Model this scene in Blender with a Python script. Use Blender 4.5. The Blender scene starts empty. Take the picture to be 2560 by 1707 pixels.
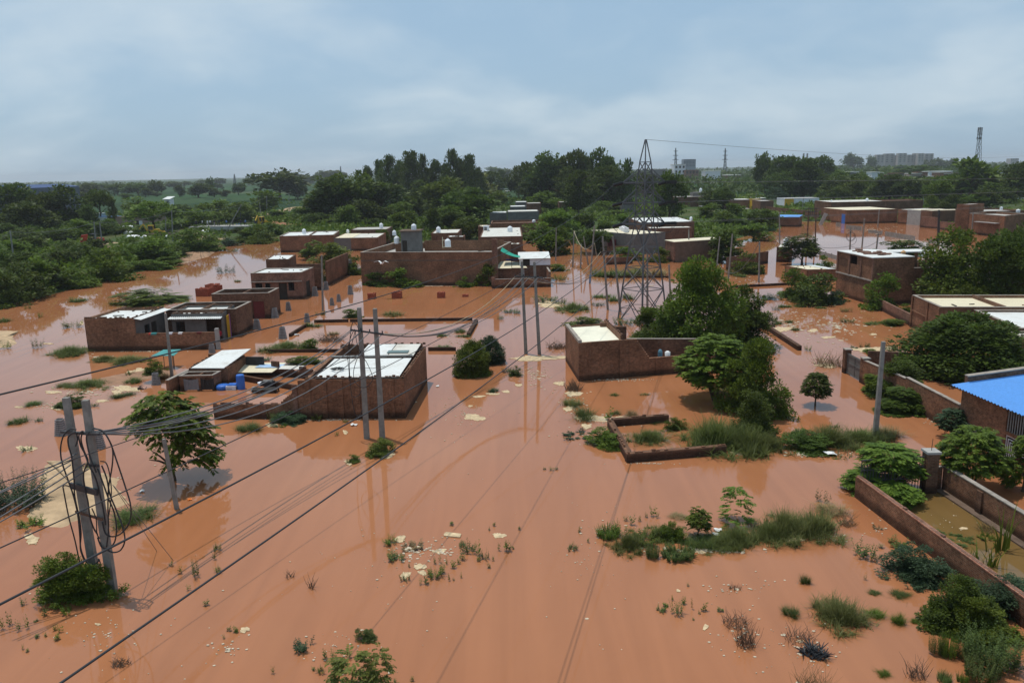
import bpy,bmesh,math,random
import numpy as np
from mathutils import Vector,Matrix
rad=math.radians
rng=np.random.default_rng(11)
random.seed(5)
sc=bpy.context.scene
COL=sc.collection
# ---------------------------------------------------------------- camera
CAM_H,PITCH,ROLL,FPX=17.0,12.1,-1.2,1991.0
cam_data=bpy.data.cameras.new("camera")
cam=bpy.data.objects.new("camera",cam_data)
COL.objects.link(cam)
CAMR=Matrix.Rotation(rad(90-PITCH),3,'X')@Matrix.Rotation(rad(ROLL),3,'Z')
cam.matrix_world=Matrix.Translation((0,0,CAM_H))@CAMR.to_4x4()
cam_data.sensor_width=36
cam_data.lens=28
cam_data.clip_start=0.3
cam_data.clip_end=20000
sc.camera=cam
# ---------------------------------------------------------------- sky and sun
SUN_EL=76
SUN_AZ=math.atan2(-0.75,0.66)
sun_dir=Vector((math.sin(SUN_AZ)*math.cos(rad(SUN_EL)),math.cos(SUN_AZ)*math.cos(rad(SUN_EL)),math.sin(rad(SUN_EL))))
sun=bpy.data.objects.new("sun",bpy.data.lights.new("sun",'SUN'))
sun.data.energy=3.0
sun.data.angle=rad(0.5)
sun.data.color=(1.0,0.95,0.87)
sun.rotation_euler=(-sun_dir).to_track_quat('-Z','Y').to_euler()
sun.location=(0,0,300)
COL.objects.link(sun)
world=bpy.data.worlds.new("World")
sc.world=world
world.use_nodes=True
wn,wl=world.node_tree.nodes,world.node_tree.links
bg=wn['Background']
sky=wn.new('ShaderNodeTexSky')
sky.sky_type='NISHITA'
sky.sun_disc=False
sky.sun_elevation=rad(SUN_EL)
sky.sun_rotation=SUN_AZ
sky.altitude=200
sky.air_density=1.0
sky.dust_density=2.0
sky.ozone_density=1.0
bg.inputs['Strength'].default_value=0.087
geo=wn.new('ShaderNodeTexCoord')
sep=wn.new('ShaderNodeSeparateXYZ')
wl.new(geo.outputs['Generated'],sep.inputs[0])
def wmath(op,a,b=None,clamp=False):
 n=wn.new('ShaderNodeMath');n.operation=op;n.use_clamp=clamp
 for k,v in enumerate((a,b)):
  if v is None:continue
  if isinstance(v,(int,float)):n.inputs[k].default_value=v
  else:wl.new(v,n.inputs[k])
 return n.outputs[0]
zz=wmath('ADD',wmath('MAXIMUM',sep.outputs['Z'],0.0),0.34)
cmb=wn.new('ShaderNodeCombineXYZ')
wl.new(wmath('DIVIDE',sep.outputs['X'],zz),cmb.inputs[0])
wl.new(wmath('DIVIDE',sep.outputs['Y'],zz),cmb.inputs[1])
def wnoise(scale,detail,rough,off):
 mp=wn.new('ShaderNodeMapping');mp.inputs['Location'].default_value=off
 wl.new(cmb.outputs[0],mp.inputs[0])
 n=wn.new('ShaderNodeTexNoise');n.inputs['Scale'].default_value=scale
 n.inputs['Detail'].default_value=detail;n.inputs['Roughness'].default_value=rough
 n.inputs['Distortion'].default_value=0.35
 wl.new(mp.outputs[0],n.inputs['Vector'])
 return n.outputs['Fac']
def wramp(src,stops):
 r=wn.new('ShaderNodeValToRGB');e=r.color_ramp.elements
 r.color_ramp.interpolation='EASE'
 while len(e)<len(stops):e.new(0.5)
 for k,(p,c)in enumerate(stops):
  e[k].position=p;e[k].color=(c,c,c,1)
 wl.new(src,r.inputs[0]);return r.outputs[0]
c1_=wramp(wnoise(1.35,5,0.52,(3.1,1.7,0)),[(0.44,0),(0.68,1)])
c2_=wramp(wnoise(3.6,4,0.5,(7.3,0.4,0)),[(0.42,0),(0.75,1)])
cl=wmath('ADD',wmath('MULTIPLY',c1_,0.5),wmath('MULTIPLY',c2_,0.16),True)
mixc=wn.new('ShaderNodeMix');mixc.data_type='RGBA'
hs=wn.new('ShaderNodeMix');hs.data_type='RGBA';hs.inputs[0].default_value=0.7
wl.new(sky.outputs[0],hs.inputs[6]);hs.inputs[7].default_value=(4.5,6.7,8.9,1)
wl.new(hs.outputs[2],mixc.inputs[6])
mixc.inputs[7].default_value=(7.6,8.7,9.4,1)
wl.new(cl,mixc.inputs[0])
wl.new(mixc.outputs[2],bg.inputs['Color'])
sc.view_settings.view_transform='Standard'
sc.view_settings.look='None'
sc.view_settings.exposure=0.0
sc.view_settings.gamma=1.0
sc.cycles.use_denoising=True
sc.cycles.max_bounces=6
sc.cycles.diffuse_bounces=2
sc.cycles.glossy_bounces=2
sc.cycles.transmission_bounces=2
sc.cycles.volume_bounces=0
sc.cycles.caustics_reflective=False
sc.cycles.caustics_refractive=False
# ---------------------------------------------------------------- photograph measurements -> places
CR={'n':(0,0,1),'d':(0,0,1/1.0884),'z1':(0,400,3.647),'z2':(640,360,3.647),'z3':(1280,360,3.647),'z4':(1920,300,3.647),'y1':(0,720,3.647),'y2':(640,720,3.647),'y3':(1280,720,3.647),'y4':(1920,640,3.647),'x1':(0,1100,2.583),'x2':(640,1100,2.583),'x3':(1280,1100,2.583),'x4':(1920,1050,2.386),'p':(1250,330,3.136),'h':(200,730,4.481),'a':(120,960,2.904),'r':(2100,900,3.92),'t':(1940,480,3.794),'w':(180,480,4.523),'c':(1200,500,6.533),'e':(1080,560,6.918)}
def N(c,x,y):
 ox,oy,s=CR[c]
 return ox+x/s,oy+y/s
def ray(px,py):
 return CAMR@Vector(((px-1280)/FPX,-(py-853.5)/FPX,-1))
CAMP=Vector((0,0,CAM_H))
def g(c,x,y,z=0.0):
 d=ray(*N(c,x,y))
 t=(z-CAM_H)/d.z
 return CAMP+d*t
def at(c,x,y,Y):
 d=ray(*N(c,x,y))
 return CAMP+d*(Y/d.y)
def top(b,c,x,y):
 return at(c,x,y,b.y)
def proj(P):
 v=CAMR.transposed()@(Vector(P)-CAMP)
 return 1280+FPX*v.x/-v.z,853.5-FPX*v.y/-v.z
WLOC={}
def props(o,label=None,cat=None,group=None,kind=None):
 for k,v in(('label',label),('category',cat),('group',group),('kind',kind)):
  if v:o[k]=v
 return o
def thing(name,label,cat,loc,group=None):
 o=bpy.data.objects.new(name,None)
 o.empty_display_size=0.3
 COL.objects.link(o)
 o.location=loc
 WLOC[o]=Vector(loc)
 return props(o,label,cat,group)
def copy_tree(o,parent=None):
 c=o.copy();COL.objects.link(c)
 WLOC[c]=WLOC.get(o,Vector())
 if parent is not None:c.parent=parent
 for ch in list(o.children):copy_tree(ch,c)
 return c
class MB:
 def __init__(s):s.v,s.f,s.m=[],[],[]
 def add(s,vs,fs,m=0):
  k=len(s.v);s.v+=[tuple(v)for v in vs]
  s.f+=[tuple(i+k for i in f)for f in fs];s.m+=[m]*len(fs)
 def hexa(s,p,m=0):
  s.add(p,[(3,2,1,0),(4,5,6,7),(0,1,5,4),(1,2,6,5),(2,3,7,6),(3,0,4,7)],m)
 def box(s,x0,x1,y0,y1,z0,z1,m=0):
  s.hexa([(x0,y0,z0),(x1,y0,z0),(x1,y1,z0),(x0,y1,z0),(x0,y0,z1),(x1,y0,z1),(x1,y1,z1),(x0,y1,z1)],m)
 def obox(s,o,a,b,c,m=0):
  o,a,b,c=map(Vector,(o,a,b,c))
  s.hexa([o,o+a,o+a+b,o+b,o+c,o+a+c,o+a+b+c,o+b+c],m)
 def bar(s,p,q,w,h=None,m=0):
  p,q=Vector(p),Vector(q);h=h or w
  d=(q-p).normalized()
  u=d.cross(Vector((0,0,1)))
  if u.length<0.05:u=Vector((1,0,0))
  u.normalize();n=u.cross(d)
  s.obox(p-u*w/2-n*h/2,u*w,n*h,q-p,m)
 def prism(s,poly,z0,z1,m=0):
  n=len(poly)
  vs=[(p[0],p[1],z0)for p in poly]+[(p[0],p[1],z1)for p in poly]
  s.add(vs,[tuple(range(n))[::-1],tuple(range(n,2*n))]+[(i,(i+1)%n,n+(i+1)%n,n+i)for i in range(n)],m)
 def quad(s,p,m=0):s.add(p,[(0,1,2,3)],m)
 def slab(s,p,th,m=0):
  s.hexa([Vector(q)-Vector((0,0,th))for q in p]+[Vector(q)for q in p],m)
 def tube(s,pts,r,n=6,m=0,caps=True):
  pts=[Vector(p)for p in pts]
  rs=r if isinstance(r,(list,tuple))else[r]*len(pts)
  vs,fs=[],[]
  for i,p in enumerate(pts):
   d=(pts[min(i+1,len(pts)-1)]-pts[max(i-1,0)])
   d=d.normalized()if d.length>1e-9 else Vector((0,0,1))
   u=d.cross(Vector((0.13,0.97,0.2))).normalized();w=d.cross(u)
   for k in range(n):
    a=2*math.pi*k/n
    vs.append(p+(u*math.cos(a)+w*math.sin(a))*rs[i])
  for i in range(len(pts)-1):
   for k in range(n):
    fs.append((i*n+k,i*n+(k+1)%n,(i+1)*n+(k+1)%n,(i+1)*n+k))
  if caps:
   fs.append(tuple(range(n))[::-1]);fs.append(tuple(range((len(pts)-1)*n,len(pts)*n)))
  s.add(vs,fs,m)
 def lathe(s,c,prof,n=14,m=0):
  c=Vector(c);vs,fs=[],[]
  for r,z in prof:
   for k in range(n):
    a=2*math.pi*k/n
    vs.append((c.x+r*math.cos(a),c.y+r*math.sin(a),c.z+z))
  for i in range(len(prof)-1):
   for k in range(n):
    fs.append((i*n+k,i*n+(k+1)%n,(i+1)*n+(k+1)%n,(i+1)*n+k))
  fs.append(tuple(range(n))[::-1]);fs.append(tuple(range((len(prof)-1)*n,len(prof)*n)))
  s.add(vs,fs,m)
 def build(s,name,mats,parent=None,org=None,smooth=False,label=None,cat=None,group=None,kind=None):
  mats=mats if isinstance(mats,(list,tuple))else[mats]
  if parent is not None:o_=WLOC.get(parent,Vector())
  else:o_=Vector(org)if org is not None else Vector()
  me=bpy.data.meshes.new(name)
  V=np.array(s.v,dtype=np.float64).reshape(-1,3)
  me.from_pydata((V-np.array(o_)).tolist(),[],s.f)
  for m in mats:me.materials.append(m)
  if len(mats)>1:me.polygons.foreach_set('material_index',s.m)
  uv=me.uv_layers.new(name='UVMap').data
  buf=np.zeros(len(me.loops)*2);k=0
  for f in s.f:
   P=V[list(f)]
   nrm=np.zeros(3)
   for i in range(len(f)):
    a,b=P[i],P[(i+1)%len(f)]
    nrm+=np.cross(a,b)
   l=np.linalg.norm(nrm);nrm=nrm/l if l>1e-12 else np.array((0,0,1.0))
   if abs(nrm[2])>0.75:q=P[:,:2]
   else:
    t=np.array((-nrm[1],nrm[0],0));t/=np.linalg.norm(t)
    q=np.stack([P@t,P[:,2]],1)
   buf[k:k+2*len(f)]=q.ravel();k+=2*len(f)
  uv.foreach_set('uv',buf)
  if smooth:me.polygons.foreach_set('use_smooth',[True]*len(me.polygons))
  me.update()
  ob=bpy.data.objects.new(name,me)
  COL.objects.link(ob)
  if parent is not None:
   ob.parent=parent;WLOC[ob]=o_
  else:
   ob.location=o_;WLOC[ob]=o_
  return props(ob,label,cat,group,kind)
def nt(name):
 m=bpy.data.materials.new(name);m.use_nodes=True
 return m,m.node_tree.nodes,m.node_tree.links,m.node_tree.nodes['Principled BSDF']
def mnode(n,l,kind,**kw):
 x=n.new(kind)
 for k,v in kw.items():
  if k in x.inputs:
   if hasattr(v,'is_linked')or hasattr(v,'links'):l.new(v,x.inputs[k])
   else:x.inputs[k].default_value=v
  else:setattr(x,k,v)
 return x
def mixrgb(n,l,fac,a,b,mode='MIX'):
 x=n.new('ShaderNodeMix');x.data_type='RGBA';x.blend_type=mode
 for i,v in((0,fac),(6,a),(7,b)):
  if hasattr(v,'links'):l.new(v,x.inputs[i])
  else:x.inputs[i].default_value=v if i==0 else(*v[:3],1)
 return x.outputs[2]
def ramp(n,l,src,stops):
 r=n.new('ShaderNodeValToRGB');e=r.color_ramp.elements
 while len(e)<len(stops):e.new(0.5)
 for k,(p,c)in enumerate(stops):
  e[k].position=p;e[k].color=(*c,1)if isinstance(c,tuple)else(c,c,c,1)
 l.new(src,r.inputs[0]);return r.outputs[0]
def plain(name,c,rough=0.8,spec=0.3,var=0.25,scale=3.0,metal=0.0,bump=0.0):
 m,n,l,b=nt(name)
 b.inputs['Roughness'].default_value=rough
 b.inputs['Specular IOR Level'].default_value=spec
 b.inputs['Metallic'].default_value=metal
 tc=n.new('ShaderNodeNewGeometry')
 nz=mnode(n,l,'ShaderNodeTexNoise',Scale=scale,Detail=6.0,Roughness=0.65,Vector=tc.outputs['Position'])
 col=mixrgb(n,l,ramp(n,l,nz.outputs['Fac'],[(0.3,0.0),(0.7,1.0)]),tuple(x*(1-var)for x in c),tuple(min(1,x*(1+var*0.6))for x in c))
 l.new(col,b.inputs['Base Color'])
 if bump:
  bp=mnode(n,l,'ShaderNodeBump',Strength=bump,Distance=0.05,Height=nz.outputs['Fac'])
  l.new(bp.outputs[0],b.inputs['Normal'])
 return m
def brick(name,c1,c2,mortar,stain=0.5):
 m,n,l,b=nt(name)
 uv=n.new('ShaderNodeUVMap')
 br=mnode(n,l,'ShaderNodeTexBrick',Vector=uv.outputs[0],Color1=(*c1,1),Color2=(*c2,1),Mortar=(*mortar,1),Scale=1.0)
 br.inputs['Mortar Size'].default_value=0.011
 br.inputs['Mortar Smooth'].default_value=0.3
 br.inputs['Bias'].default_value=0.0
 br.inputs['Brick Width'].default_value=0.24
 br.inputs['Row Height'].default_value=0.085
 tc=n.new('ShaderNodeNewGeometry')
 n1=mnode(n,l,'ShaderNodeTexNoise',Scale=0.55,Detail=6.0,Roughness=0.7,Vector=tc.outputs['Position'])
 n2=mnode(n,l,'ShaderNodeTexNoise',Scale=4.5,Detail=4.0,Roughness=0.7,Vector=uv.outputs[0])
 n3=mnode(n,l,'ShaderNodeTexNoise',Scale=1.6,Detail=8.0,Roughness=0.75,Vector=uv.outputs[0])
 k=mixrgb(n,l,1.0,br.outputs['Color'],ramp(n,l,n2 .outputs['Fac'],[(0.3,0.55),(0.7,1.25)]),'MULTIPLY')
 k=mixrgb(n,l,1.0,k,ramp(n,l,n1 .outputs['Fac'],[(0.3,1-stain),(0.65,1.1)]),'MULTIPLY')
 k=mixrgb(n,l,mnode(n,l,'ShaderNodeMath',operation='MULTIPLY').outputs[0],k,(0.36,0.32,0.28))
 mm=[x for x in n if x.type=='MATH'][-1]
 l.new(ramp(n,l,n3 .outputs['Fac'],[(0.6,0.0),(0.78,1.0)]),mm.inputs[0]);mm.inputs[1].default_value=0.4
 sz=mnode(n,l,'ShaderNodeSeparateXYZ');l.new(tc.outputs['Position'],sz.inputs[0])
 wt=mnode(n,l,'ShaderNodeMath',operation='ADD');l.new(sz.outputs['Z'],wt.inputs[0])
 wn_=mnode(n,l,'ShaderNodeMath',operation='MULTIPLY');l.new(n2 .outputs['Fac'],wn_.inputs[0]);wn_.inputs[1].default_value=-0.5
 l.new(wn_.outputs[0],wt.inputs[1])
 k=mixrgb(n,l,1.0,k,ramp(n,l,wt.outputs[0],[(0.0,0.35),(0.12,0.45),(0.32,1.0)]),'MULTIPLY')
 l.new(k,b.inputs['Base Color'])
 b.inputs['Roughness'].default_value=0.9
 b.inputs['Specular IOR Level'].default_value=0.15
 bp=mnode(n,l,'ShaderNodeBump',Strength=0.6,Distance=0.02,Height=br.outputs['Fac'])
 bp.invert=True
 l.new(bp.outputs[0],b.inputs['Normal'])
 return m
def sheet(name,c,rib=0.0,rough=0.55,stain=(0.35,0.27,0.18),amt=0.5):
 """roof sheets: ribs as bump along UV, stains as noise"""
 m,n,l,b=nt(name)
 uv=n.new('ShaderNodeUVMap')
 n1=mnode(n,l,'ShaderNodeTexNoise',Scale=0.7,Detail=8.0,Roughness=0.7,Vector=uv.outputs[0])
 n2=mnode(n,l,'ShaderNodeTexNoise',Scale=5.0,Detail=5.0,Roughness=0.7,Vector=uv.outputs[0])
 k=mixrgb(n,l,ramp(n,l,n1 .outputs['Fac'],[(0.48,0.0),(0.8,amt)]),c,stain)
 k=mixrgb(n,l,1.0,k,ramp(n,l,n2 .outputs['Fac'],[(0.3,0.85),(0.6,1.0)]),'MULTIPLY')
 l.new(k,b.inputs['Base Color'])
 b.inputs['Roughness'].default_value=rough
 b.inputs['Specular IOR Level'].default_value=0.25
 return m
BR=brick('red_brick',(0.31,0.135,0.073),(0.185,0.083,0.047),(0.27,0.195,0.13))
BR2=brick('dark_brick',(0.235,0.108,0.062),(0.14,0.069,0.044),(0.21,0.155,0.11))
BR3=brick('warm_brick',(0.29,0.135,0.088),(0.19,0.09,0.062),(0.30,0.22,0.17))
BROWN=plain('brown_plaster',(0.15,0.105,0.078),0.9,0.1,0.35,1.2)
GREY=plain('grey_plaster',(0.142,0.137,0.130),0.9,0.15,0.25,1.3)
LGREY=plain('pale_concrete',(0.34,0.33,0.31),0.9,0.15,0.25,1.5)
CONC=plain('concrete',(0.24,0.228,0.205),0.9,0.15,0.3,2.5,bump=0.2)
COPE=plain('coping_cement',(0.32,0.28,0.24),0.9,0.1,0.35,2.0)
WHITE=sheet('white_roof',(0.70,0.71,0.68),stain=(0.40,0.34,0.26),amt=0.7)
CREAM=sheet('cream_roof',(0.74,0.66,0.47),amt=0.4)
OFFW=sheet('worn_white_roof',(0.66,0.64,0.57),amt=0.8)
DULL=sheet('weathered_roof',(0.45,0.43,0.39),amt=0.8)
WALLW=plain('white_wash',(0.66,0.67,0.70),0.85,0.2,0.15,1.0)
BLUE=sheet('blue_sheet',(0.12,0.33,0.72),rough=0.45,stain=(0.12,0.24,0.5),amt=0.25)
TANK=plain('white_plastic',(0.78,0.80,0.82),0.4,0.4,0.05,2.0)
ORTANK=plain('tan_plastic',(0.62,0.36,0.16),0.5,0.3,0.1,2.0)
BLACKP=plain('black_plastic',(0.02,0.02,0.022),0.5,0.4,0.2,2.0)
BLUEP=plain('blue_plastic',(0.03,0.14,0.5),0.45,0.4,0.1,2.0)
STEEL=plain('galvanised_steel',(0.125,0.127,0.13),0.6,0.5,0.3,2.0,metal=0.3)
DSTEEL=plain('dark_steel',(0.06,0.06,0.062),0.6,0.5,0.3,2.0,metal=0.3)
RUSTY=plain('rusty_iron',(0.13,0.07,0.045),0.8,0.3,0.4,3.0)
CABLE=plain('cable_black',(0.03,0.03,0.032),0.6,0.4,0.1,1.0)
CABLEG=plain('cable_grey',(0.13,0.135,0.14),0.6,0.4,0.15,1.0)
CABLET=plain('cable_tan',(0.4,0.33,0.22),0.7,0.3,0.15,1.0)
BARK=plain('bark',(0.10,0.075,0.052),0.95,0.1,0.4,6.0)
TWIG=plain('dead_twigs',(0.14,0.095,0.065),0.95,0.1,0.4,6.0)
DARKIN=plain('dark_timber',(0.035,0.028,0.022),0.8,0.2,0.3,3.0)
MAROON=plain('maroon_paint',(0.12,0.02,0.02),0.7,0.3,0.2,2.0)
YELLOWP=plain('yellow_paint',(0.55,0.33,0.02),0.5,0.4,0.15,2.0)
PURPLEP=plain('purple_paint',(0.42,0.16,0.48),0.5,0.4,0.15,2.0)
REDP=plain('red_paint',(0.5,0.05,0.03),0.5,0.4,0.15,2.0)
GREENT=plain('green_tarpaulin',(0.01,0.30,0.20),0.6,0.3,0.15,2.0)
TEALT=plain('teal_tarpaulin',(0.05,0.26,0.25),0.6,0.3,0.2,2.0)
VIOLT=plain('violet_sheet',(0.10,0.08,0.38),0.6,0.3,0.2,2.0)
CLOTHG=plain('grey_cloth',(0.2,0.2,0.21),0.9,0.1,0.15,2.0)
FOAM=plain('scum_foam',(0.56,0.43,0.265),0.95,0.1,0.45,3.5,bump=0.6)
FOAMW=plain('pale_litter',(0.54,0.46,0.34),0.9,0.15,0.25,5.0)
SAND=plain('wet_sand',(0.47,0.33,0.195),0.85,0.2,0.4,0.7,bump=0.6)
LITTER=plain('white_litter',(0.72,0.72,0.70),0.6,0.3,0.1,4.0)
TYRE=plain('tyre_rubber',(0.02,0.02,0.02),0.9,0.2,0.2,5.0)
GLASS=plain('dark_glass',(0.02,0.025,0.03),0.1,0.6,0.1,2.0)
# ---------------------------------------------------------------- ground and water
def muddy(name,c,c2,rough=0.045):
 m,n,l,b=nt(name)
 gp=n.new('ShaderNodeNewGeometry')
 n1=mnode(n,l,'ShaderNodeTexNoise',Scale=0.045,Detail=6.0,Roughness=0.6,Distortion=0.6,Vector=gp.outputs['Position'])
 mp=mnode(n,l,'ShaderNodeMapping',Vector=gp.outputs['Position']);mp.inputs['Rotation'].default_value=(0,0,0.45);mp.inputs['Scale'].default_value=(0.5,0.035,1)
 ns=mnode(n,l,'ShaderNodeTexNoise',Scale=1.0,Detail=5.0,Roughness=0.6,Distortion=1.2,Vector=mp.outputs[0])
 k=mixrgb(n,l,ramp(n,l,n1 .outputs['Fac'],[(0.35,0.0),(0.68,1.0)]),c,c2)
 k=mixrgb(n,l,1.0,k,ramp(n,l,ns.outputs['Fac'],[(0.35,0.92),(0.6,1.03)]),'MULTIPLY')
 l.new(k,b.inputs['Base Color'])
 b.inputs['Roughness'].default_value=rough
 b.inputs['IOR'].default_value=1.33
 b.inputs['Specular IOR Level'].default_value=0.5
 n2=mnode(n,l,'ShaderNodeTexNoise',Scale=1.1,Detail=3.0,Roughness=0.5,Vector=gp.outputs['Position'])
 n3=mnode(n,l,'ShaderNodeTexNoise',Scale=0.16,Detail=3.0,Roughness=0.6,Vector=gp.outputs['Position'])
 h=mnode(n,l,'ShaderNodeMath',operation='MULTIPLY')
 l.new(n2 .outputs['Fac'],h.inputs[0]);l.new(ramp(n,l,n3 .outputs['Fac'],[(0.4,0.15),(0.65,1.0)]),h.inputs[1])
 bp=mnode(n,l,'ShaderNodeBump',Strength=0.10,Distance=0.03,Height=h.outputs[0])
 l.new(bp.outputs[0],b.inputs['Normal'])
 return m
WATER=muddy('muddy_water',(0.325,0.127,0.055),(0.365,0.152,0.069))
OLIVE=muddy('olive_water',(0.16,0.095,0.032),(0.19,0.115,0.042))
def gmat():
 m,n,l,b=nt('wet_ground')
 gp=n.new('ShaderNodeNewGeometry')
 n1=mnode(n,l,'ShaderNodeTexNoise',Scale=0.09,Detail=8.0,Roughness=0.7,Vector=gp.outputs['Position'])
 n2=mnode(n,l,'ShaderNodeTexNoise',Scale=0.9,Detail=6.0,Roughness=0.75,Vector=gp.outputs['Position'])
 near=mixrgb(n,l,ramp(n,l,n1 .outputs['Fac'],[(0.5,0.0),(0.68,1.0)]),(0.035,0.060,0.016),(0.17,0.115,0.065))
 near=mixrgb(n,l,ramp(n,l,n2 .outputs['Fac'],[(0.35,0.0),(0.7,1.0)]),near,(0.055,0.085,0.022))
 mp=mnode(n,l,'ShaderNodeMapping',Vector=gp.outputs['Position'])
 mp.inputs['Rotation'].default_value=(0,0,0.5)
 mp.inputs['Scale'].default_value=(1/150.0,1/90.0,1)
 vo=mnode(n,l,'ShaderNodeTexVoronoi',Scale=1.0,Vector=mp.outputs[0])
 vo.distance='CHEBYCHEV'
 fld=ramp(n,l,vo.outputs['Color'],[(0.0,(0.020,0.052,0.016)),(0.35,(0.030,0.070,0.020)),(0.6,(0.015,0.038,0.013)),(0.8,(0.04,0.075,0.024)),(1.0,(0.11,0.10,0.055))])
 sepx=mnode(n,l,'ShaderNodeSeparateXYZ');l.new(gp.outputs['Position'],sepx.inputs[0])
 mr=mnode(n,l,'ShaderNodeMapRange');l.new(sepx.outputs['Y'],mr.inputs[0])
 mr.inputs[1].default_value=330;mr.inputs[2].default_value=400
 l.new(mixrgb(n,l,mr.outputs[0],near,fld),b.inputs['Base Color'])
 b.inputs['Roughness'].default_value=0.95
 b.inputs['Specular IOR Level'].default_value=0.1
 bp=mnode(n,l,'ShaderNodeBump',Strength=0.5,Distance=0.3,Height=n2 .outputs['Fac'])
 l.new(bp.outputs[0],b.inputs['Normal'])
 return m
GROUND=gmat()
SHORE=[('z1',-900,1500),('z1',0,1335),('z1',200,1290),('z1',450,1232),('z1',820,1135),('z1',1080,1045),('z1',1300,1018),('z1',1600,960),('z1',1640,885),('z1',1780,850),('z1',2000,832),('z1',2030,762),('z1',2334,748),('n',700,604),('n',1000,606),('n',1250,602),('n',1420,600),('n',1450,614),('n',1620,614),('n',1800,606),('n',1940,575),('n',1985,553),('n',2110,556),('n',2260,556),('n',2400,574),('n',2560,600),('n',2900,620)]
shore=np.array([[g(*s).x,g(*s).y]for s in SHORE])
def sdist(X,Y):
 P=np.stack([X,Y],-1)
 best=np.full(X.shape,1e9)
 for a,b in zip(shore[:-1],shore[1:]):
  d=b-a
  t=np.clip(((P-a)@d)/(d@d),0,1)
  q=a+t[...,None]*d
  best=np.minimum(best,np.hypot(*(np.moveaxis(P-q,-1,0))))
 az=np.arctan2(X,Y);rr=np.hypot(X,Y)
 saz=np.arctan2(shore[:,0],shore[:,1]);sr=np.hypot(shore[:,0],shore[:,1])
 lim=np.interp(az,saz,sr)
 return np.where(rr>lim,best,-best)
def ground_z(X,Y):
 d=sdist(X,Y)
 wob=0.25*np.sin(X*0.31+1.3)*np.sin(Y*0.23)+0.2*np.sin(X*0.07+Y*0.05)
 z=np.where(d<0,np.maximum(-1.2,d*0.25),np.minimum(0.9,d*0.16))+np.where(d>0,wob*np.minimum(1,d/6),0)
 return z
azs=np.radians(np.linspace(-52,52,261))
rs_=np.concatenate([np.linspace(4,60,30)[:-1],np.geomspace(60,420,150)[:-1],np.geomspace(420,9000,50)])
A_,R_=np.meshgrid(azs,rs_)
GX,GY=R_*np.sin(A_),R_*np.cos(A_)
GZ=ground_z(GX,GY)
na=len(azs)
fs=[(j*na+i,j*na+i+1,(j+1)*na+i+1,(j+1)*na+i)for j in range(len(rs_)-1)for i in range(na-1)]
me=bpy.data.meshes.new('ground')
me.from_pydata(np.stack([GX,GY,GZ],-1).reshape(-1,3).tolist(),[],fs)
me.materials.append(GROUND)
me.polygons.foreach_set('use_smooth',[True]*len(fs))
ob=bpy.data.objects.new('ground',me);COL.objects.link(ob);ob['kind']='structure'
def gz(x,y):return float(ground_z(np.array([x]),np.array([y]))[0])
mb=MB()
mb.quad([(-330,2,0),(330,2,0),(330,360,0),(-330,360,0)])
mb.build('flood_water',WATER,kind='structure')
def jitter_poly(pts,step,amp,seed=0):
 r=random.Random(seed);out=[]
 for i in range(len(pts)):
  a,b=Vector(pts[i][:2]),Vector(pts[(i+1)%len(pts)][:2])
  L=(b-a).length;k=max(1,int(L/step));nrm=Vector((-(b-a).y,(b-a).x)).normalized()
  for j in range(k):
   p=a.lerp(b,j/k)+nrm*r.uniform(-amp,amp)
   out.append(p)
 return out
def mound(name,px,h,mat,seed=0,kind='structure',step=0.35,amp=0.16):
 pts=jitter_poly([g(*p)for p in px],step,amp,seed)
 c=sum(pts,Vector((0,0)))/len(pts)
 n=len(pts);vs=[(p.x,p.y,-0.05)for p in pts]
 for f,z in((0.8,0.35),(0.5,0.8)):
  vs+=[(c.x+(p.x-c.x)*f,c.y+(p.y-c.y)*f,0.012+h*z*random.uniform(0.7,1.2))for p in pts]
 vs.append((c.x,c.y,h));fs=[]
 for r_ in range(2):
  fs+=[(r_*n+i,r_*n+(i+1)%n,(r_+1)*n+(i+1)%n,(r_+1)*n+i)for i in range(n)]
 fs+=[(2*n+i,2*n+(i+1)%n,3*n)for i in range(n)]
 m=MB();m.add(vs,fs)
 return m.build(name,mat,org=(c.x,c.y,0),smooth=True,kind=kind)
mound('sand_bar',[('x1',300,120),('x1',250,240),('x1',165,500),('x1',235,562),('x1',380,585),('x1',520,530),('x1',700,470),('x1',880,410),('x1',790,320),('x1',780,250),('x1',600,170),('x1',430,110)],0.22,SAND,1)
mound('sand_bar',[('y1',-40,380),('y1',-60,560),('y1',100,550),('y1',170,510),('y1',120,440),('y1',200,385)],0.1,SAND,2)
mound('mud_bank',[('h',200,960),('h',120,1000),('h',300,1060),('h',520,1040),('h',720,990),('h',900,960),('h',1150,940),('h',1130,880),('h',900,860),('h',560,890),('h',380,920)],0.12,plain('brown_mud',(0.30,0.16,0.09),0.7,0.3,0.3,1.5,bump=0.4),3)
mound('mud_bank',[('z1',1600,960),('z1',1900,890),('z1',2060,770),('z1',1960,700),('z1',1700,740),('z1',1560,830)],0.5,plain('bank_earth',(0.34,0.21,0.13),0.9,0.1,0.3,0.8,bump=0.4),4)
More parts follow.
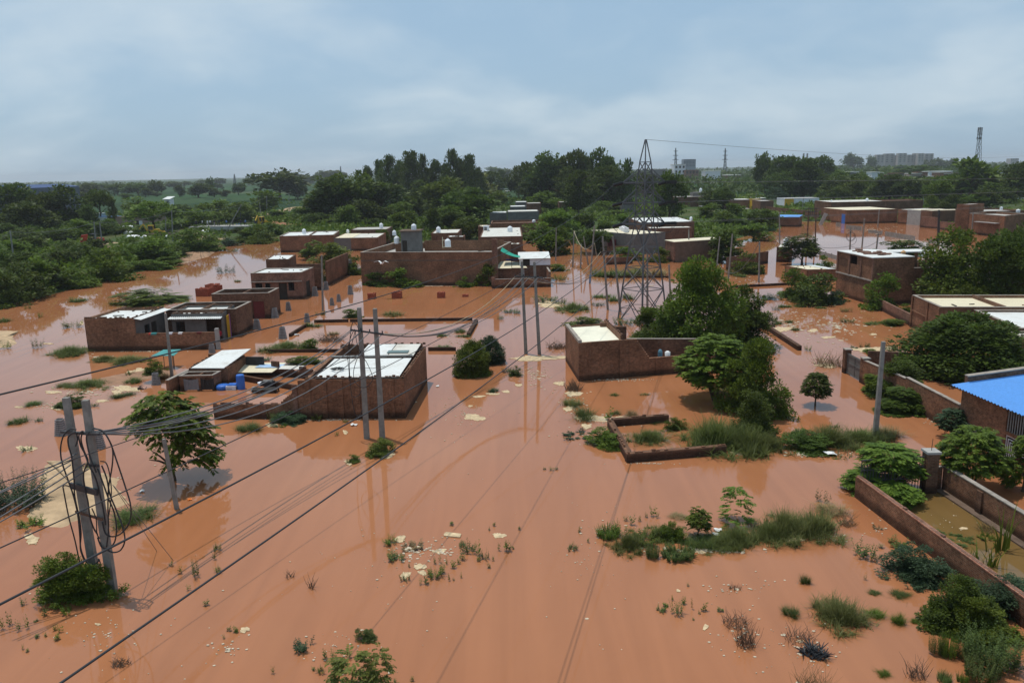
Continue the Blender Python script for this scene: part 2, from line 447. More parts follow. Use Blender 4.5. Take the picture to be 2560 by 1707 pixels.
def ribbon(name,px,w,mat,lift=.22):
 P_=[g(*p)for p in px];Q=[]
 for a,b in zip(P_[:-1],P_[1:]):Q+=[a.lerp(b,k/8)for k in range(8)]
 Q.append(P_[-1]);m=MB();vs=[]
 for i,p in enumerate(Q):
  d=(Q[min(i+1,len(Q)-1)]-Q[max(i-1,0)]);d.z=0;d.normalize();nn=Vector((-d.y,d.x,0));ww=w*(.8+.25*math.sin(i*1.3))
  for s_ in(-.5,0,.5):q=p+nn*ww*s_;vs.append((q.x,q.y,gz(q.x,q.y)+(lift if s_==0 else-.05)))
 m.add(vs,[(3*i+j,3*i+j+1,3*i+j+4,3*i+j+3)for i in range(len(Q)-1)for j in(0,1)]);m.build(name,mat,smooth=True,kind='structure')
TRACK=plain('earth_track',(0.40,0.285,0.175),0.95,0.1,0.35,0.8)
ribbon('path',[('z1',800,850),('z1',900,828),('z1',1050,785)],4,TRACK)
ribbon('path',[('w',1150,480),('w',1330,440),('w',1500,560),('w',1760,560)],5,TRACK)
ribbon('path',[('w',1780,362),('w',1950,345),('w',2100,300),('w',2352,235)],7,TRACK,.5)
ribbon('path',[('z2',60,690),('z2',200,635),('z2',330,605),('z2',470,590)],7,TRACK,.5)
ribbon('path',[('z2',170,745),('z2',320,770),('z2',480,760)],6,plain('red_earth',(0.30,0.15,0.08),.95,.1,.3,.8),.4)
mb=MB()
yw=[g('x4',520,470),g('x4',1600,1330),g('x4',1760,1300),g('x4',1700,820),g('x4',1000,480),g('x4',940,380)]
mb.add([(p.x,p.y,0.02)for p in[g('r',145,1330),g('n',2620,1600),g('n',2720,1480),g('r',1450,1530),g('r',960,1240),g('r',850,1270)]],[tuple(range(6))])
mb.build('yard_water',OLIVE,kind='structure')
# ---------------------------------------------------------------- house building kit
V2=lambda p:Vector((p[0],p[1]))
def perp(d):return Vector((-d.y,d.x))
def wall(mb,p,q,z0,z1,t=0.23,ops=(),m=0,start=0.0):
 p,q=V2(p),V2(q);d=(q-p);L=d.length;d.normalize();nn=perp(d)
 us=sorted({start,L}|{min(max(u,start),L)for o in ops for u in o[:2]})
 vs=sorted({z0,z1}|{min(max(v,z0),z1)for o in ops for v in o[2:4]})
 for i in range(len(us)-1):
  run=None
  for j in range(len(vs)-1):
   uc,vc=(us[i]+us[i+1])/2,(vs[j]+vs[j+1])/2
   if any(o[0]<uc<o[1]and o[2]<vc<o[3]for o in ops):
    continue
   a=p+d*us[i]
   mb.obox((a.x,a.y,vs[j]),(d.x*(us[i+1]-us[i]),d.y*(us[i+1]-us[i]),0),(nn.x*t,nn.y*t,0),(0,0,vs[j+1]-vs[j]),m)
def inset(poly,t):
 n=len(poly);out=[]
 for i in range(n):
  a,b,c=V2(poly[i-1]),V2(poly[i]),V2(poly[(i+1)%n])
  d1,d2=(b-a).normalized(),(c-b).normalized()
  n1,n2=perp(d1),perp(d2)
  k=1+n1 .dot(n2)
  out.append(b+(n1+n2)*(t/k))
 return out
def foot(A,B,back):
 A,B,back=V2(A),V2(B),V2(back)
 return[A,B,B+back,A+back]
def span(c,p,q,z):
 return V2(g(c,*q,z))-V2(g(c,*p,z))
def backof(A,B,L):
 return perp((V2(B)-V2(A)).normalized())*L
def house(name,label,poly,h,mat,cat='house',roof=None,ops={},em={},mats2=(),hs={},skip=(),cope=None,group=None,t=0.23,z0=-1.0,slabm=None):
 poly=[V2(p)for p in poly]
 T=thing(name,label,cat,(poly[0].x,poly[0].y,0),group)
 mb=MB();n=len(poly)
 for i in range(n):
  if i in skip:continue
  st=0.0 if(i-1)%n in skip else t
  wall(mb,poly[i],poly[(i+1)%n],z0,hs.get(i,h),t,[o for o in ops.get(i,())],em.get(i,0),st)
 mb.build('wall',[mat,*mats2],T)
 for i,lst in ops.items():
  d=(poly[(i+1)%n]-poly[i]).normalized();nn=perp(d)
  for o in lst:
   if len(o)<5 or o[4]=='o':continue
   a=poly[i]+d*o[0]+nn*0.10;w=o[1]-o[0]
   f=MB()
   if o[4]=='w':
    for u in(0,w-0.05):f.obox((a.x+d.x*u,a.y+d.y*u,o[2]),(d.x*.05,d.y*.05,0),(nn.x*.06,nn.y*.06,0),(0,0,o[3]-o[2]))
    for z in(o[2],o[3]-0.05):f.obox((a.x+d.x*.05,a.y+d.y*.05,z),(d.x*(w-.1),d.y*(w-.1),0),(nn.x*.06,nn.y*.06,0),(0,0,0.05))
    k=max(2,int(w/0.22))
    for j in range(1,k):
     u=w*j/k
     f.obox((a.x+d.x*(u-.01),a.y+d.y*(u-.01),o[2]+.05),(d.x*.02,d.y*.02,0),(nn.x*.03,nn.y*.03,0),(0,0,o[3]-o[2]-.1))
    f.build('window',DSTEEL,T)
   else:
    f.obox((a.x+d.x*.03,a.y+d.y*.03,o[2]),(d.x*(w-.06),d.y*(w-.06),0),(nn.x*.05,nn.y*.05,0),(0,0,o[3]-o[2]-.03))
    f.build('door',{'d':DARKIN,'m':MAROON,'b':BLUEP,'g':STEEL}[o[4]],T)
 if roof:
  rm,drop=roof[:2]
  r=MB()
  if drop>0:r.prism(inset(poly,t+0.004),h-drop-0.12,h-drop)
  else:r.prism(inset(poly,-0.12),h+0.002,h+0.10)
  r.build('roof',rm,T)
  if drop>0 and rm in(WHITE,OFFW,CREAM,DULL)and poly[0].y<190:
   q=inset(poly,t+.4);rz_=random.Random(int(poly[0].x*10));zr=h-drop
   for _ in range(5):
    u,v=rz_.random(),rz_.random();c_=q[0].lerp(q[1],u).lerp(q[3].lerp(q[2],u),v);b_=MB();a_=rz_.uniform(0,3);e_=Vector((math.cos(a_),math.sin(a_)))
    k_=rz_.choice((.24,.24,.5,1.1));b_.obox((c_.x,c_.y,zr+.001),(e_.x*k_,e_.y*k_,0),(-e_.y*.13,e_.x*.13,0),(0,0,.08));b_.build('roof_weight',BR3 if k_<.4 else DARKIN,T)
 if cope:
  c=MB()
  for i in range(n):
   if i in skip:continue
   a,b=poly[i],poly[(i+1)%n];d=(b-a).normalized();nn=perp(d)
   a2=a-nn*0.025+d*(t+0.03 if(i-1)%n not in skip else 0);L=(b-a2).dot(d)+0.025
   c.obox((a2 .x,a2 .y,hs.get(i,h)+0.002),(d.x*L,d.y*L,0),(nn.x*(t+.05),nn.y*(t+.05),0),(0,0,0.05))
  c.build('coping',cope,T)
 return T
def lowwall(name,label,pts,h,mat,cat='wall',t=0.23,group=None,cope=None,z0=-0.8,hts=None):
 pts=[V2(p)for p in pts]
 T=thing(name,label,cat,(pts[0].x,pts[0].y,0),group)
 m=MB();c=MB()
 for i in range(len(pts)-1):
  a,b=pts[i],pts[i+1];d=(b-a).normalized();nn=perp(d)
  st=0.0 if i==0 else t
  hh=hts[i]if hts else h
  wall(m,a,b,z0,hh,t,(),0,st)
  if cope:
   a2=a+d*st-nn*0.02;L=(b-a2).dot(d)
   c.obox((a2 .x,a2 .y,hh+.002),(d.x*L,d.y*L,0),(nn.x*(t+.04),nn.y*(t+.04),0),(0,0,.05))
 m.build('brickwork',mat,T)
 if cope:c.build('coping',cope,T)
 return T
def corrug(mb,p00,p10,p11,p01,n,amp,th=0.015,m=0):
 """ribbed sheet: ribs run from the edge p00-p10 to the edge p01-p11"""
 p00,p10,p11,p01=map(Vector,(p00,p10,p11,p01))
 up=(p10-p00).cross(p01-p00).normalized()
 if up.z<0:up=-up
 A,B=[],[]
 for k in range(2*n+1):
  f=k/(2*n);o=up*(amp if k%2 else-amp)
  A.append(p00 .lerp(p10,f)+o);B.append(p01 .lerp(p11,f)+o)
 k=len(A);dn=up*-th
 vs=A+B+[p+dn for p in A]+[p+dn for p in B]
 fs=[]
 for i in range(k-1):
  fs+=[(i,i+1,k+i+1,k+i),(2*k+i+1,2*k+i,3*k+i,3*k+i+1),(i+1,i,2*k+i,2*k+i+1),(k+i,k+i+1,3*k+i+1,3*k+i)]
 mb.add(vs,fs,m)
def brickline(mb,a,b,z,r=0.2,m=0,seed=0):
 rr=random.Random(seed);a,b=V2(a),V2(b);d=(b-a);L=d.length;d.normalize();nn=perp(d)
 mb.obox((a.x+nn.x*.05,a.y+nn.y*.05,z),(d.x*L,d.y*L,0),(nn.x*.14,nn.y*.14,0),(0,0,.012),m)
 z+=.01;u=0
 while u<L-.25:
  if rr.random()<r:
   o=a+d*u+nn*.06
   mb.obox((o.x,o.y,z),(d.x*.22,d.y*.22,0),(nn.x*.11,nn.y*.11,0),(0,0,.075*rr.choice((1,1,2))),m)
  u+=.26
def lerp2(a,b,f):return V2(a).lerp(V2(b),f)
A,B=g('h',92,662),g('h',642,657)
h=top(A,'h',36,300).z
bk=span('h',(36,298),(418,180),h)
L=bk.length
T=house('house','dark brick house with white sheet roof and grey side wall, leftmost flooded house',foot(A,B,bk),h,BR,roof=(WHITE,0.22),em={1:1},mats2=(GREY,),ops={1:[(L*.30,L*.47,.95,2.25,'w'),(L*.52,L*.70,.2,2.3,'d')]})
p=foot(A,B,bk);out=-perp(bk.normalized())*0.75
m=MB();m.slab([(p[1].x,p[1].y,h-.02),(p[1].x+out.x,p[1].y+out.y,h-.16),(p[2].x+out.x,p[2].y+out.y,h-.16),(p[2].x,p[2].y,h-.02)],0.03)
m.build('eave_sheet',WHITE,T)
m=MB();brickline(m,p[0],p[1],h,.7,0,3);brickline(m,p[1],p[2],h,.8,0,4);brickline(m,p[2],p[3],h,.8,0,5);m.build('parapet_brick',BR2,T)
C=g('h',1525,641)
hh=top(g('h',1000,650),'h',1000,458).z
d1=(V2(C)-V2(B)).normalized()
T=lowwall('courtyard_wall','dark brick courtyard wall with clothes on top, right of the far left white roof',[V2(B)+d1*.02,V2(C)],hh,BR,cope=None)
m=MB();e=V2(C);m.obox((e.x+d1 .x*.01,e.y+d1 .y*.01,-1),(d1 .x*.35,d1 .y*.35,0),(-d1 .y*.35,d1 .x*.35,0),(0,0,hh+1.35));m.build('gate_pillar',LGREY,T)
for k,(x0,x1,mt,nm)in enumerate([(790,815,REDP,'red'),(815,880,TEALT,'teal'),(1000,1055,WALLW,'pale pink'),(1120,1165,LITTER,'white'),(1330,1380,MAROON,'maroon')]):
 u0=(x0-642)/(1525-642);u1=(x1-642)/(1525-642)
 a,b=lerp2(B,C,u0),lerp2(B,C,u1);nn=perp(d1)
 m=MB()
 a2,b2=a-nn*.02,b-nn*.02
 m.obox((a2 .x,a2 .y,hh+.002),(b2 .x-a2 .x,b2 .y-a2 .y,0),(nn.x*.27,nn.y*.27,0),(0,0,.03))
 m.obox((a2 .x-nn.x*.03,a2 .y-nn.y*.03,hh-.16),(b2 .x-a2 .x,b2 .y-a2 .y,0),(nn.x*.02,nn.y*.02,0),(0,0,.19))
 m.build('drying_cloth',mt,org=(a.x,a.y,hh),label=nm+' cloth drying over the dark brick courtyard wall',cat='cloth')
A,B=g('h',1052,550),g('h',1622,543)
h=top(B,'h',1602,240).z
bk=span('h',(1602,238),(1738,142),h);L0=(V2(B)-V2(A)).length;L1=bk.length
P2=foot(A,B,bk)
T=house('house','grey plastered house with white ribbed tin roof and a dark open porch, left group',P2,h,GREY,roof=(WHITE,0.2),cope=None,ops={0:[(L0*.07,L0*.25,.75,2.1,'w'),(L0*.66,L0*.965,-.2,h-.45,'o')],1:[(L1*.25,L1*.6,0.0,2.0,'o')]})
fr=(V2(B)-V2(A)).normalized();out=-perp(fr)*0.7
m=MB();corrug(m,(A.x-fr.x*.2,A.y-fr.y*.2,h-.3),(B.x,B.y,h-.3),(B.x+out.x,B.y+out.y,h-.42),(A.x-fr.x*.2+out.x,A.y-fr.y*.2+out.y,h-.42),26,.035);m.build('eave_sheet',WHITE,T)
m=MB()
for i in range(4):brickline(m,P2[i],P2[(i+1)%4],h,.9,0,20+i)
m.build('parapet_brick',BR2,T)
m=MB();a,b=lerp2(A,B,.08),lerp2(A,B,.17)
q=inset(P2,.5)
G2=thing('metal_gate','yellow and purple barred metal gate leaning on a grey house wall','gate',(B.x,B.y,0))
o=V2(B)-perp(bk.normalized())*.28+bk.normalized()*(L1*.10)
dd=bk.normalized();hg=2.5
for k,(mt,w)in enumerate(((YELLOWP,L1*.2),(PURPLEP,L1*.34))):
 m=MB();u=0.0
 nb=max(4,int(w/.11))
 for j in range(nb):
  a=o+dd*(w*j/nb);m.obox((a.x,a.y,-.3),(dd.x*.05,dd.y*.05,0),(-dd.y*.04,dd.x*.04,0),(0,0,hg+.3))
 for z in(.1,.9,1.7,hg-.05):
  a=o+perp(dd)*.042;m.obox((a.x,a.y,z),(dd.x*w,dd.y*w,0),(-dd.y*.03,dd.x*.03,0),(0,0,.08))
 if k==1:
  a=o+perp(dd)*.08;m.obox((a.x,a.y,.2),(dd.x*w,dd.y*w,0),(-dd.y*.02,dd.x*.02,0),(0,0,hg-.3))
 m.build('gate_leaf',mt,G2,label=('yellow' if k==0 else 'purple')+' gate leaf');o=o+dd*(w+.04)
A3r=g('h',1770,499);b3=span('h',(1770,499),(1945,399),0)
h3=top(A3r,'h',1757,192).z
fr3=perp(b3 .normalized())*1.0
W3=7.6
p3=[V2(A3r)+fr3*W3,V2(A3r),V2(A3r)+b3,V2(A3r)+b3+fr3*W3]
T=house('unfinished_house','roofless brick shell with a cement topped wall behind the ribbed tin roof',p3,h3,BR2,cat='house',cope=COPE)
m=MB();a=V2(A3r)+fr3*3.9;wall(m,a+b3*.06,a+b3*.93,-1,h3-.02,.2);m.build('partition_wall',BR2,T)
B4=g('h',2140,292);h4=top(B4,'h',2112,12).z
A4=V2(B4)+V2(g('h',1500,306)-g('h',2140,292))
b4=span('h',(2140,292),(2250,226),0)
p4=foot(A4,B4,b4)
Lf=(V2(B4)-V2(A4)).length
T=house('unfinished_house','roofless brick shell with maroon gate, in front of the house with dark windows',p4,h4,BR2,cat='house',cope=COPE,ops={0:[(Lf*.70,Lf*.9,-.2,2.1,'m')]})
m=MB();a=lerp2(p4[0],p4[1],.52);wall(m,a+b4*.07,a+b4*.92,-1,h4-.02,.2);m.build('partition_wall',BR2,T)
B5=g('z2',432,1412);A5=V2(B5)+(V2(g('z2',220,1416))-V2(B5))*((432+30)/212.)
h5=top(B5,'z2',420,1172).z
b5=span('z2',(422,1172),(532,1126),h5)
if b5 .length>12:b5=b5 .normalized()*12
p5=foot(A5,B5,b5);Lf=(V2(B5)-V2(A5)).length;ls=b5 .length
u5=lambda x:Lf*(1-(432-x)/462.)
z5=lambda y:h5*(1412-y)/(1412-1172.)
T=house('house','brown brick house with dark windows and flat white roof, left of a banded pole',p5,h5,BR3,roof=(WHITE,.08),cope=COPE,ops={0:[(u5(5),u5(68),z5(1318),z5(1262),'w'),(u5(95),u5(142),z5(1318),z5(1262),'w'),(u5(216),u5(292),0,z5(1262),'d'),(u5(305),u5(358),z5(1335),z5(1258),'w')],1:[(ls*.3,ls*.62,0,2.2,'d')]})
m=MB();fr=(V2(B5)-V2(A5)).normalized();o=V2(A5)-perp(fr)*.35
m.obox((o.x,o.y,z5(1252)),(fr.x*Lf,fr.y*Lf,0),(perp(fr).x*.34,perp(fr).y*.34,0),(0,0,.08));m.build('sunshade',COPE,T)
A6=V2(p5[3])+perp(fr)*5+fr*-1.0;
A6=V2(at('z2',95,1130,A6 .y));B6=V2(at('z2',310,1130,A6 .y-.5));h6=at('z2',95,1052,A6 .y).z
b6=span('z2',(95,1050),(165,1008),h6)
T=house('outhouse','small brick room with a white slab roof behind the pale brown house',foot(A6,B6,b6 .normalized()*min(7,b6 .length)),h6,BR2,cat='house',roof=(WHITE,.06))
yb=p5[1].y+9
lowwall('courtyard_wall','brick courtyard wall with a grey end pillar behind a leafy tree',[V2(at('z2',375,1180,yb)),V2(at('z2',600,1190,yb-.6))],at('z2',500,1092,yb).z,BR2)
T=lowwall('courtyard_wall','broken brick wall with grey end pillar left of the long brick building',[V2(at('z2',650,1185,yb+4)),V2(g('z2',850,1190))],at('z2',800,1062,yb+5).z,BR)
m=MB();e=V2(g('z2',852,1190));m.obox((e.x,e.y-.1,-1),(.5,0,0),(0,.5,0),(0,0,at('z2',840,1055,e.y).z+1.02));m.build('end_pillar',LGREY,T)
lowwall('garden_wall','low broken brick kerb round a bare plot beside the pale brown house',[V2(g('z2',505,1245)),V2(g('z2',740,1245)),V2(g('z2',790,1215))],.35,BR2)
A,B=g('z2',226,990),g('z2',718,977)
h=top(A,'z2',214,842).z;bk=span('z2',(238,838),(320,800),h);bk=bk.normalized()*min(16,bk.length)
T=house('row_house','long low brick row house with white roof and one tank, leftmost of back row',foot(A,B,bk),h,BR,roof=(WHITE,.1),cope=COPE)
hbA,hbB,hbh=A,B,h
m=MB();p=foot(A,B,bk);q0=lerp2(p[0],p[1],.56);q1=lerp2(p[3],p[2],.56);wall(m,q0+(q1-q0)*.04,q0+(q1-q0)*.96,h-.22,h+.16,.2);m.build('roof_divider',BR2,T)
A2,B2=V2(B)+(V2(B)-V2(A)).normalized()*.02,V2(g('z2',1120,972))
h2=top(g('z2',722,977),'z2',722,858).z
bk2=span('z2',(745,852),(840,810),h2);bk2=bk2 .normalized()*min(14,bk2 .length)
T=house('row_house','low brick row house with half cream half white roof and a grey wall panel',foot(A2,B2,bk2),h2,BR,roof=(OFFW,.1))
p=foot(A2,B2,bk2);m=MB();pi_=inset(p,.25)
m.prism([pi_[0],lerp2(pi_[0],pi_[1],.4),lerp2(pi_[3],pi_[2],.4),pi_[3]],h2-.096,h2-.03);m.build('roof_sheet',CREAM,T,label='cream roof half')
m=MB();q0,q1=lerp2(A2,B2,.0),lerp2(A2,B2,.38);o=-perp((q1-q0).normalized())*.03
m.obox((q0 .x+o.x,q0 .y+o.y,-1),(q1 .x-q0 .x,q1 .y-q0 .y,0),(-o.x*.9,-o.y*.9,0),(0,0,h2+.95));m.build('plaster_panel',GREY,T)
yb=p[2].y+4
A,B=V2(at('z2',872,960,yb)),V2(at('z2',1205,955,yb));h=at('z2',880,783,yb).z
house('row_house','brick row house with pale roof and a framed tank, behind the cream roof',foot(A,B,backof(A,B,9)),h,BR2,roof=(DULL,.05))
rowh3=(A,B,h)
A,B=g('z2',968,1286),g('z2',2158,1291)
h=top(A,'z2',952,990).z
fr=(V2(B)-V2(A)).normalized()
bkD=backof(A,B,17)
pD=foot(A,B,bkD)
T=house('brick_building','long brown brick building with a roof terrace, white tanks and grey stair head',pD,h,BR,cat='building',roof=(DULL,1.0),ops={},t=.3,cope=COPE)
m=MB();q=pD[1]
m.obox((q.x+.02,q.y-.15,-1),(fr.x*.75,fr.y*.75,0),(-fr.y*.6,fr.x*.6,0),(0,0,top(B,'z2',2165,868).z+1))
m.obox((q.x+.02,q.y+2.3,-1),(fr.x*.6,fr.y*.6,0),(-fr.y*.5,fr.x*.5,0),(0,0,top(B,'z2',2165,880).z+1));m.build('corner_pier',BR3,T)
m=MB();z=h-1.1;nn=perp(fr)
o=V2(A)-nn*.03;
for zz_ in(h-1.35,):m.obox((o.x,o.y,zz_),(fr.x*(V2(B)-V2(A)).length,fr.y*(V2(B)-V2(A)).length,0),(nn.x*.028,nn.y*.028,0),(0,0,.22))
m.build('floor_band',BROWN,T)
m=MB();a,b=lerp2(pD[3],pD[2],.33),lerp2(pD[3],pD[2],.985);wall(m,a-nn*5,b-nn*5,h-1,h+.75,.2);
a2,b2=lerp2(pD[3],pD[2],.1),lerp2(pD[3],pD[2],.33);wall(m,a2-nn*6,b2-nn*6,h-1,h+.5,.2)
m.build('terrace_wall',BR,T)
Ys=A.y+4.2
s0,s1=at('z2',1325,965,Ys),at('z2',1488,965,Ys-.2)
hs_=at('z2',1320,800,Ys).z
sp=foot(s0,s1,backof(s0,s1,3.2))
wS=(V2(s1)-V2(s0)).length
S=MB()
for i in range(4):
 wall(S,sp[i],sp[(i+1)%4],h-1.0,hs_,.2,[(wS*.07,wS*.34,h-1.0,h+1.35)]if i==0 else(),0,.2)
st=S.build('stair_head',GREY,T)
m=MB();m.prism(inset(sp,-.25),hs_+.002,hs_+.14);m.build('roof',BROWN,st)
m=MB();a=V2(s0)+fr*(wS*.07+.02)+nn*.1;m.obox((a.x,a.y,h-.99),(fr.x*(wS*.27-.04),fr.y*(wS*.27-.04),0),(nn.x*.05,nn.y*.05,0),(0,0,2.3));m.build('door',DARKIN,st)
DH,DHS,DY,DSY=h,hs_,A.y,Ys
def behind(c,x0,x1,yb,yt,Y,dep,mat,roof,label,name='brick_house',drop=.06,cope=None,cat='house',ops={}):
 A,B=V2(at(c,x0,yb,Y)),V2(at(c,x1,yb,Y))
 hh=at(c,(x0+x1)/2,yt,Y).z
 t_=house(name,label,foot(A,B,backof(A,B,dep)),hh,mat,cat=cat,roof=(roof,drop),cope=cope,ops=ops)
 return t_,A,B,hh
HB={}
HB['tank1']=behind('z2',1600,1850,900,812,152,10,BR2,OFFW,'brick house with thin white roof edge and one tank, between stair head and trees')
HB['wh']=behind('z2',1745,1900,900,846,142,3.5,BR2,WHITE,'small white roof corner beside a dark tree behind the terrace wall')
HB['tank2']=behind('e',830,1570,330,218,150,24,BR2,OFFW,'wide house with worn white roof under a big white tank, left of a round tree',drop=.04)
HB['ac']=behind('e',800,1010,190,45,185,6,BR2,CREAM,'small room with a sloping cream roof and a cooler box beside it')
HB['low1']=behind('e',1140,1335,470,352,135,4,BR2,CREAM,'low shed with a cream roof edge just right of the tall brick pier')
HB['low2']=behind('e',1350,1530,470,348,136.5,3,BR2,OFFW,'low dark shed with a white roof edge under the round tree')
HB['brown']=behind('c',180,1075,460,375,205,12,BR,BR2,'long dark brick house with a white dome tank, behind the worn white roof',drop=.5)
HB['grey1']=behind('c',450,960,330,188,232,10,GREY,OFFW,'long plain grey house with a white roof edge above the brown house')
HB['grey2']=behind('c',160,440,320,210,238,9,GREY,WHITE,'grey house with ragged white roof sheets, left of the long grey wall')
HB['grey3']=behind('c',490,750,200,108,262,9,GREY,WHITE,'grey house with a white roof slab, middle step of the stacked grey houses')
HB['grey4']=behind('c',580,770,120,35,285,9,GREY,WHITE,'grey house with white parapet, topmost of the stacked grey houses')
HB['dark5']=behind('c',770,1000,190,55,275,8,BR2,DULL,'dark brick house half hidden by a yellowish tree, right of the grey houses')
A,B=g('e',1038,1112),g('e',2058,1087)
hw=top(A,'e',1036,962).z
fr=(V2(B)-V2(A)).normalized();nn=perp(fr)
T=lowwall('compound_wall','brick compound wall in front of the small white shed',[A,B,V2(B)+nn*7],hw,BR,hts=[hw,hw+.9],cope=COPE)
m=MB();m.obox((A.x-.05,A.y-.06,-1),(.5,0,0),(0,.5,0),(0,0,hw+1.3));m.build('end_pillar',BR3,T)
Yq=A.y+6.5
A7,B7=V2(at('e',1590,940,Yq)),V2(at('e',2050,930,Yq));
h7=at('e',1800,600,Yq).z;hm=at('e',1800,712,Yq).z
T=house('shed','small white washed shed with a bright white roof above a brick base',foot(V2(at('e',1520,940,Yq)),B7,backof(A7,B7,5)),h7,WALLW,cat='shed',ops={0:[(.5,1.6,hm-.2,hm+1.1,'d')]})
m=MB();p=foot(V2(at('e',1500,940,Yq)),B7,backof(A7,B7,5.2));o=-nn*.25
m.slab([(p[0].x+o.x,p[0].y+o.y,h7+.06),(p[1].x+o.x,p[1].y+o.y,h7+.06),(p[2].x,p[2].y,h7+.55),(p[3].x,p[3].y,h7+.55)],.05);m.build('roof',WHITE,T)
m=MB();o=-nn*.06;a=V2(at('e',1600,940,Yq));m.obox((a.x+o.x,a.y+o.y,-1),((B7-a).x,(B7-a).y,0),(nn.x*.055,nn.y*.055,0),(0,0,hm+1));m.build('brick_base',BR2,T)
A8,B8=V2(at('e',1120,960,Yq-1)),V2(at('e',1540,955,Yq-1));h8=at('e',1300,765,Yq-1).z
T=house('shed','dark shed with a torn cream sheet roof beside the white shed',foot(A8,B8,backof(A8,B8,4)),h8,BR2,cat='shed')
m=MB();p=foot(A8,B8,backof(A8,B8,4.4));
m.slab([(p[0].x,p[0].y-.2,h8+.03),(lerp2(p[0],p[1],.62).x,p[0].y-.35,h8+.03),(lerp2(p[3],p[2],.6).x,p[3].y,h8+.6),(p[3].x+.5,p[3].y,h8+.6)],.03)
m.slab([(lerp2(p[0],p[1],.64).x,p[0].y-.1,h8+.05),(p[1].x+1,p[1].y-.3,h8+.05),(p[2].x+.2,p[2].y-1,h8+.5),(lerp2(p[3],p[2],.62).x,p[3].y-.4,h8+.55)],.03);m.build('roof',CREAM,T)
def drape(name,label,c,pts,Ys,mat,cat,sag=.25,n=8):
 """a hanging cloth through four picture corners (a,b = one edge, d,c = the other) at distances Ys"""
 P=[at(c,*p,y)for p,y in zip(pts,Ys)]
 m=MB();R_=[]
 for i in range(n+1):
  f=i/n;a,b=P[0].lerp(P[1],f),P[3].lerp(P[2],f)
  s_=Vector((0,0,-sag*4*f*(1-f)))
  R_.append([a.lerp(b,j/4)+s_+Vector((0,0,.05*math.sin(3*j+5*f)))for j in range(5)])
 vs=[v for r_ in R_ for v in r_];fs=[]
 for i in range(n):
  for j in range(4):fs.append((i*5+j,i*5+j+1,i*5+j+6,i*5+j+5))
 k=len(vs);vs+=[v-Vector((0,0,.015))for v in vs];fs+=[tuple(reversed([i+k for i in f]))for f in fs]
 m.add(vs,fs)
 return m.build(name,mat,org=P[0],smooth=True,label=label,cat=cat)
drape('tarpaulin','green tarpaulin stretched from the brick pier to the white shed','e',[(1215,402),(1525,540),(1525,572),(1185,465)],[Yq+3,Yq+3,Yq+.5,Yq+.5],GREENT,'tarpaulin',.3)
drape('plastic_sheet','violet plastic sheet hanging in the shade under the green tarpaulin','e',[(1275,605),(1495,598),(1480,618),(1280,625)],[Yq+2.5,Yq+2.5,Yq+2,Yq+2],VIOLT,'sheet',.1)
Bm=g('y2',1366,1186)
A0=g('y2',0,1193)
frm=(V2(Bm)-V2(A0)).normalized();nm=perp(frm)
hm_=top(Bm,'y2',1356,822).z
Rb=V2(g('y2',1582,850))
bkm=nm*(Rb-V2(Bm)).length
aL=g('y2',470,1190)
pm=foot(V2(aL),V2(Bm),bkm)
T=house('house','brick house with sloping white roof sheets behind the pair of poles, in the centre left',pm,hm_,BR,ops={},hs={0:hm_-.05,2:hm_+.25,1:hm_+.05,3:hm_},t=.25)
Wm,Dm=(pm[1]-pm[0]).length,bkm.length
P=lambda u,v,z:(pm[0].x+frm.x*u+nm.x*v,pm[0].y+frm.y*u+nm.y*v,z)
m=MB();corrug(m,P(Wm*.10,.15,hm_+.03),P(Wm*.10,Dm*.55,hm_+.16),P(Wm-.4,Dm*.55,hm_+.16),P(Wm-.4,.15,hm_+.03),14,.012);m.build('roof_sheet',WHITE,T)
m=MB();m.slab([P(Wm*.34,Dm*.58,hm_+.22),P(Wm*.66,Dm*.58,hm_+.22),P(Wm*.66,Dm*.97,hm_+.34),P(Wm*.34,Dm*.97,hm_+.34)],.05);m.build('roof_sheet',WHITE,T)
m=MB();m.slab([P(Wm*.67,Dm*.58,hm_+.24),P(Wm-.35,Dm*.58,hm_+.24),P(Wm-.35,Dm*.97,hm_+.33),P(Wm*.67,Dm*.97,hm_+.33)],.05);m.build('roof_sheet',OFFW,T,label='stained off white roof sheet')
m=MB();m.slab([P(Wm*.64,Dm*.66,hm_+.33),P(Wm-.9,Dm*.66,hm_+.33),P(Wm-.9,Dm*.74,hm_+.345),P(Wm*.64,Dm*.74,hm_+.345)],.025);m.build('roof_patch',plain('slate_green',(0.13,0.19,0.19),.8),T)
for u in(0,.165,.33,.5,.67,.845):m=MB();m.obox(P(Wm*u,-.09,-1),(frm.x*.36,frm.y*.36,0),(nm.x*.085,nm.y*.085,0),(0,0,hm_+.9));m.build('pilaster',BR,T)
m=MB()
for i,s_ in((0,31),(1,32),(2,33)):brickline(m,pm[i],pm[(i+1)%4],hm_+(.06,.06,.26)[i],.6,0,s_)
m.build('parapet_brick',BR2,T)
m=MB();m.tube([P(Wm*.05,Dm*.57,hm_+.26),P(Wm*.95,Dm*.57,hm_+.32)],.07,8);m.build('ridge_pipe',LGREY,T)
def coil(c,r,n,seed,flat=.25):
 rr=random.Random(seed);pts=[]
 for k in range(n*10):
  a=k*.63;q=r*(.55+.45*rr.random())
  pts.append(c+Vector((q*math.cos(a),q*math.sin(a)*.7,.04+flat*r*rr.random())))
 return pts
cc=Vector(P(Wm*.26,Dm*.2,hm_+.12))
m=MB();m.tube(coil(cc,.55,5,2),.022,5);m.tube([cc+Vector((.3,0,.05)),cc+Vector((1.5,.3,.08)),cc+Vector((2.6,-.1,.1)),cc+Vector((3.4,.4,.12))],.02,5)
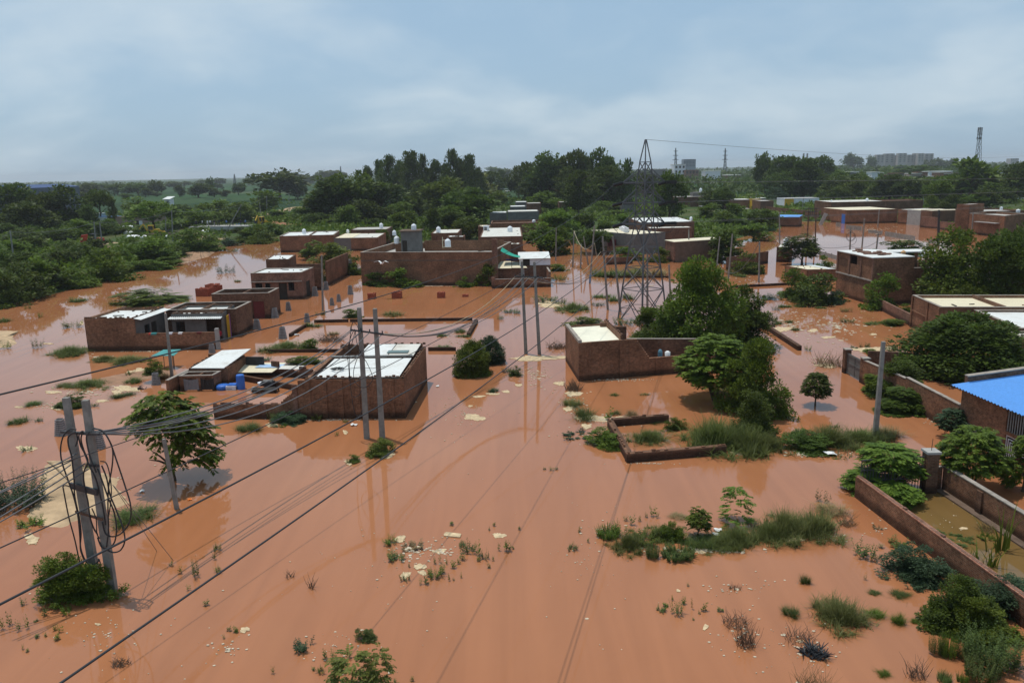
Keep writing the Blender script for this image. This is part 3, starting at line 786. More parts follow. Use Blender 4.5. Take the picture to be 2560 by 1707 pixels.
m.build('wire_coil',CABLE,org=cc,label='tangled black wire coil lying on the sloping white roof',cat='wire')
m0=V2(aL)
def fpos(x,y):return V2(g('y2',x,y))
lowz=top(V2(g('y2',0,1193)).to_3d(),'y2',0,1062).z
T=thing('compound_wall','low brick compound wall with a ragged stepped top, left of the sloping white roof','wall',(m0 .x,m0 .y,0))
m=MB();e=V2(g('y2',405,1190));wall(m,e,m0-frm*.02,-1,hm_-.12,.23)
steps=[(405,885),(390,905),(372,925),(352,945),(335,960),(318,972),(300,985),(282,1000),(262,1015),(240,1035)]
for(xa,ya),(xb,yb_)in zip(steps[:-1],steps[1:]):
 a,b=fpos(xb,1190),fpos(xa,1190);wall(m,a,b-frm*.002,-1,top(b.to_3d(),'y2',xa,yb_).z,.23)
e2=V2(g('h',1505,1426));wall(m,e2,fpos(240,1190)-frm*.002,-1,lowz,.23)
m.build('brickwork',BR,T)
m=MB();brickline(m,e2,fpos(240,1190),lowz+.001,.35,0,7);m.build('wall_top',BR3,T)
for x in(60,350):
 m=MB();a=fpos(x,1191);m.obox((a.x-nm.x*.08,a.y-nm.y*.08,-1),(frm.x*.35,frm.y*.35,0),(nm.x*.078,nm.y*.078,0),(0,0,1+(lowz if x<100 else hm_-.4)));m.build('pilaster',BR3,T)
lA=V2(g('h',978,1160));lh=top(lA.to_3d(),'h',962,992).z
lB=lA+V2(span('h',(962,990),(1205,872),lh))
lowwall('compound_wall','short brick side wall with orange top, at the left end of the wash rooms',[lB,lA],lh,BR,cope=COPE)
cb=lA+frm*.9+nm*1.3
cA=V2(at('h',1130,1150,cb.y));cB=V2(at('h',1508,1150,cb.y));ch=at('h',1300,940,cb.y).z
cbk=span('h',(1508,940),(1600,892),ch)
T=house('wash_room','roofless brick wash rooms with cloth curtains for doors behind the leafy tree',foot(cA,cB,cbk),ch,BR,cat='shed',ops={0:[((cB-cA).length*.12,(cB-cA).length*.5,-.2,ch-.14,'o'),((cB-cA).length*.62,(cB-cA).length*.95,-.2,ch-.1,'o')]},t=.15,cope=COPE)
m=MB();q=foot(cA,cB,cbk);wall(m,lerp2(q[0],q[1],.52)+cbk*.1,lerp2(q[3],q[2],.52)-cbk*.1,-1,ch-.02,.12);m.build('partition_wall',BR,T)
for x0,x1,mt,nm_,lb in((1172,1335,CLOTHG,'curtain','light grey curtain'),(1362,1506,BLACKP,'curtain','black curtain')):
 m=MB();a,b=V2(at('h',x0,1100,cb.y-.05)),V2(at('h',x1,1100,cb.y-.05));n_=14
 vs=[];
 for zi in(0.1,ch-.22):
  for k in range(n_+1):
   f=k/n_;p=a.lerp(b,f);vs.append((p.x,p.y+.04*math.sin(k*1.9),zi-(.1*math.sin(math.pi*f)if zi>1 else 0)))
 m.add(vs+[(x,y+.012,z)for x,y,z in vs],[(k,k+1,n_+2+k,n_+1+k)for k in range(n_)]+[(k+2*n_+2+1,k+2*n_+2,3*n_+3+k,3*n_+4+k)for k in range(n_)])
 m.build(nm_,mt,T,label=lb)
z_=ch+.35
rA,rB=V2(at('h',1232,990,cb.y+cbk.y+.4)),V2(at('h',1660,985,cb.y+cbk.y+.2))
hr=at('h',1450,862,cb.y+cbk.y).z
bkr=span('h',(1660,857),(1870,728),hr);bkr=bkr.normalized()*min(bkr.length,9)
pr=foot(rA,rB,bkr)
T=house('house','brick room under a tilted plain white sheet roof, behind the wash rooms',pr,hr,BR,hs={2:hr+.3})
rd=bkr.normalized();rf=(rB-rA).normalized()
m=MB()
c4=[pr[0]+rf*.25-rd*.1,pr[1]-rf*.2-rd*.15,pr[2]+rf*.35+rd*.4,pr[3]+rf*1.0+rd*.4]
zs=(hr+.06,hr+.05,hr+.62,hr+.5)
m.slab([(p.x,p.y,z)for p,z in zip(c4,zs)],.05);m.build('roof',WHITE,T)
m=MB();brickline(m,pr[1],pr[2],hr+.001,.8,0,9);brickline(m,pr[3],pr[0],hr,.9,0,10);m.build('parapet_brick',BR2,T)
yA=V2(at('h',1720,1040,rB.y+2.0));yB=pm[0]+nm*(Dm*.55)
yh=at('h',1720,915,rB.y+2).z
T=lowwall('courtyard_wall','brick yard wall under cream and blue roof scraps, between the two white roofs',[yA,yB],yh,BR,cope=None)
m=MB()
q=lambda u,v,z:(yA.x+frm.x*u+nm.x*v,yA.y+frm.y*u+nm.y*v,z)
m.slab([q(-.2,.1,yh+.1),q(3.4,.1,yh+.08),q(4.0,2.2,yh+.42),q(.6,2.2,yh+.45)],.04);m.build('roof_sheet',CREAM,T,label='cream roof scrap')
m=MB();m.slab([q(1.6,1.0,yh+.3),q(3.75,1.0,yh+.28),q(4.1,1.7,yh+.4),q(1.9,1.7,yh+.42)],.02);m.build('roof_sheet',plain('pale_blue_sheet',(.35,.5,.68),.6),T,label='pale blue roof scrap')
m=MB();m.slab([q(3.9,.4,yh+.3),q(6.0,.4,yh+.25),q(6.1,1.0,yh+.42),q(4.0,1.0,yh+.45)],.03);m.build('roof_sheet',OFFW,T,label='narrow off white roof scrap')
dA=V2(at('h',1868,900,pr[2].y-.5));dB=V2(at('h',2062,900,pr[2].y-.7));dh=at('h',1950,712,pr[2].y).z
lowwall('courtyard_wall','tall blackened wall piece right of the tilted white roof',[dA,dB],dh,plain('sooty_plaster',(.05,.047,.045),.95,.1,.3,2.0))
T=thing('broken_wall','dark brick wall with a ragged broken top behind the yard of the middle house','wall',(dB.x,dB.y,0))
m=MB();x=dB+frm*.05;end=pm[3]+nm*-.3;Lw=(end-x).length;dw=(end-x).normalized();rr=random.Random(4);u=0
while u<Lw-.3:
 w=rr.uniform(.3,.8);hh=yh+.25+.45*math.sin(u*1.7)*rr.random()+rr.uniform(-.25,.3)
 a=x+dw*u;wall(m,a,a+dw*(min(w,Lw-u)-.002),-1,hh,.22);u+=w
m.build('brickwork',BR2,T)
def barrel(name,label,loc,r,h,mat,cat='drum'):
 T=thing(name,label,cat,loc)
 m=MB();m.lathe(loc,[(r*.94,0),(r,.03*h),(r,.3*h),(r*1.03,.33*h),(r,.36*h),(r,.63*h),(r*1.03,.66*h),(r,.69*h),(r,.96*h),(r*.93,h)],16);m.build('drum_body',mat,T,smooth=False)
 m=MB();m.lathe((loc[0],loc[1],loc[2]+h+.002),[(r*.9,0),(r*.9,.03),(r*.2,.05)],16);m.build('lid',mat,T)
 return T
Yk=yA.y-3.2
def yp(x,y):
 v=at('h',x,y,Yk);return v
b0=yp(1812,1150);barrel('drum','blue plastic drum beside the white air cooler in the flooded yard',(b0 .x,b0 .y,-.2),.33,1.35,BLUEP)
c0=yp(1720,1195);T=thing('air_cooler','white box air cooler with blue things on top, in the flooded yard','air cooler',(c0 .x,c0 .y,0))
ch_=yp(1720,1040).z;w=.82
m=MB();m.box(c0 .x-w/2,c0 .x+w/2,c0 .y-.4,c0 .y+.4,-.6,ch_);m.build('body',WALLW,T)
m=MB();
for k in range(9):m.box(c0 .x-w*.42,c0 .x+w*.1,c0 .y-.43,c0 .y-.402,.1+k*(ch_-.3)/9,.1+(k+.6)*(ch_-.3)/9)
for k in range(4):m.box(c0 .x+w/2+.002,c0 .x+w/2+.03,c0 .y-.35+k*.19,c0 .y-.24+k*.19,0,ch_-.1)
m.build('louvre_panel',GREY,T)
m=MB();m.box(c0 .x-.3,c0 .x+.38,c0 .y-.3,c0 .y+.3,ch_+.002,ch_+.1);m.build('top_tray',BLUEP,T)
c0=yp(1612,1195);m=MB();m.lathe((c0 .x,c0 .y,-.1),[(.3,0),(.48,.1),(.55,.3),(.5,.46),(.3,.5)],14);m.build('plastic_bag',BLUEP,org=(c0 .x,c0 .y,0),smooth=True,label='bright blue plastic bundle floating left of the air cooler',cat='bag')
c0=yp(2110,1150);T=thing('water_tank','square black plastic tank with grey lid in the flooded yard','tank',(c0 .x,c0 .y,0))
m=MB();m.box(c0 .x-.45,c0 .x+.5,c0 .y-.4,c0 .y+.4,-.5,yp(2110,1000).z);m.build('body',BLACKP,T)
m=MB();m.box(c0 .x-.35,c0 .x+.4,c0 .y-.3,c0 .y+.3,yp(2110,1000).z+.002,yp(2110,1000).z+.08);m.build('lid',GREY,T)
c0=yp(2030,1010);m=MB();m.lathe((c0 .x,c0 .y,-.5),[(.2,0),(.22,c0 .z+.3),(.3,c0 .z+.42),(.3,c0 .z+.5),(.2,c0 .z+.52)],14);m.build('wash_basin',WALLW,org=(c0 .x,c0 .y,0),smooth=True,label='round white wash basin on a stand beside the black tank',cat='basin')
for k,(x,y,mt,lb)in enumerate([(1960,1160,LGREY,'grey pot standing in the water in front of the black tank'),(2045,1150,plain('clay',(.45,.17,.08)),'clay pot standing in the water in front of the black tank')]):
 c0=at('h',x,y,Yk-.9);m=MB();m.lathe((c0 .x,c0 .y,-.3),[(.15,0),(.3,.25),(.3,.45),(.16,.6),(.2,.66)],12);m.build('pot',mt,org=(c0 .x,c0 .y,0),smooth=True,label=lb,cat='pot')
c0=at('h',2090,1190,Yk-1.2);T=thing('cot','dark wooden cot half under water in the yard of the middle house','bed',(c0 .x,c0 .y,0))
m=MB();m.box(c0 .x-1,c0 .x+1,c0 .y-.45,c0 .y+.45,.22,.3);m.build('bed_base',DARKIN,T)
for sx in(-.95,.87):
 for sy in(-.44,.36):m=MB();m.box(c0 .x+sx,c0 .x+sx+.08,c0 .y+sy,c0 .y+sy+.08,-.5,.219);m.build('leg',DARKIN,T)
Ac=g('y3',606,850);Bc=V2(g('y3',1560,772))
hc=top(Ac,'y3',600,502).z
frc=(Bc-V2(Ac)).normalized();nc=perp(frc)
Dc=(V2(g('y3',488,662))-V2(Ac)).length
side=(V2(g('y3',488,662))-V2(Ac));
uc=(V2(g('y3',1020,818))-V2(Ac)).length
pc=foot(V2(Ac),V2(Ac)+frc*uc,side)
T=house('house','tall brick room with flat cream roof and grey parapet, beside the tallest tree',pc,hc,BR,roof=(plain('cream_lime',(.74,.71,.57),.9,.1,.12,.8),.12),cope=None,hs={1:hc+.35})
m=MB();m.obox((pc[0].x,pc[0].y,hc+.002),(side.x,side.y,0),(frc.x*.3,frc.y*.3,0),(0,0,.22));m.build('coping',COPE,T)
m=MB();brickline(m,pc[1],pc[2],hc+.352,.7,0,12);brickline(m,pc[2],pc[3],hc,.5,0,13);m.build('parapet_brick',BR2,T)
for u in(0,.1*uc,uc*.9,uc*1.0,uc*1.72):
 m=MB();a=V2(Ac)+frc*u-nc*.09;m.obox((a.x,a.y,-1),(frc.x*.4,frc.y*.4,0),(nc.x*.088,nc.y*.088,0),(0,0,1+(hc if u<uc*1.1 else 1.5)));m.build('pilaster',BR,T)
c0=lerp2(pc[3],pc[2],.82);m=MB();m.obox((c0 .x,c0 .y-.9,hc-.115),(.7,0,0),(0,.5,0),(0,0,.35));m.build('chimney',BR2,T)
T=thing('compound_wall','brick compound wall stepping down beside the cream roofed room, under the big trees','wall',(pc[1].x,pc[1].y,0))
m=MB();s0=pc[1]+frc*.02;u1=(V2(g('y3',1135,806))-s0).length;wall(m,s0,s0+frc*u1,-1,hc-.02,.23)
lowc=top(Bc.to_3d(),'y3',1560,615).z
nst=9;u2=(V2(g('y3',1262,797))-s0).length
for k in range(nst):
 a=s0+frc*(u1+(u2-u1)*k/nst+.001);b=s0+frc*(u1+(u2-u1)*(k+1)/nst);wall(m,a,b,-1,hc-.02-(hc-lowc)*(k+1)/nst,.23)
uE=(V2(g('y3',2090,728))-s0).length;wall(m,s0+frc*(u2+.001),s0+frc*uE,-1,lowc,.23)
e=s0+frc*uE;wall(m,e+nc*.23,e+nc*(Dc+4),-1,lowc,.23)
m.build('brickwork',BR,T)
bkA=pc[2]+frc*1.5
bkB=V2(g('y3',1360,640));
T=lowwall('courtyard_wall','dark brick yard wall behind the stepped compound wall',[V2(at('y3',1045,640,pc[2].y-2.5)),V2(at('y3',1700,640,pc[2].y-3.2))],at('y3',1200,465,pc[2].y-2.6).z,BR2,cope=COPE)
dA_,dB_=V2(at('y3',905,560,pc[2].y+.9)),V2(at('y3',1042,560,pc[2].y+.8))
lowwall('broken_wall','dark brick wall stub with a toothed edge right behind the cream roof',[dA_,dB_],at('y3',960,352,pc[2].y+.9).z,BR2)
c0=at('y3',1350,625,(s0+frc*u2).y+1.2);m=MB();m.lathe((c0 .x,c0 .y,.2),[(.2,0),(.2,lowc+.05),(.13,lowc+.2),(.07,lowc+.25)],12);m.build('drum',plain('teal_plastic',(.1,.22,.28),.5),org=(c0 .x,c0 .y,0),label='small teal drum just behind the stepped wall',cat='drum')
c0=at('y3',1418,625,(s0+frc*u2).y+1.2);m=MB();m.lathe((c0 .x,c0 .y,.4),[(.18,0),(.24,lowc-.2),(.08,lowc-.1)],12);m.build('steel_pot',LITTER,org=(c0 .x,c0 .y,0),smooth=True,label='shiny pale pot behind the stepped wall, right of the teal drum',cat='pot')
lowwall('garden_wall','long low dark wall running through the flood right of the big tree',[V2(g('n',1896,806)),V2(g('n',2004,876))][::-1],.45,BR2,t=.4)
lowwall('garden_wall','low dark wall just above water in front of the small cream roofed house',[V2(g('z3',2040,1312)),V2(g('n',1985,712))],.35,BR2)
gA,gB=V2(g('r',15,118)),V2(g('r',212,232))
d=(gB-gA).normalized();nn=perp(d);hp=top(gA.to_3d(),'y4',690,845).z
T=thing('gate','grey sheet metal gate between brick pillars on the flooded right hand street','gate',(gA.x,gA.y,0))
for k,q in enumerate((gA,gB-d*.5)):
 m=MB();m.obox((q.x,q.y,-1),(d.x*.5,d.y*.5,0),(nn.x*.5,nn.y*.5,0),(0,0,hp+1));pb=m.build('gate_pillar',BR2,T)
 m=MB();m.obox((q.x-.06,q.y-.06,hp+.002),(d.x*.6,d.y*.6,0),(nn.x*.6,nn.y*.6,0),(0,0,.09));m.build('cap',COPE,pb)
m=MB();L=(gB-gA).length-1.0;a=gA+d*.502+nn*.2
m.obox((a.x,a.y,.05),(d.x*L,d.y*L,0),(nn.x*.04,nn.y*.04,0),(0,0,hp-.3))
for u in(0,.48,.52,.97):
 b=a+d*(L*u)-nn*.03;m.obox((b.x,b.y,.05),(d.x*.06,d.y*.06,0),(nn.x*.028,nn.y*.028,0),(0,0,hp-.3))
for z in(.1,hp*.5,hp-.35):
 b=a-nn*.055;m.obox((b.x,b.y,z),(d.x*L,d.y*L,0),(nn.x*.024,nn.y*.024,0),(0,0,.06))
m.build('gate_leaf',GREY,T)
w0,w1,w2=gB+d*.02,V2(g('r',620,432)),V2(g('r',1150,742))
wh=top(w0 .to_3d(),'r',235,5).z
lowwall('compound_wall','brick street wall running from the grey gate under the spreading tree',[w0,w1],wh,BR,cope=COPE)
wh2=top(V2(g('r',835,560)).to_3d(),'r',835,285).z
w3=w2
lowwall('compound_wall','brick street wall with a pale ragged top, just left of the blue roof',[w1+(w3-w1).normalized()*.02,w3],wh2,BR,cope=COPE)
cmp_b=V2(g('y4',870,905))
lowwall('courtyard_wall','short inner brick wall behind the grey gate',[V2(at('y4',905,1010,gB.y+3.5)),V2(at('y4',1180,1000,gB.y+3.0))],wh*.95,BR2)
hA=w3+(w3-w1).normalized()*.02;hB_=V2(g('r',1575,965));dG=(hB_-hA).normalized();
hB2=hA+dG*((hB_-hA).length+9);nG=perp(dG)
hg_=top(V2(g('r',1150,742)).to_3d(),'r',1152,262).z
LL=(hB2-hA).length
ug=(hB_-hA).length
pg=[hA,hB2,hB2+nG*16,hA+nG*16]
T=house('house','brick house with blue corrugated roof, white grille gate and barred window, right edge',pg,hg_,BR,ops={0:[(ug+.1,ug+4.4,1.75,hg_-.15,'o'),(ug+.12,ug+4.3,-.5,1.55,'o')]},mats2=(GREY,))
m=MB();a=hA-nG*.03;m.obox((a.x,a.y,-1),(dG.x*ug,dG.y*ug,0),(nG.x*.028,nG.y*.028,0),(0,0,1+hg_*.36));m.build('plaster_panel',plain('dark_grey_plaster',(.14,.13,.13),.9),T)
m=MB();e0=hA-nG*.55-dG*.4;e1=hB2-nG*.55;up=1.6
corrug(m,(e0 .x,e0 .y,hg_+.07),(e0 .x+nG.x*15,e0 .y+nG.y*15,hg_+up),(e1 .x+nG.x*15,e1 .y+nG.y*15,hg_+up),(e1 .x,e1 .y,hg_+.07),62,.028)if False else corrug(m,(e0 .x,e0 .y,hg_+.07),(e1 .x,e1 .y,hg_+.07),(e1 .x+nG.x*15,e1 .y+nG.y*15,hg_+up),(e0 .x+nG.x*15,e0 .y+nG.y*15,hg_+up),46,.045)
m.build('roof',BLUE,T)
m=MB();a=hA+nG*.5-dG*.6;m.obox((a.x,a.y,hg_-.2),(nG.x*15,nG.y*15,1.45),(dG.x*.3,dG.y*.3,0),(0,0,.75));m.build('parapet',BR2,T)
m=MB();a2=a-dG*.04;m.obox((a2 .x,a2 .y,hg_+.553),(nG.x*15,nG.y*15,1.45),(dG.x*.4,dG.y*.4,0),(0,0,.06));m.build('coping',COPE,T)
m=MB();
for k in range(22):
 a=hA+dG*(ug+.15+k*.2)+nG*.06;m.obox((a.x,a.y,1.76),(dG.x*.05,dG.y*.05,0),(nG.x*.04,nG.y*.04,0),(0,0,hg_-1.93))
m.build('window_bars',LGREY,T)
m=MB()
o=hA+dG*(ug+.14)+nG*.08;Wg=2.6;Hg=2.0
def gb(u0,z0,u1,z1,w=.05):
 if abs(u1-u0)>abs(z1-z0):m.obox((o.x+dG.x*u0,o.y+dG.y*u0,z0),(dG.x*(u1-u0),dG.y*(u1-u0),0),(nG.x*.03,nG.y*.03,0),(0,0,w))
 else:m.obox((o.x+dG.x*u0,o.y+dG.y*u0,z0),(dG.x*w,dG.y*w,0),(nG.x*.03,nG.y*.03,0),(0,0,z1-z0))
for k in range(6):
 i=.16*k
 gb(i,-.45,i,1.5-i);gb(i+.051,1.45-i,Wg,1.45-i)
gb(Wg,-.45,Wg,1.5)
m.build('grille_gate',WALLW,T)
ya,yb2=V2(g('r',140,1340)),V2(g('r',860,1275))
hR=top(ya.to_3d(),'r',152,1140).z
dR=span('x4',(515,340),(1460,1030),hR).normalized()
far_end=ya+dR*27
T=lowwall('compound_wall','long brick wall with orange top running out of the bottom right corner',[far_end,ya][::-1],hR,BR)
m=MB();nR=perp(dR)
for u in np.arange(0.1,26.8,.24):
 a=ya+dR*u-nR*.012;m.obox((a.x,a.y,hR+.002),(dR.x*.225,dR.y*.225,0),(nR.x*.254,nR.y*.254,0),(0,0,.05+.012*random.random()))
m.build('coping',brick('orange_brick',(.45,.17,.10),(.36,.13,.08),(.4,.3,.22),.3),T)
m=MB();brickline(m,ya,far_end,hR+.06,.06,0,8);m.build('loose_brick',BR3,T)
py=V2(g('r',858,1290));hp=top(py.to_3d(),'r',850,905).z
rstart=py+(py-ya).normalized()*.6
hR2=top(V2(g('r',985,1275)).to_3d(),'r',985,1045).z
d2=(V2(g('r',1420,1545))-V2(g('r',985,1262))).normalized()
q0=V2(g('r',990,1270));
T=lowwall('compound_wall','brick wall with orange top on the right side of the flooded yard',[q0,q0+d2*26],hR2,BR,cope=COPE)
for u in(2.9,6.4,9.9):
 m=MB();a=q0+d2*u-perp(d2)*.1;m.obox((a.x,a.y,-1),(d2 .x*.4,d2 .y*.4,0),(perp(d2).x*.098,perp(d2).y*.098,0),(0,0,hR2+.9));m.build('pilaster',BR2,T)
m=MB();a=q0-perp(d2)*.4;m.obox((a.x,a.y,-.5),(d2 .x*20,d2 .y*20,0),(perp(d2).x*.398,perp(d2).y*.398,0),(0,0,.6));m.build('plinth',BROWN,T)
lowwall('compound_wall','short brick wall between the capped pillar and the right side of the yard',[py+(q0-py).normalized()*.5,q0-(q0-py).normalized()*.02],hR2-.05,BR,cope=COPE)
T=thing('gate_pillar','square brick pillar with white cap and bare steel rod, by the yard gate','pillar',(py.x,py.y,0))
m=MB();m.obox((py.x-.3,py.y-.3,-1),(.6,0,0),(0,.6,0),(0,0,hp+1));m.build('shaft',BR2,T)
m=MB();m.obox((py.x-.36,py.y-.36,hp+.002),(.72,0,0),(0,.72,0),(0,0,.12));m.build('cap',LGREY,T)
m=MB();m.tube([(py.x,py.y,hp+.1),(py.x+.02,py.y,hp+.75)],.018,5);m.build('rod',RUSTY,T)
T=thing('gate','iron bar gate half hidden by the leafy tree at the head of the flooded yard','gate',(ya.x,ya.y,0))
gd=(py-ya).normalized();gl=(py-ya).length-.6;gn=perp(gd)
m=MB();a=ya+gd*.3
for z in(.15,.8,1.4,1.95):m.obox((a.x,a.y,z),(gd.x*gl,gd.y*gl,0),(gn.x*.05,gn.y*.05,0),(0,0,.06))
for u in np.arange(0,gl,.17):b=a+gd*u+gn*.052;m.obox((b.x,b.y,-.4),(gd.x*.03,gd.y*.03,0),(gn.x*.03,gn.y*.03,0),(0,0,2.4))
m.build('bars',DSTEEL,T)
E0=V2(g('y4',937,447));hE=top(E0 .to_3d(),'t',922,630).z
sd=(E0-w0).normalized()
Efar=V2(g('y4',612,345));sE=Efar-E0;dE=sE.normalized()
fE=-perp(dE)
if fE.x<0:fE=-fE
wE=14.5;uB=(V2(at('t',1322,760,E0 .y))-E0).length
pE=[E0,E0+fE*uB,E0+fE*uB+sE,E0+sE]
LE=sE.length
T=house('two_storey_house','two storey brick house with ledge, lattice bricks and cluttered white roof, right of centre',pE,hE,BR,cat='house',roof=(OFFW,-1)if False else(OFFW,.03),ops={3:[(LE*.36,LE*.56,hE-1.25,hE-.18,'o')]},em={},mats2=(BR2,BR3))
m=MB();ud=perp(dE)
o=pE[3]-perp(-dE)*.12
md=-dE;mn=perp(md)
a=pE[3]-mn*.14
m.obox((a.x,a.y,hE*.505),(md.x*LE,md.y*LE,0),(mn.x*.137,mn.y*.137,0),(0,0,.16));m.build('ledge',COPE,T)
for u in(.0,.34,.66,.965):m=MB();a=pE[3]+md*(LE*u)-mn*.1;m.obox((a.x,a.y,hE*.505+.162),(md.x*.35,md.y*.35,0),(mn.x*.098,mn.y*.098,0),(0,0,hE*.495-.17));m.build('pilaster',BR3,T)
m=MB()
for k in range(5):
 for j in range(7):
  a=pE[3]+md*(LE*.06+j*.3+(k%2)*.15)-mn*.05;m.obox((a.x,a.y,hE-1.75+k*.22),(md.x*.16,md.y*.16,0),(mn.x*.048,mn.y*.048,0),(0,0,.09))
a=pE[3]+md*(LE*.05)-mn*.012;m.obox((a.x,a.y,hE-1.78),(md.x*2.3,md.y*2.3,0),(mn.x*.011,mn.y*.011,0),(0,0,1.05));m.build('lattice_brick',BR2,T)
m=MB();mi=[p for p in pE];m.prism([pE[0]-mn*.2-fE*0,pE[1],pE[2],pE[3]-mn*.2],hE+.002,hE+.10);m.build('roof_slab',WHITE,T)
pF=[pE[1]+fE*.02+dE*1.5,pE[1]+fE*6+dE*1.5,pE[1]+fE*6+sE,pE[1]+fE*.02+sE]
house('house','roofless brick block built against the right side of the two storey house',pF,hE-1.55,BR2,roof=(DULL,1.3),cope=COPE)
m=MB();q=[pE[2]+fE*.5-dE*3.2,pE[2]+fE*5.6-dE*3.4,pE[2]+fE*5.6-dE*.4,pE[2]+fE*.5-dE*.4]
T2=thing('roof_shelter','thin white slab roof on brick posts above the roofless block','shelter',(q[0].x,q[0].y,hE-1.55))
m.slab([(p.x,p.y,hE+.02)for p in q],.12);m.build('slab',WHITE,T2)
for p in inset(q,.3):m=MB();m.obox((p.x-.15,p.y-.15,hE-2.86),(.3,0,0),(0,.3,0),(0,0,2.755));m.build('post',BR2,T2)
lowwall('compound_wall','low broken brick wall on the waterline between the two storey house and the cream roofs',[E0-dE*.02,V2(g('y4',1292,638))],top(V2(g('y4',1180,590)).to_3d(),'y4',1180,490).z,BR3)
F0=V2(g('y4',1294,641));hF=top(F0 .to_3d(),'y4',1312,358).z
dF=(V2(g('y4',937,447))-F0).normalized();
F1=F0-dF*7.5
nF=perp((F1-F0).normalized())
T=house('street_house','brick house with cream and pale roofs between parapets, partly behind the spreading tree',[F0,F1,F1+nF*12,F0+nF*12],hF,BR,roof=(CREAM,.25),cope=COPE)
m=MB();a,b=lerp2(F0,F0+nF*12,.48),lerp2(F1,F1+nF*12,.48);dd=(b-a).normalized();wall(m,a+dd*.25,b-dd*.25,hF-.4,hF+.08,.25);m.build('roof_divider',BR2,T)
a=F0-nF*.1;dd=(F1-F0).normalized()
for u in(0,4.2,7.1):m=MB();q=a+dd*u;m.obox((q.x,q.y,-1),(dd.x*.4,dd.y*.4,0),(nF.x*.098,nF.y*.098,0),(0,0,hF+.95));m.build('pilaster',BR,T)
m=MB();m.obox((a.x+dd.x*.41,a.y+dd.y*.41,hF*.52),(dd.x*3.78,dd.y*3.78,0),(nF.x*.098,nF.y*.098,0),(0,0,.12));m.build('ledge',BR,T)
H0=F1+(F1-F0).normalized()*.1
F2=H0+(F1-F0).normalized()*9
T=house('street_house','house with a broad white roof at the right edge, above the spreading tree',[H0+nF*3,F2+nF*3,F2+nF*22,H0+nF*22],hF-.25,BR2,roof=(WHITE,.15),cope=COPE)
T=house('street_house','house with pale grey roof behind the spreading tree, next to the blue roof',[F2+(F1-F0).normalized()*.1+nF*2,F2+(F1-F0).normalized()*6+nF*2,F2+(F1-F0).normalized()*6+nF*18,F2+(F1-F0).normalized()*.1+nF*18],hF-.5,BR2,roof=(OFFW,.1),cope=COPE)
K0=V2(g('t',285,842));hK=top(K0 .to_3d(),'t',285,736).z
Kl=V2(at('t',80,800,g('t',80,800).y));sK=Kl-K0
fK=V2(at('t',570,850,K0 .y-.3))-K0
T=house('house','small brick house with a cream and white roof, left of the two storey house',[K0,K0+fK,K0+fK+sK,K0+sK],hK,BR,roof=(CREAM,.05),cope=None)
m=MB();q=inset([K0+fK*.72,K0+fK,K0+fK+sK,K0+fK*.72+sK],.1);m.prism(q,hK-.03,hK+.05);m.build('roof_sheet',WHITE,T)
def far(c,pts,yt,mat,label,roof=None,drop=.06,name='brick_house',ops={},em={},mats2=(),cope=None,dep=None,cat='house',hh=None):
 """pts: picture points of the waterline corners, left to right"""
 w_=[V2(g(c,*p))for p in pts]
 h=hh or top(w_[0].to_3d(),c,pts[0][0],yt).z
 if len(w_)==3:
  poly=[w_[0],w_[1],w_[2],w_[2]+(w_[0]-w_[1])]
 else:
  poly=foot(w_[0],w_[1],backof(w_[0],w_[1],dep or 10))
 return house(name,label,poly,h,mat,roof=roof,ops=ops,em=em,mats2=mats2,cope=cope,cat=cat),poly,h
S1=far('t',[(425,272),(660,303),(1145,292)],150,BR,'long brick house with thin cream roof edge and dark doors across the pond',(CREAM,.03),ops={})
p,h=S1[1],S1[2]
m=MB();a=lerp2(p[0],p[1],.84);d=(p[1]-p[0]).normalized();nn=perp(d);a-=nn*.04
m.obox((a.x,a.y,-.2),(d.x*2,d.y*2,0),(nn.x*.035,nn.y*.035,0),(0,0,h*.75));m.build('door',BLUEP,S1[0])
S2=far('t',[(1148,300),(1235,306)],166,BR,'narrow brick house front left of the tall grey wall panel',(OFFW,.03))
S2b=far('t',[(1237,308),(1362,320)],168,LGREY,'pale grey plastered house front between two brick walls',(CREAM,.03))
far('t',[(1364,320),(1470,330)],172,BR2,'brick house with a cream roof line right of the grey front',(CREAM,.03))
far('t',[(1366,336),(1530,350),],232,BR3,'reddish brick yard wall with a white thing on top, right of the grey front',None,name='yard_wall',dep=.4,cat='wall')
far('t',[(1545,356),(1690,372)],280,BR3,'reddish brick yard wall left of the tall brick tower block',None,name='yard_wall',dep=.4,cat='wall')
S3=far('t',[(1692,380),(1810,385),(1950,370)],118,BR,'tall square brick tower block with ledges at the right side of the pond',(DULL,.1),name='brick_tower')
S3b=far('t',[(1815,395),(2150,430),(2352,400)],205,BR,'brick block with balcony and white ledge right of the tower block',(DULL,.5),ops={},cope=COPE)
p,h=S3b[1],S3b[2];m=MB();a,b=p[0],p[1];d=(b-a).normalized();nn=perp(d);a2=a-nn*1.0+d*3
m.obox((a2 .x,a2 .y,h*.62),(d.x*7,d.y*7,0),(nn.x*.99,nn.y*.99,0),(0,0,.15));m.build('balcony',LGREY,S3b[0])
behind('t',1950,2352,260,180,S3b[1][1].y+16,12,BR2,DULL,'dark upper block with pale pipes behind the balcony block',drop=.3)
behind('t',2150,2352,330,258,S3b[1][1].y+8,5,BR2,WHITE,'brick house with a curled white roof edge at the right picture edge')
behind('t',2215,2400,110,55,330,8,WALLW,BLUE,'pale building with a blue roof edge at the right picture edge',drop=.05)
behind('t',520,1030,190,92,S1[1][2].y+22,14,BR2,OFFW,'brick house with two white tanks behind the long pond house',drop=.05)
behind('t',1035,1390,170,82,S1[1][2].y+30,12,BR2,BR2,'dark low brick house behind the grey front, with doorways',drop=.3)
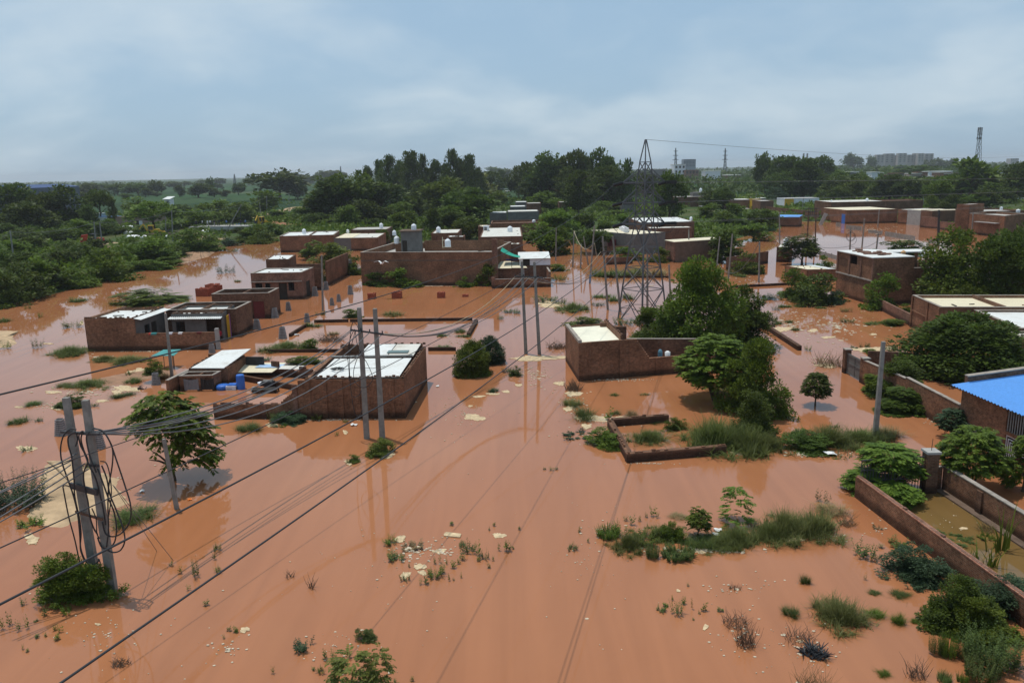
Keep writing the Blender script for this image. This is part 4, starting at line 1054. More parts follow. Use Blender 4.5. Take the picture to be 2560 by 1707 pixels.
behind('t',80,405,150,60,330,10,WALLW,DULL,'long white washed wall building with a yellow painted end',drop=.1)
a,b=V2(at('t',80,110,329.6)),V2(at('t',165,110,329.6));m=MB();m.obox((a.x,a.y-.3,-1),(b.x-a.x,0,0),(0,.28,0),(0,0,at('t',100,62,329).z+.9));m.build('painted_panel',YELLOWP,bpy.data.objects[[o.name for o in COL.objects if o.get('label','').startswith('long white washed')][0]])
lowwall('boundary_wall','very long brick boundary wall running down to the pond from the left',[V2(g('t',-160,205)),V2(g('t',400,278))],top(g('t',400,278),'t',400,190).z,BR2,z0=-1)
T,_,_=far('t',[(0,330),(212,332)],240,BR2,'brick shed with a blue roof edge left of the pond',(BLUE,-1),name='shed',cat='shed')
far('t',[(0,665),(130,668)],522,BR2,'brick block under a white tank, left of the leafy tree by the pond',(OFFW,.03),dep=6)
M1=far('z3',[(1110,1010),(1395,985)],825,GREY,'grey plastered house with a cream flat roof right behind the pylon',(CREAM,.04),dep=16)
p=M1[1]
behind('z3',1022,1065,930,768,p[0].y+6,8,WALLW,OFFW,'narrow whitish house end left of the pylon house',drop=.1)
behind('z3',1170,1660,800,712,p[2].y+6,18,BR2,WHITE,'low house with a long bright white roof and one tank behind the pylon',drop=.03)
behind('z3',1250,1640,850,765,p[2].y+1.0,4,BR2,OFFW,'low house with a dull white roof strip in front of the long bright one',drop=.03)
M2=far('z3',[(1395,1060),(1478,1082),(1905,1050)],880,BROWN,'brown plastered house with a wide pale yellow roof right of the pylon',(CREAM,-1),em={0:1},mats2=(BR3,))
behind('z3',868,1062,990,932,p[0].y+1.5,.4,BR2,BR2,'low brick yard wall left of the pylon house',name='yard_wall',cat='wall',drop=.1)
m=MB();a=at('z3',880,925,p[0].y+5);b=at('z3',1058,870,p[0].y+5);m.box(a.x,b.x,a.y,a.y+2,0,b.z);m.build('shed',MAROON,org=(a.x,a.y,0),label='maroon painted shed behind a yard wall, left of the pylon house',cat='shed')
lowwall('yard_wall','low brick wall in the grass in front of the pylon house',[V2(g('z3',860,1102)),V2(g('z3',1100,1092))],top(g('z3',860,1102),'z3',870,1038).z,BR2)
lowwall('yard_wall','brick wall between two leaning poles, right of the brown plastered house',[V2(g('z3',1960,1150)),V2(g('z3',2334,1085))],top(g('z3',2200,1110),'z3',2200,1000).z,BR2)
lowwall('yard_wall','thin kerb wall at the edge of the grass under the pylon',[V2(g('z3',860,1222)),V2(g('z3',1440,1222))],.3,BR2)
behind('z3',1490,1745,610,482,330,12,BR2,DULL,'dark brown block with a grey room and a tank, in trees beyond the pylon',drop=.1)
behind('z3',1650,1748,520,442,336,6,GREY,DULL,'small grey rooftop room carrying a white tank beyond the pylon',drop=.1)
behind('z3',1990,2190,620,508,300,10,BR2,OFFW,'brown brick block with a pale roof edge in front of a tall dark grove',drop=.05)
behind('z3',2200,2270,620,505,295,6,YELLOWP,DULL,'yellowish wall end right of the brown block',drop=.1,cat='wall',name='wall')
behind('z3',2262,2380,640,520,285,10,BR2,DULL,'dark house end right of the yellowish wall',drop=.1)
behind('z3',1000,1110,620,550,300,8,GREY,DULL,'grey house end seen left of the pylon frame',drop=.1)
behind('z3',430,540,580,530,300,8,BR2,DULL,'dark brick house end in trees, left of the tall drooping tree',drop=.1)
lowwall('field_wall','long low brick wall across the flooded field beyond the poles',[V2(g('z3',740,712)),V2(g('z3',960,712))],1.0,BR2,z0=-.5)
lowwall('garden_wall','low plot wall above water between the pole pair and the block stacks',[V2(g('y2',530,318)),V2(g('y2',840,312)),V2(g('y2',1972,298))],.34,BR2)
lowwall('garden_wall','short low plot wall leaning away at the right end of the flooded plot',[V2(g('y2',1955,440)),V2(g('y2',2025,312))],.35,BR2,t=.4)
lowwall('garden_wall','low plot wall at the left side of the flooded plot, beside grass',[V2(g('y2',300,445)),V2(g('y2',455,348))][::-1],.35,BR2)
lowwall('garden_wall','front low plot wall behind the middle house, meeting the grass',[V2(g('y2',110,590)),V2(g('y2',850,585))],.3,BR2)
lowwall('garden_wall','short low plot wall between the middle house and the two dense bushes',[V2(g('y2',1570,574)),V2(g('y2',1820,574))],.35,BR2)
q=[V2(g('y3',868,1268)),V2(g('y3',1050,1580)),V2(g('x3',770,146)),V2(g('x3',1385,92))]
T=thing('plot_wall','low three sided brick plot wall enclosing muddy water and shrubs, right of centre','wall',(q[0].x,q[0].y,0))
c4=[V2(g('x3',742,148)),V2(g('x3',1385,94))]
m=MB();wall(m,c4[0],c4[1],-.5,.55,.4);wall(m,q[0],c4[0]-(c4[0]-q[0]).normalized()*.01,-.5,.5,.4);e=V2(g('y3',1430,1222));wall(m,q[0]+(e-q[0]).normalized()*.45,e,-.5,.5,.4)
m.build('brickwork',BR2,T)
m=MB();brickline(m,c4[0],c4[1],.552,.4,0,2);brickline(m,q[0],c4[0],.502,.4,0,3);brickline(m,lerp2(q[0],e,.4),e,.502,.8,0,4);m.build('loose_brick',BR,T)
# ---------------------------------------------------------------- foliage
def leafmat(name,d,l_,rough=0.55,trans=0.35):
 m,n,l,b=nt(name)
 at_=n.new('ShaderNodeAttribute');at_.attribute_name='tone'
 oi=n.new('ShaderNodeObjectInfo')
 col=mixrgb(n,l,at_.outputs['Fac'],d,l_)
 hsv=n.new('ShaderNodeHueSaturation')
 mr=mnode(n,l,'ShaderNodeMapRange');l.new(oi.outputs['Random'],mr.inputs[0]);mr.inputs[3].default_value=0.485;mr.inputs[4].default_value=0.515
 mv=mnode(n,l,'ShaderNodeMapRange');l.new(oi.outputs['Random'],mv.inputs[0]);mv.inputs[3].default_value=0.8;mv.inputs[4].default_value=1.2
 l.new(mr.outputs[0],hsv.inputs['Hue']);l.new(mv.outputs[0],hsv.inputs['Value']);l.new(col,hsv.inputs['Color'])
 l.new(hsv.outputs[0],b.inputs['Base Color'])
 b.inputs['Roughness'].default_value=rough
 b.inputs['Specular IOR Level'].default_value=0.2
 tr=n.new('ShaderNodeBsdfTranslucent');l.new(hsv.outputs[0],tr.inputs['Color'])
 mx=n.new('ShaderNodeMixShader');mx.inputs[0].default_value=trans
 out=n['Material Output']
 l.new(b.outputs[0],mx.inputs[1]);l.new(tr.outputs[0],mx.inputs[2]);l.new(mx.outputs[0],out.inputs['Surface'])
 return m
LDARK=leafmat('leaves_dark',(0.029,0.045,0.007),(0.098,0.138,0.017))
LMID=leafmat('leaves_mid',(0.044,0.074,0.008),(0.150,0.205,0.021))
LBRI=leafmat('leaves_bright',(0.052,0.102,0.012),(0.165,0.245,0.030))
LYEL=leafmat('leaves_yellowish',(0.075,0.105,0.018),(0.17,0.19,0.035))
LBLUE=leafmat('leaves_bluish',(0.028,0.056,0.026),(0.080,0.130,0.060))
LGRASS=leafmat('grass_blades',(0.085,0.105,0.026),(0.21,0.205,0.07))
LGRASSD=leafmat('grass_dark',(0.050,0.082,0.018),(0.135,0.175,0.044))
LSCRUB=leafmat('scrub_green',(0.068,0.090,0.020),(0.175,0.195,0.055))
LDRY=leafmat('dry_grass',(0.17,0.12,0.055),(0.30,0.21,0.10),trans=.2)
LDEAD=leafmat('dead_plants',(0.085,0.055,0.04),(0.16,0.105,0.075),trans=.1)
def quadmesh(name,Q,tone,mat):
 """Q: (n,4,3) quads, tone: (n,)"""
 n=len(Q)
 me=bpy.data.meshes.new(name)
 me.vertices.add(n*4);me.vertices.foreach_set('co',Q.reshape(-1).astype(np.float32))
 me.loops.add(n*4);me.loops.foreach_set('vertex_index',np.arange(n*4,dtype=np.int32))
 me.polygons.add(n);me.polygons.foreach_set('loop_start',np.arange(0,n*4,4,dtype=np.int32))
 a=me.attributes.new('tone','FLOAT','FACE');a.data.foreach_set('value',tone.astype(np.float32))
 me.materials.append(mat);me.update(calc_edges=True);me.validate()
 return me
def unit(v):return v/np.maximum(1e-9,np.linalg.norm(v,axis=-1,keepdims=True))
def leaves(P,D,Nn,ln,wd):
 """rhombic leaves at P along D with face normal about Nn"""
 D=unit(D);S=unit(np.cross(D,Nn));ln=ln[:,None];wd=wd[:,None]
 return np.stack([P,P+D*ln*.45+S*wd*.5,P+D*ln,P+D*ln*.45-S*wd*.5],1)
def crown_points(kind,n,r):
 """clump centres in a crown about 1 wide and 1 tall (z 0..1)"""
 u=unit(r.normal(size=(n,3)))
 if kind in('bush','broad','round'):
  nl=r.integers(7,11);spec={'bush':(.27,.30,.42,0.0),'broad':(.27,.56,.28,.06),'round':(.25,.62,.22,.16)}[kind]
  a=r.uniform(0,6.283,nl)+np.arange(nl)*2.4;q=spec[0]*np.sqrt(r.uniform(.15,1,nl))*1.15
  zc=np.clip(spec[1]+r.uniform(-1,1,nl)*spec[2]-q*.35,spec[3]+.1,.80);zc[0]=.78;q[0]*=.35
  rl=r.uniform(.13,.26,nl)*(1.1 if kind=='bush' else 1.0);Lc=np.stack([q*np.cos(a),q*np.sin(a),zc],1)
  k=r.choice(nl,n,p=rl**2/(rl**2).sum());R_=r.uniform(.35,1,n)**.45
  p=Lc[k]+u*(R_*rl[k])[:,None]*np.array((1,1,.92 if kind!='bush' else 1.0))
  if kind=='bush':
   low=r.random(n)<.2;p[low,2]*=.25;p[low,:2]*=1.25
  p[:,2]=np.where(p[:,2]<spec[3],spec[3]+np.abs(p[:,2]-spec[3])*.6,p[:,2])
 elif kind=='dome':
  u[:,2]=np.abs(u[:,2]);R_=r.uniform(.6,1,n)**.6
  p=u*R_[:,None]*np.array((.42,.42,.86));p[:,2]+=.02
  low=r.random(n)<.22;p[low,2]*=.25
 elif kind=='round':
  R_=r.uniform(.45,1,n)**.5
  p=u*R_[:,None]*np.array((.42,.42,.36));p[:,2]+=.60
 elif kind=='broad':
  R_=r.uniform(.5,1,n)**.6
  p=u*R_[:,None]*np.array((.43,.43,.44));p[:,2]=np.where(p[:,2]<0,p[:,2]*.9,p[:,2])+.5
 elif kind=='umbrella':
  R_=r.uniform(.3,1,n)**.5
  p=u*R_[:,None]*np.array((.45,.45,.17));p[:,2]+=.76-.35*(p[:,0]**2+p[:,1]**2)*2
 elif kind=='poplar':
  z=r.uniform(.16,1,n);w=.36*np.sin(np.pi*np.clip((z+.12)/1.2,0,1))**.7+.07
  lob=.75+.35*np.sin(z*14+3*np.arctan2(u[:,1],u[:,0]))
  a=r.uniform(0,6.283,n);q=np.sqrt(r.uniform(.1,1,n))*w*lob
  p=np.stack([q*np.cos(a),q*np.sin(a),z*.96],1)
 elif kind=='cone':
  z=r.uniform(.06,1,n);w=.42*(1-z)**.7+.06
  a=r.uniform(0,6.283,n);q=np.sqrt(r.uniform(.2,1,n))*w
  p=np.stack([q*np.cos(a),q*np.sin(a),z*.95],1)
 elif kind=='layer':
  k=r.integers(0,9,n);zc=np.linspace(.38,.93,9)[k];w=np.array([.30,.40,.45,.46,.44,.40,.34,.26,.16])[k]
  a=r.uniform(0,6.283,n);q=np.sqrt(r.uniform(.05,1,n))*w
  p=np.stack([q*np.cos(a),q*np.sin(a),zc+r.normal(0,.018,n)-q*q*.28],1)
 return p
def crown(kind,seed,nc,nl,leaf,cr,mat,droop=0.0,asym=.12,aspect=.42):
 r=np.random.default_rng(seed)
 C=crown_points(kind,nc,r)
 ph=r.uniform(0,6.28,4)
 az=np.arctan2(C[:,1],C[:,0])
 f=1+asym*(np.sin(2*az+ph[0])+.8*np.sin(3*az+ph[1]+C[:,2]*5)+.7*np.sin(5*C[:,2]*2+ph[2]))
 C[:,:2]*=f[:,None]
 crs=cr*r.uniform(.6,1.35,nc)
 P=np.repeat(C,nl,0)+unit(r.normal(size=(nc*nl,3)))*(np.repeat(crs,nl)*r.uniform(.25,1,nc*nl)**.6)[:,None]*np.array((1,1,.75))
 P[:,2]=np.maximum(P[:,2],.004)
 out=unit(P-np.repeat(C,nl,0))*.8+unit(P-np.array((0,0,.45)))*.5+r.normal(size=P.shape)*.55
 D=out.copy();D[:,2]-=droop
 Nn=np.array((0,0,1.0))+r.normal(size=P.shape)*.55
 ln=leaf*r.uniform(.6,1.4,len(P));wd=ln*aspect*1.6
 tone=np.clip(np.repeat(r.beta(1.6,1.8,nc),nl)*.65+r.uniform(0,.45,len(P)),0,1)
 return quadmesh('crown',leaves(P,D,Nn,ln,wd),tone,mat)
def fronds(kind,seed,nf,nl,flen,leaf,mat,droop=.25):
 """sprays of paired leaflets along arching stalks"""
 r=np.random.default_rng(seed)
 C=crown_points(kind,nf,r)
 a=np.arctan2(C[:,1],C[:,0])+r.normal(0,.7,nf)
 D0=np.stack([np.cos(a),np.sin(a),r.uniform(-.15,.5,nf)],1)
 Q,T=[],[]
 t=np.linspace(0.1,1,nl)
 for i in range(nf):
  L=flen*r.uniform(.7,1.25)
  pts=C[i]+D0[i]*(t*L)[:,None]+np.array((0,0,-1))*(droop*L*t**2)[:,None]
  tang=unit(D0[i]+np.array((0,0,-2*droop))*t[:,None])
  sd=unit(np.cross(tang,np.array((0,0,1.0))))
  tn=r.beta(2,2)
  for s in(-1,1):
   D=sd*s+tang*.55+r.normal(0,.12,(nl,3))+np.array((0,0,-.18))
   ln=leaf*(1-.45*np.abs(t-.45))*r.uniform(.8,1.2,nl)
   Q.append(leaves(pts,D,np.array((0,0,1.0))+r.normal(0,.25,(nl,3)),ln,ln*.5));T.append(np.clip(tn*.7+r.uniform(0,.4,nl),0,1))
 Q=np.concatenate(Q);Q[:,:,2]=np.maximum(Q[:,:,2],.003)
 return quadmesh('crown',Q,np.concatenate(T),mat)
def tuft(seed,n,mat,spread=.5,curl=.35,wd=.02,hts=(.4,1),ns=11,smin=.35,wild=False):
 """arching grass blades, three pieces each; about 1 wide and 1 tall"""
 r=np.random.default_rng(seed)
 sa=r.uniform(0,6.283,ns);sq=np.sqrt(r.uniform(0,1,ns))*spread*.72;sh=r.uniform(smin,1,ns);sh[0]=1;sq[0]*=.3;sr=r.uniform(.05,.16,ns)
 if wild:sq=np.abs(r.normal(0,.26,ns));sr=r.uniform(.025,.085,ns);sh*=np.clip(1.15-sq*1.4,.3,1)
 k=r.integers(0,ns,n);a0=r.uniform(0,6.283,n);q0=np.abs(r.normal(0,1,n))*sr[k]
 B=np.stack([sq[k]*np.cos(sa[k])+q0*np.cos(a0),sq[k]*np.sin(sa[k])+q0*np.sin(a0),np.zeros(n)],1)
 a=np.arctan2(B[:,1],B[:,0]);q=np.hypot(B[:,0],B[:,1])
 h=r.uniform(*hts,n)*sh[k]
 b=np.where(r.random(n)<.6,a0,a)+r.normal(0,.9,n);lean=r.uniform(.05,curl,n)+q0*.8
 if wild:b=r.uniform(0,6.283,n);lean*=.55
 H=np.stack([np.cos(b),np.sin(b),np.zeros(n)],1);S=np.stack([-np.sin(b),np.cos(b),np.zeros(n)],1)
 Q,ts=[],[0,.4,.75,1.0]
 pt=lambda t:B+H*(lean*t*t)[:,None]+np.array((0,0,1))*(h*t*(1-.18*t*lean))[:,None]
 for t0,t1 in zip(ts[:-1],ts[1:]):
  w0,w1=wd*(1-t0*.9),wd*(1-t1*.92)
  p,q_=pt(t0),pt(t1)
  Q.append(np.stack([p-S*w0,p+S*w0,q_+S*w1,q_-S*w1],1))
 tone=np.clip(r.beta(2,2,n),0,1)
 return quadmesh('blades',np.concatenate(Q),np.concatenate([tone]*3),mat)
def weed(seed,ns,nl,leaf,mat,up=.8,spread=.4):
 """upright stems with leaves around them"""
 r=np.random.default_rng(seed);Q,T=[],[]
 for i in range(ns):
  a=r.uniform(0,6.283);q=math.sqrt(r.random())*spread;b=np.array((q*math.cos(a),q*math.sin(a),0))
  h=r.uniform(.45,1);d=np.array((math.cos(a)*(1-up)+r.normal(0,.1),math.sin(a)*(1-up)+r.normal(0,.1),1));d=d/np.linalg.norm(d)
  t=np.linspace(.12,1,nl);P=b+d*(t*h)[:,None]
  az=np.arange(nl)*2.4+r.uniform(0,6);D=np.stack([np.cos(az),np.sin(az),r.uniform(.1,.7,nl)],1)
  ln=leaf*(1.1-.6*t)*r.uniform(.7,1.2,nl);Q.append(leaves(P,D,np.array((0,0,1.0))+r.normal(0,.3,(nl,3)),ln,ln*.5));T.append(np.clip(r.beta(2,2)*.6+r.uniform(0,.4,nl),0,1))
  s=np.array((.008,0,0));Q.append(np.stack([b-s,b+s,b+d*h+s*.4,b+d*h-s*.4],0)[None]);T.append(np.array([.3]))
 return quadmesh('stems',np.concatenate(Q),np.concatenate(T),mat)
def trunkmesh(seed,kind):
 r=random.Random(seed);m=MB()
 hz={'umbrella':.62,'poplar':.8,'round':.42,'broad':.4,'layer':.5,'cone':.6}.get(kind,.3)
 w={'poplar':.025,'umbrella':.024}.get(kind,.03)
 if kind=='multi':
  for k in range(6):
   a=k*1.05+r.uniform(-.3,.3);q=r.uniform(.12,.27)
   m.tube([(.012*math.cos(a),.012*math.sin(a),-.04),(q*.45*math.cos(a),q*.45*math.sin(a),.3),(q*math.cos(a),q*math.sin(a),.66),(q*1.5*math.cos(a),q*1.5*math.sin(a),.85)],[.014,.011,.007,.003],5)
 else:
  b=Vector((r.uniform(-.03,.03),r.uniform(-.03,.03),hz*.55))
  m.tube([(0,0,-.06),b*.5,b,b+Vector((r.uniform(-.05,.05),r.uniform(-.05,.05),hz*.45)),(b.x*2,b.y*2,min(.9,hz*1.7))],[w*1.25,w,w*.8,w*.55,w*.2],7)
  for k in range(7):
   a=k*.9+r.uniform(-.3,.3);q=r.uniform(.2,.38);z0=hz*r.uniform(.45,.95);z1=z0+r.uniform(.12,.3)
   m.tube([(b.x,b.y,z0),(b.x+q*.5*math.cos(a),b.y+q*.5*math.sin(a),z0+(z1-z0)*.65),(q*math.cos(a),q*math.sin(a),z1)],[w*.5,w*.35,w*.12],5)
 ob=m.build('trunk',BARK);me=ob.data;bpy.data.objects.remove(ob)
 return me
PROTO={}
def proto(key):
 if key in PROTO:return PROTO[key]
 kind,mat,lod=key
 M_={'D':LDARK,'M':LMID,'B':LBRI,'Y':LYEL,'U':LBLUE,'G':LGRASS,'GD':LGRASSD,'GS':LSCRUB,'DR':LDRY,'DD':LDEAD}[mat]
 sd=abs(hash((kind=='bush',len(kind),ord(kind[0]),ord(kind[-1]),ord(mat[0]),lod)))%9999
 sd=(ord(kind[0])*131+ord(kind[-1])*17+ord(mat[0])*7+len(kind))%9973
 out=[]
 if kind in('bush','round','broad','umbrella','poplar','cone'):
  spec={'n':(210,78,.033,.085),'m':(95,44,.062,.115),'f':(46,22,.12,.16)}[lod]
  nc,nl,lf,cr=spec
  if kind=='poplar':nc=int(nc*1.3);cr*=.8;lf*=.8
  for v in range(3 if lod!='f' else 4):
   out.append(crown(kind,sd+v*31,nc,nl,lf,cr,M_))
 elif kind=='scrub':
  for v in range(3):out.append(crown('bush',sd+v*31,430 if lod=='n' else 150,84 if lod=='n' else 50,.036 if lod=='n' else.06,.085,M_,aspect=.32))
 elif kind=='dome':
  for v in range(3):out.append(crown('dome',sd+v*31,420,84,.034,.08,M_,asym=.17,aspect=.32))
 elif kind=='mass':
  for v in range(2):out.append(fronds('bush',sd+v*31,3400 if lod=='n' else 1100,7,.11,.05 if lod=='n' else.07,M_,.35))
 elif kind=='sapl':
  for v in range(2):out.append(fronds('cone',sd+v*31,75,9,.26,.10,M_,.25))
 elif kind=='meadow':
  for v in range(3):out.append(tuft(sd+v*31,2600,M_,curl=.45,wd=.0065,hts=(.25,1),ns=70,smin=.3,wild=True))
 elif kind=='maize':
  out.append(tuft(sd,16,M_,spread=.12,curl=.45,wd=.045,hts=(.6,1.1)))
 elif kind=='layer':
  for v in range(3):out.append(fronds('layer',sd+v*31,620 if lod=='n' else 300,10 if lod=='n' else 7,.17,.07 if lod=='n' else.09,M_))
 elif kind=='fern':
  for v in range(3):out.append(fronds('broad',sd+v*31,1150 if lod=='n' else 520,8 if lod=='n' else 6,.15,.06 if lod=='n' else.085,M_,.35))
 elif kind=='palmate':
  for v in range(2):out.append(fronds('round',sd+v*31,300,12,.2,.08,M_,.4))
 elif kind=='frondbush':
  for v in range(3):out.append(fronds('bush',sd+v*31,420,9,.2,.065,M_,.45))
 elif kind=='grass':
  for v in range(4):out.append(tuft(sd+v*31,700 if lod=='n' else 260,M_,wd=.008 if lod=='n' else.016))
 elif kind=='weed':
  for v in range(4):out.append(weed(sd+v*31,16,16,.16,M_))
 elif kind=='sprig':
  for v in range(4):out.append(weed(sd+v*31,5,9,.3,M_,.9,.22))
 elif kind=='reed':
  for v in range(4):out.append(weed(sd+v*31,150,24,.075,M_,.86,.5))
 elif kind=='corn':
  for v in range(2):out.append(fronds('cone',sd+v*31,9,1,.01,.6,M_,.1))
 PROTO[key]=out
 return out
TR={}
def trunk(kind,v):
 k=(kind,v)
 if k not in TR:TR[k]=trunkmesh(ord(kind[0])*7+v,kind)
 return TR[k]
pcount=0
def plant(base,h,w,kind,mat,lod,label,name,cat,group=None,lean=0.0,tk=None,tall=1.0):
 global pcount
 pcount+=1
 r=random.Random(pcount*7919)
 ms=proto((kind,mat,lod));me=ms[pcount%len(ms)]
 treeish=kind in('round','broad','umbrella','poplar','cone','layer','fern','palmate')or tk
 base=Vector(base)
 if treeish:
  T=thing(name,label,cat,base,group)
  T.scale=(w,w,h);T.rotation_euler=(0,lean,r.uniform(0,6.28))
  c=bpy.data.objects.new('crown',me);COL.objects.link(c);c.parent=T
  t=bpy.data.objects.new('trunk',trunk(tk or kind,pcount%3));COL.objects.link(t);t.parent=T
  return T
 c=bpy.data.objects.new(name,me);COL.objects.link(c)
 c.location=base;c.scale=(w,w*r.uniform(.8,1.1),h);c.rotation_euler=(0,0,r.uniform(0,6.28))
 return props(c,label,cat,group)
def tr(c,x,yb,yt,w,kind,mat,label,name='tree',cat='tree',group=None,lod=None,lift=True,tk=None,lean=0.0):
 """a plant standing at the picture point (x, yb), reaching up to yt, w picture units wide"""
 s=CR[c][2]
 b=g(c,x,yb)
 if b.y>1500 or b.y<0:b=at(c,x,yb,1500)
 t=top(b,c,x,yt)
 if kind in('bush','grass','weed','reed','scrub','dome','mass','meadow','frondbush')and b.y<400 and not tk:
  sn,cn=CAM_H/math.hypot(b.y,CAM_H),b.y/math.hypot(b.y,CAM_H)
  V=(yb-yt)/s*b.y/FPX;d_=min(.6*w/s*b.y/FPX,.6*V/sn)
  b=g(c,x,yb-d_*sn/2/(b.y/FPX)*s);t=Vector((b.x,b.y,max(.12,(V-d_*sn)/cn*1.08)))
 h=max(.1,t.z-(b.z if b.z<1 else 0));ww=w/s*b.y/FPX*(1.2 if kind in("grass","weed","sprig","reed","scrub","mass","maize","meadow","dome")else 1.3)
 if kind in('bush','broad','round','scrub','mass','frondbush'):h*=1.13;ww*=1.14
 if lod is None:lod='n' if b.y<75 else('m' if b.y<330 else 'f')
 z=min(gz(b.x,b.y),.9)if lift else 0
 z=max(z,-.05)
 return plant((b.x,b.y,z),h-z,ww,kind,mat,lod,label,name,cat,group,lean,tk)
GROVE_L='dark acacia trees massed at the far left edge'
for x,yb,yt,w in((130,660,272,330),(400,650,292,300),(630,640,282,300)):
 tr('z1',x,yb,yt,w,'umbrella' if x==400 else 'broad','D','dark spreading acacia in the mass of trees at the left edge below the blue roof',group=GROVE_L,lod='m')
tr('z1',250,690,420,330,'broad','D','dark spreading acacia in the mass of trees at the left edge below the blue roof',group=GROVE_L,lod='m')
tr('z1',930,600,262,230,'umbrella','D','tall thin acacia with bare limbs against the pale field, left bank')
tr('z1',1040,610,345,90,'poplar','D','narrow dark tree with a thick trunk beside the tall thin acacia')
tr('z1',845,650,430,130,'round','D','small dark tree in front of the pale houses, left of the tall thin acacia')
tr('z1',1240,560,345,300,'broad','M','round green tree behind the brown shed on the left bank')
tr('z1',1420,672,380,380,'umbrella','B','bright green flat topped acacia with a leaning trunk on the left bank',lean=.12)
GB='thorn bushes crowding the left flood bank'
LB='dark green thorn bush in the thicket along the left flood bank'
for x,yb,yt,w in((60,1340,1080,260),(170,1280,965,340),(340,1225,930,300),(480,1195,985,260),(700,1165,1000,260),(100,960,760,300),(330,900,740,260),(50,1080,850,260),(560,1060,850,260),(720,1010,820,260),(620,930,760,260),(860,890,740,200),(480,780,660,300),(200,780,640,280),(700,740,570,300),(920,720,600,220),(1040,700,590,200),(1150,700,630,140),(30,740,610,240),(1300,670,610,90),(1750,650,480,360),(1640,560,440,300),(1900,620,430,330),(2050,560,395,300),(2200,600,430,260),(1840,690,600,150),(2180,690,620,140),(2060,700,645,110),(1290,960,840,180),(1590,900,800,170),(260,1080,880,260),(420,1010,870,230),(820,1010,860,190),(1000,660,560,160),(1240,720,640,110),(1950,760,700,90)):
 tr('z1',x,yb,yt,w,'bush',('D','M','D')[int(x)%3],LB,'bush','bush',GB,lod='m')
for x,yb,yt,w,lb in((930,1105,862,290,'large round dark bush at the waterline below the two utility poles on the left bank'),(1165,940,728,290,'round green bush right of the paired poles on the left bank'),(1430,950,745,330,'broad green bush in front of the pole on the left bank'),(1750,855,672,300,'broad green bush at the channel corner below the concrete bridge'),(1935,830,748,170,'low round bush at the tip of the left bank'),(2235,755,655,170,'green bush on the bank below the yellow excavator'),(2330,745,615,190,'pale green bush right of the excavator bank')):
 tr('z1',x,yb,yt,w,'bush','M',lb,'bush','bush',lod='m')
tr('z1',2095,785,722,120,'bush','U','sparse grey bush on the bank below the leaning strut','bush','bush')
for x,yb,yt,w in((1230,1015,930,220),(1350,1008,925,200),(1500,975,890,190),(1150,1040,960,160),(1420,1005,950,160)):
 tr('z1',x,yb,yt,w,'bush','M',LB,'bush','bush',GB,lod='m')
for x,yb,yt,w,md,lb in((1440,330,205,110,'f',0),(830,340,230,190,'f',0),(1080,335,232,140,'f',0),(1165,315,235,150,'f',0),(1265,335,225,180,'f',0),(1330,350,272,110,'f',0),(1150,375,315,100,'f',0),(1435,348,300,60,'f',1),(1590,270,205,110,'f',0),(1640,348,240,80,'f',1),(1680,255,205,110,'f',0),(1815,356,226,170,'f',2),(1920,320,180,60,'f',0),(1955,350,272,110,'f',3),(1985,280,225,70,'f',0),(2065,345,280,80,'f',4),(2010,235,170,90,'f',0),(2178,330,220,100,'f',5),(2265,240,172,70,'f',0),(1350,255,215,90,'f',0),(720,380,300,120,'f',0),(960,300,230,120,'f',0),(1830,230,190,70,'f',0)):
 L_={0:'hazy tree standing in the far green fields on the left',1:'small tree on the near edge of the green field, '+('left' if x<1500 else 'right')+' of the white roofed tower',2:'dark round field tree, largest of the row in the green field',3:'second dark round tree of the row in the green field',4:'third and smallest tree of the row in the green field',5:'upright field tree at the right end of the row in the green field'}[lb]
 tr('z1',x,yb,yt,w,'round','D',L_,group='trees in the far green fields' if lb==0 else None,lod='m' if lb else 'f')
tr('z2',225,520,284,330,'broad','D','large round dark tree at the edge of the green fields')
tr('z2',55,640,430,230,'broad','M','broad green tree left of the large round field tree')
tr('z2',385,520,340,100,'round','D','small tree touching the right side of the large round field tree')
for x,yb,yt,w in((380,345,282,100),(470,350,290,90),(600,365,255,80),(690,365,260,230),(790,335,275,90),(640,360,270,120),(2290,345,240,110),(2180,300,230,160)):
 tr('z2',x,yb,yt,w,'round','D','hazy tree in the distant clump beyond the fields, left of the tall grove',group='distant clump beyond the fields',lod='f')
GP='tall dark trees of the grove on the skyline'
for x,yb,yt,w in((1030,560,205,130),(1135,560,160,130),(1230,570,112,190),(1335,560,150,140),(1435,570,84,230),(1530,560,105,130),(1650,560,150,160),(1740,560,190,110),(1812,560,62,180),(1885,560,140,140),(1955,560,112,150),(2040,540,222,110),(1290,560,230,160),(1590,560,230,140)):
 tr('z2',x,yb,yt,w,'poplar','D','tall dark leafy tree in the grove rising highest on the skyline left of centre',group=GP,lod='m')
GW='trees of the wood behind the back row houses'
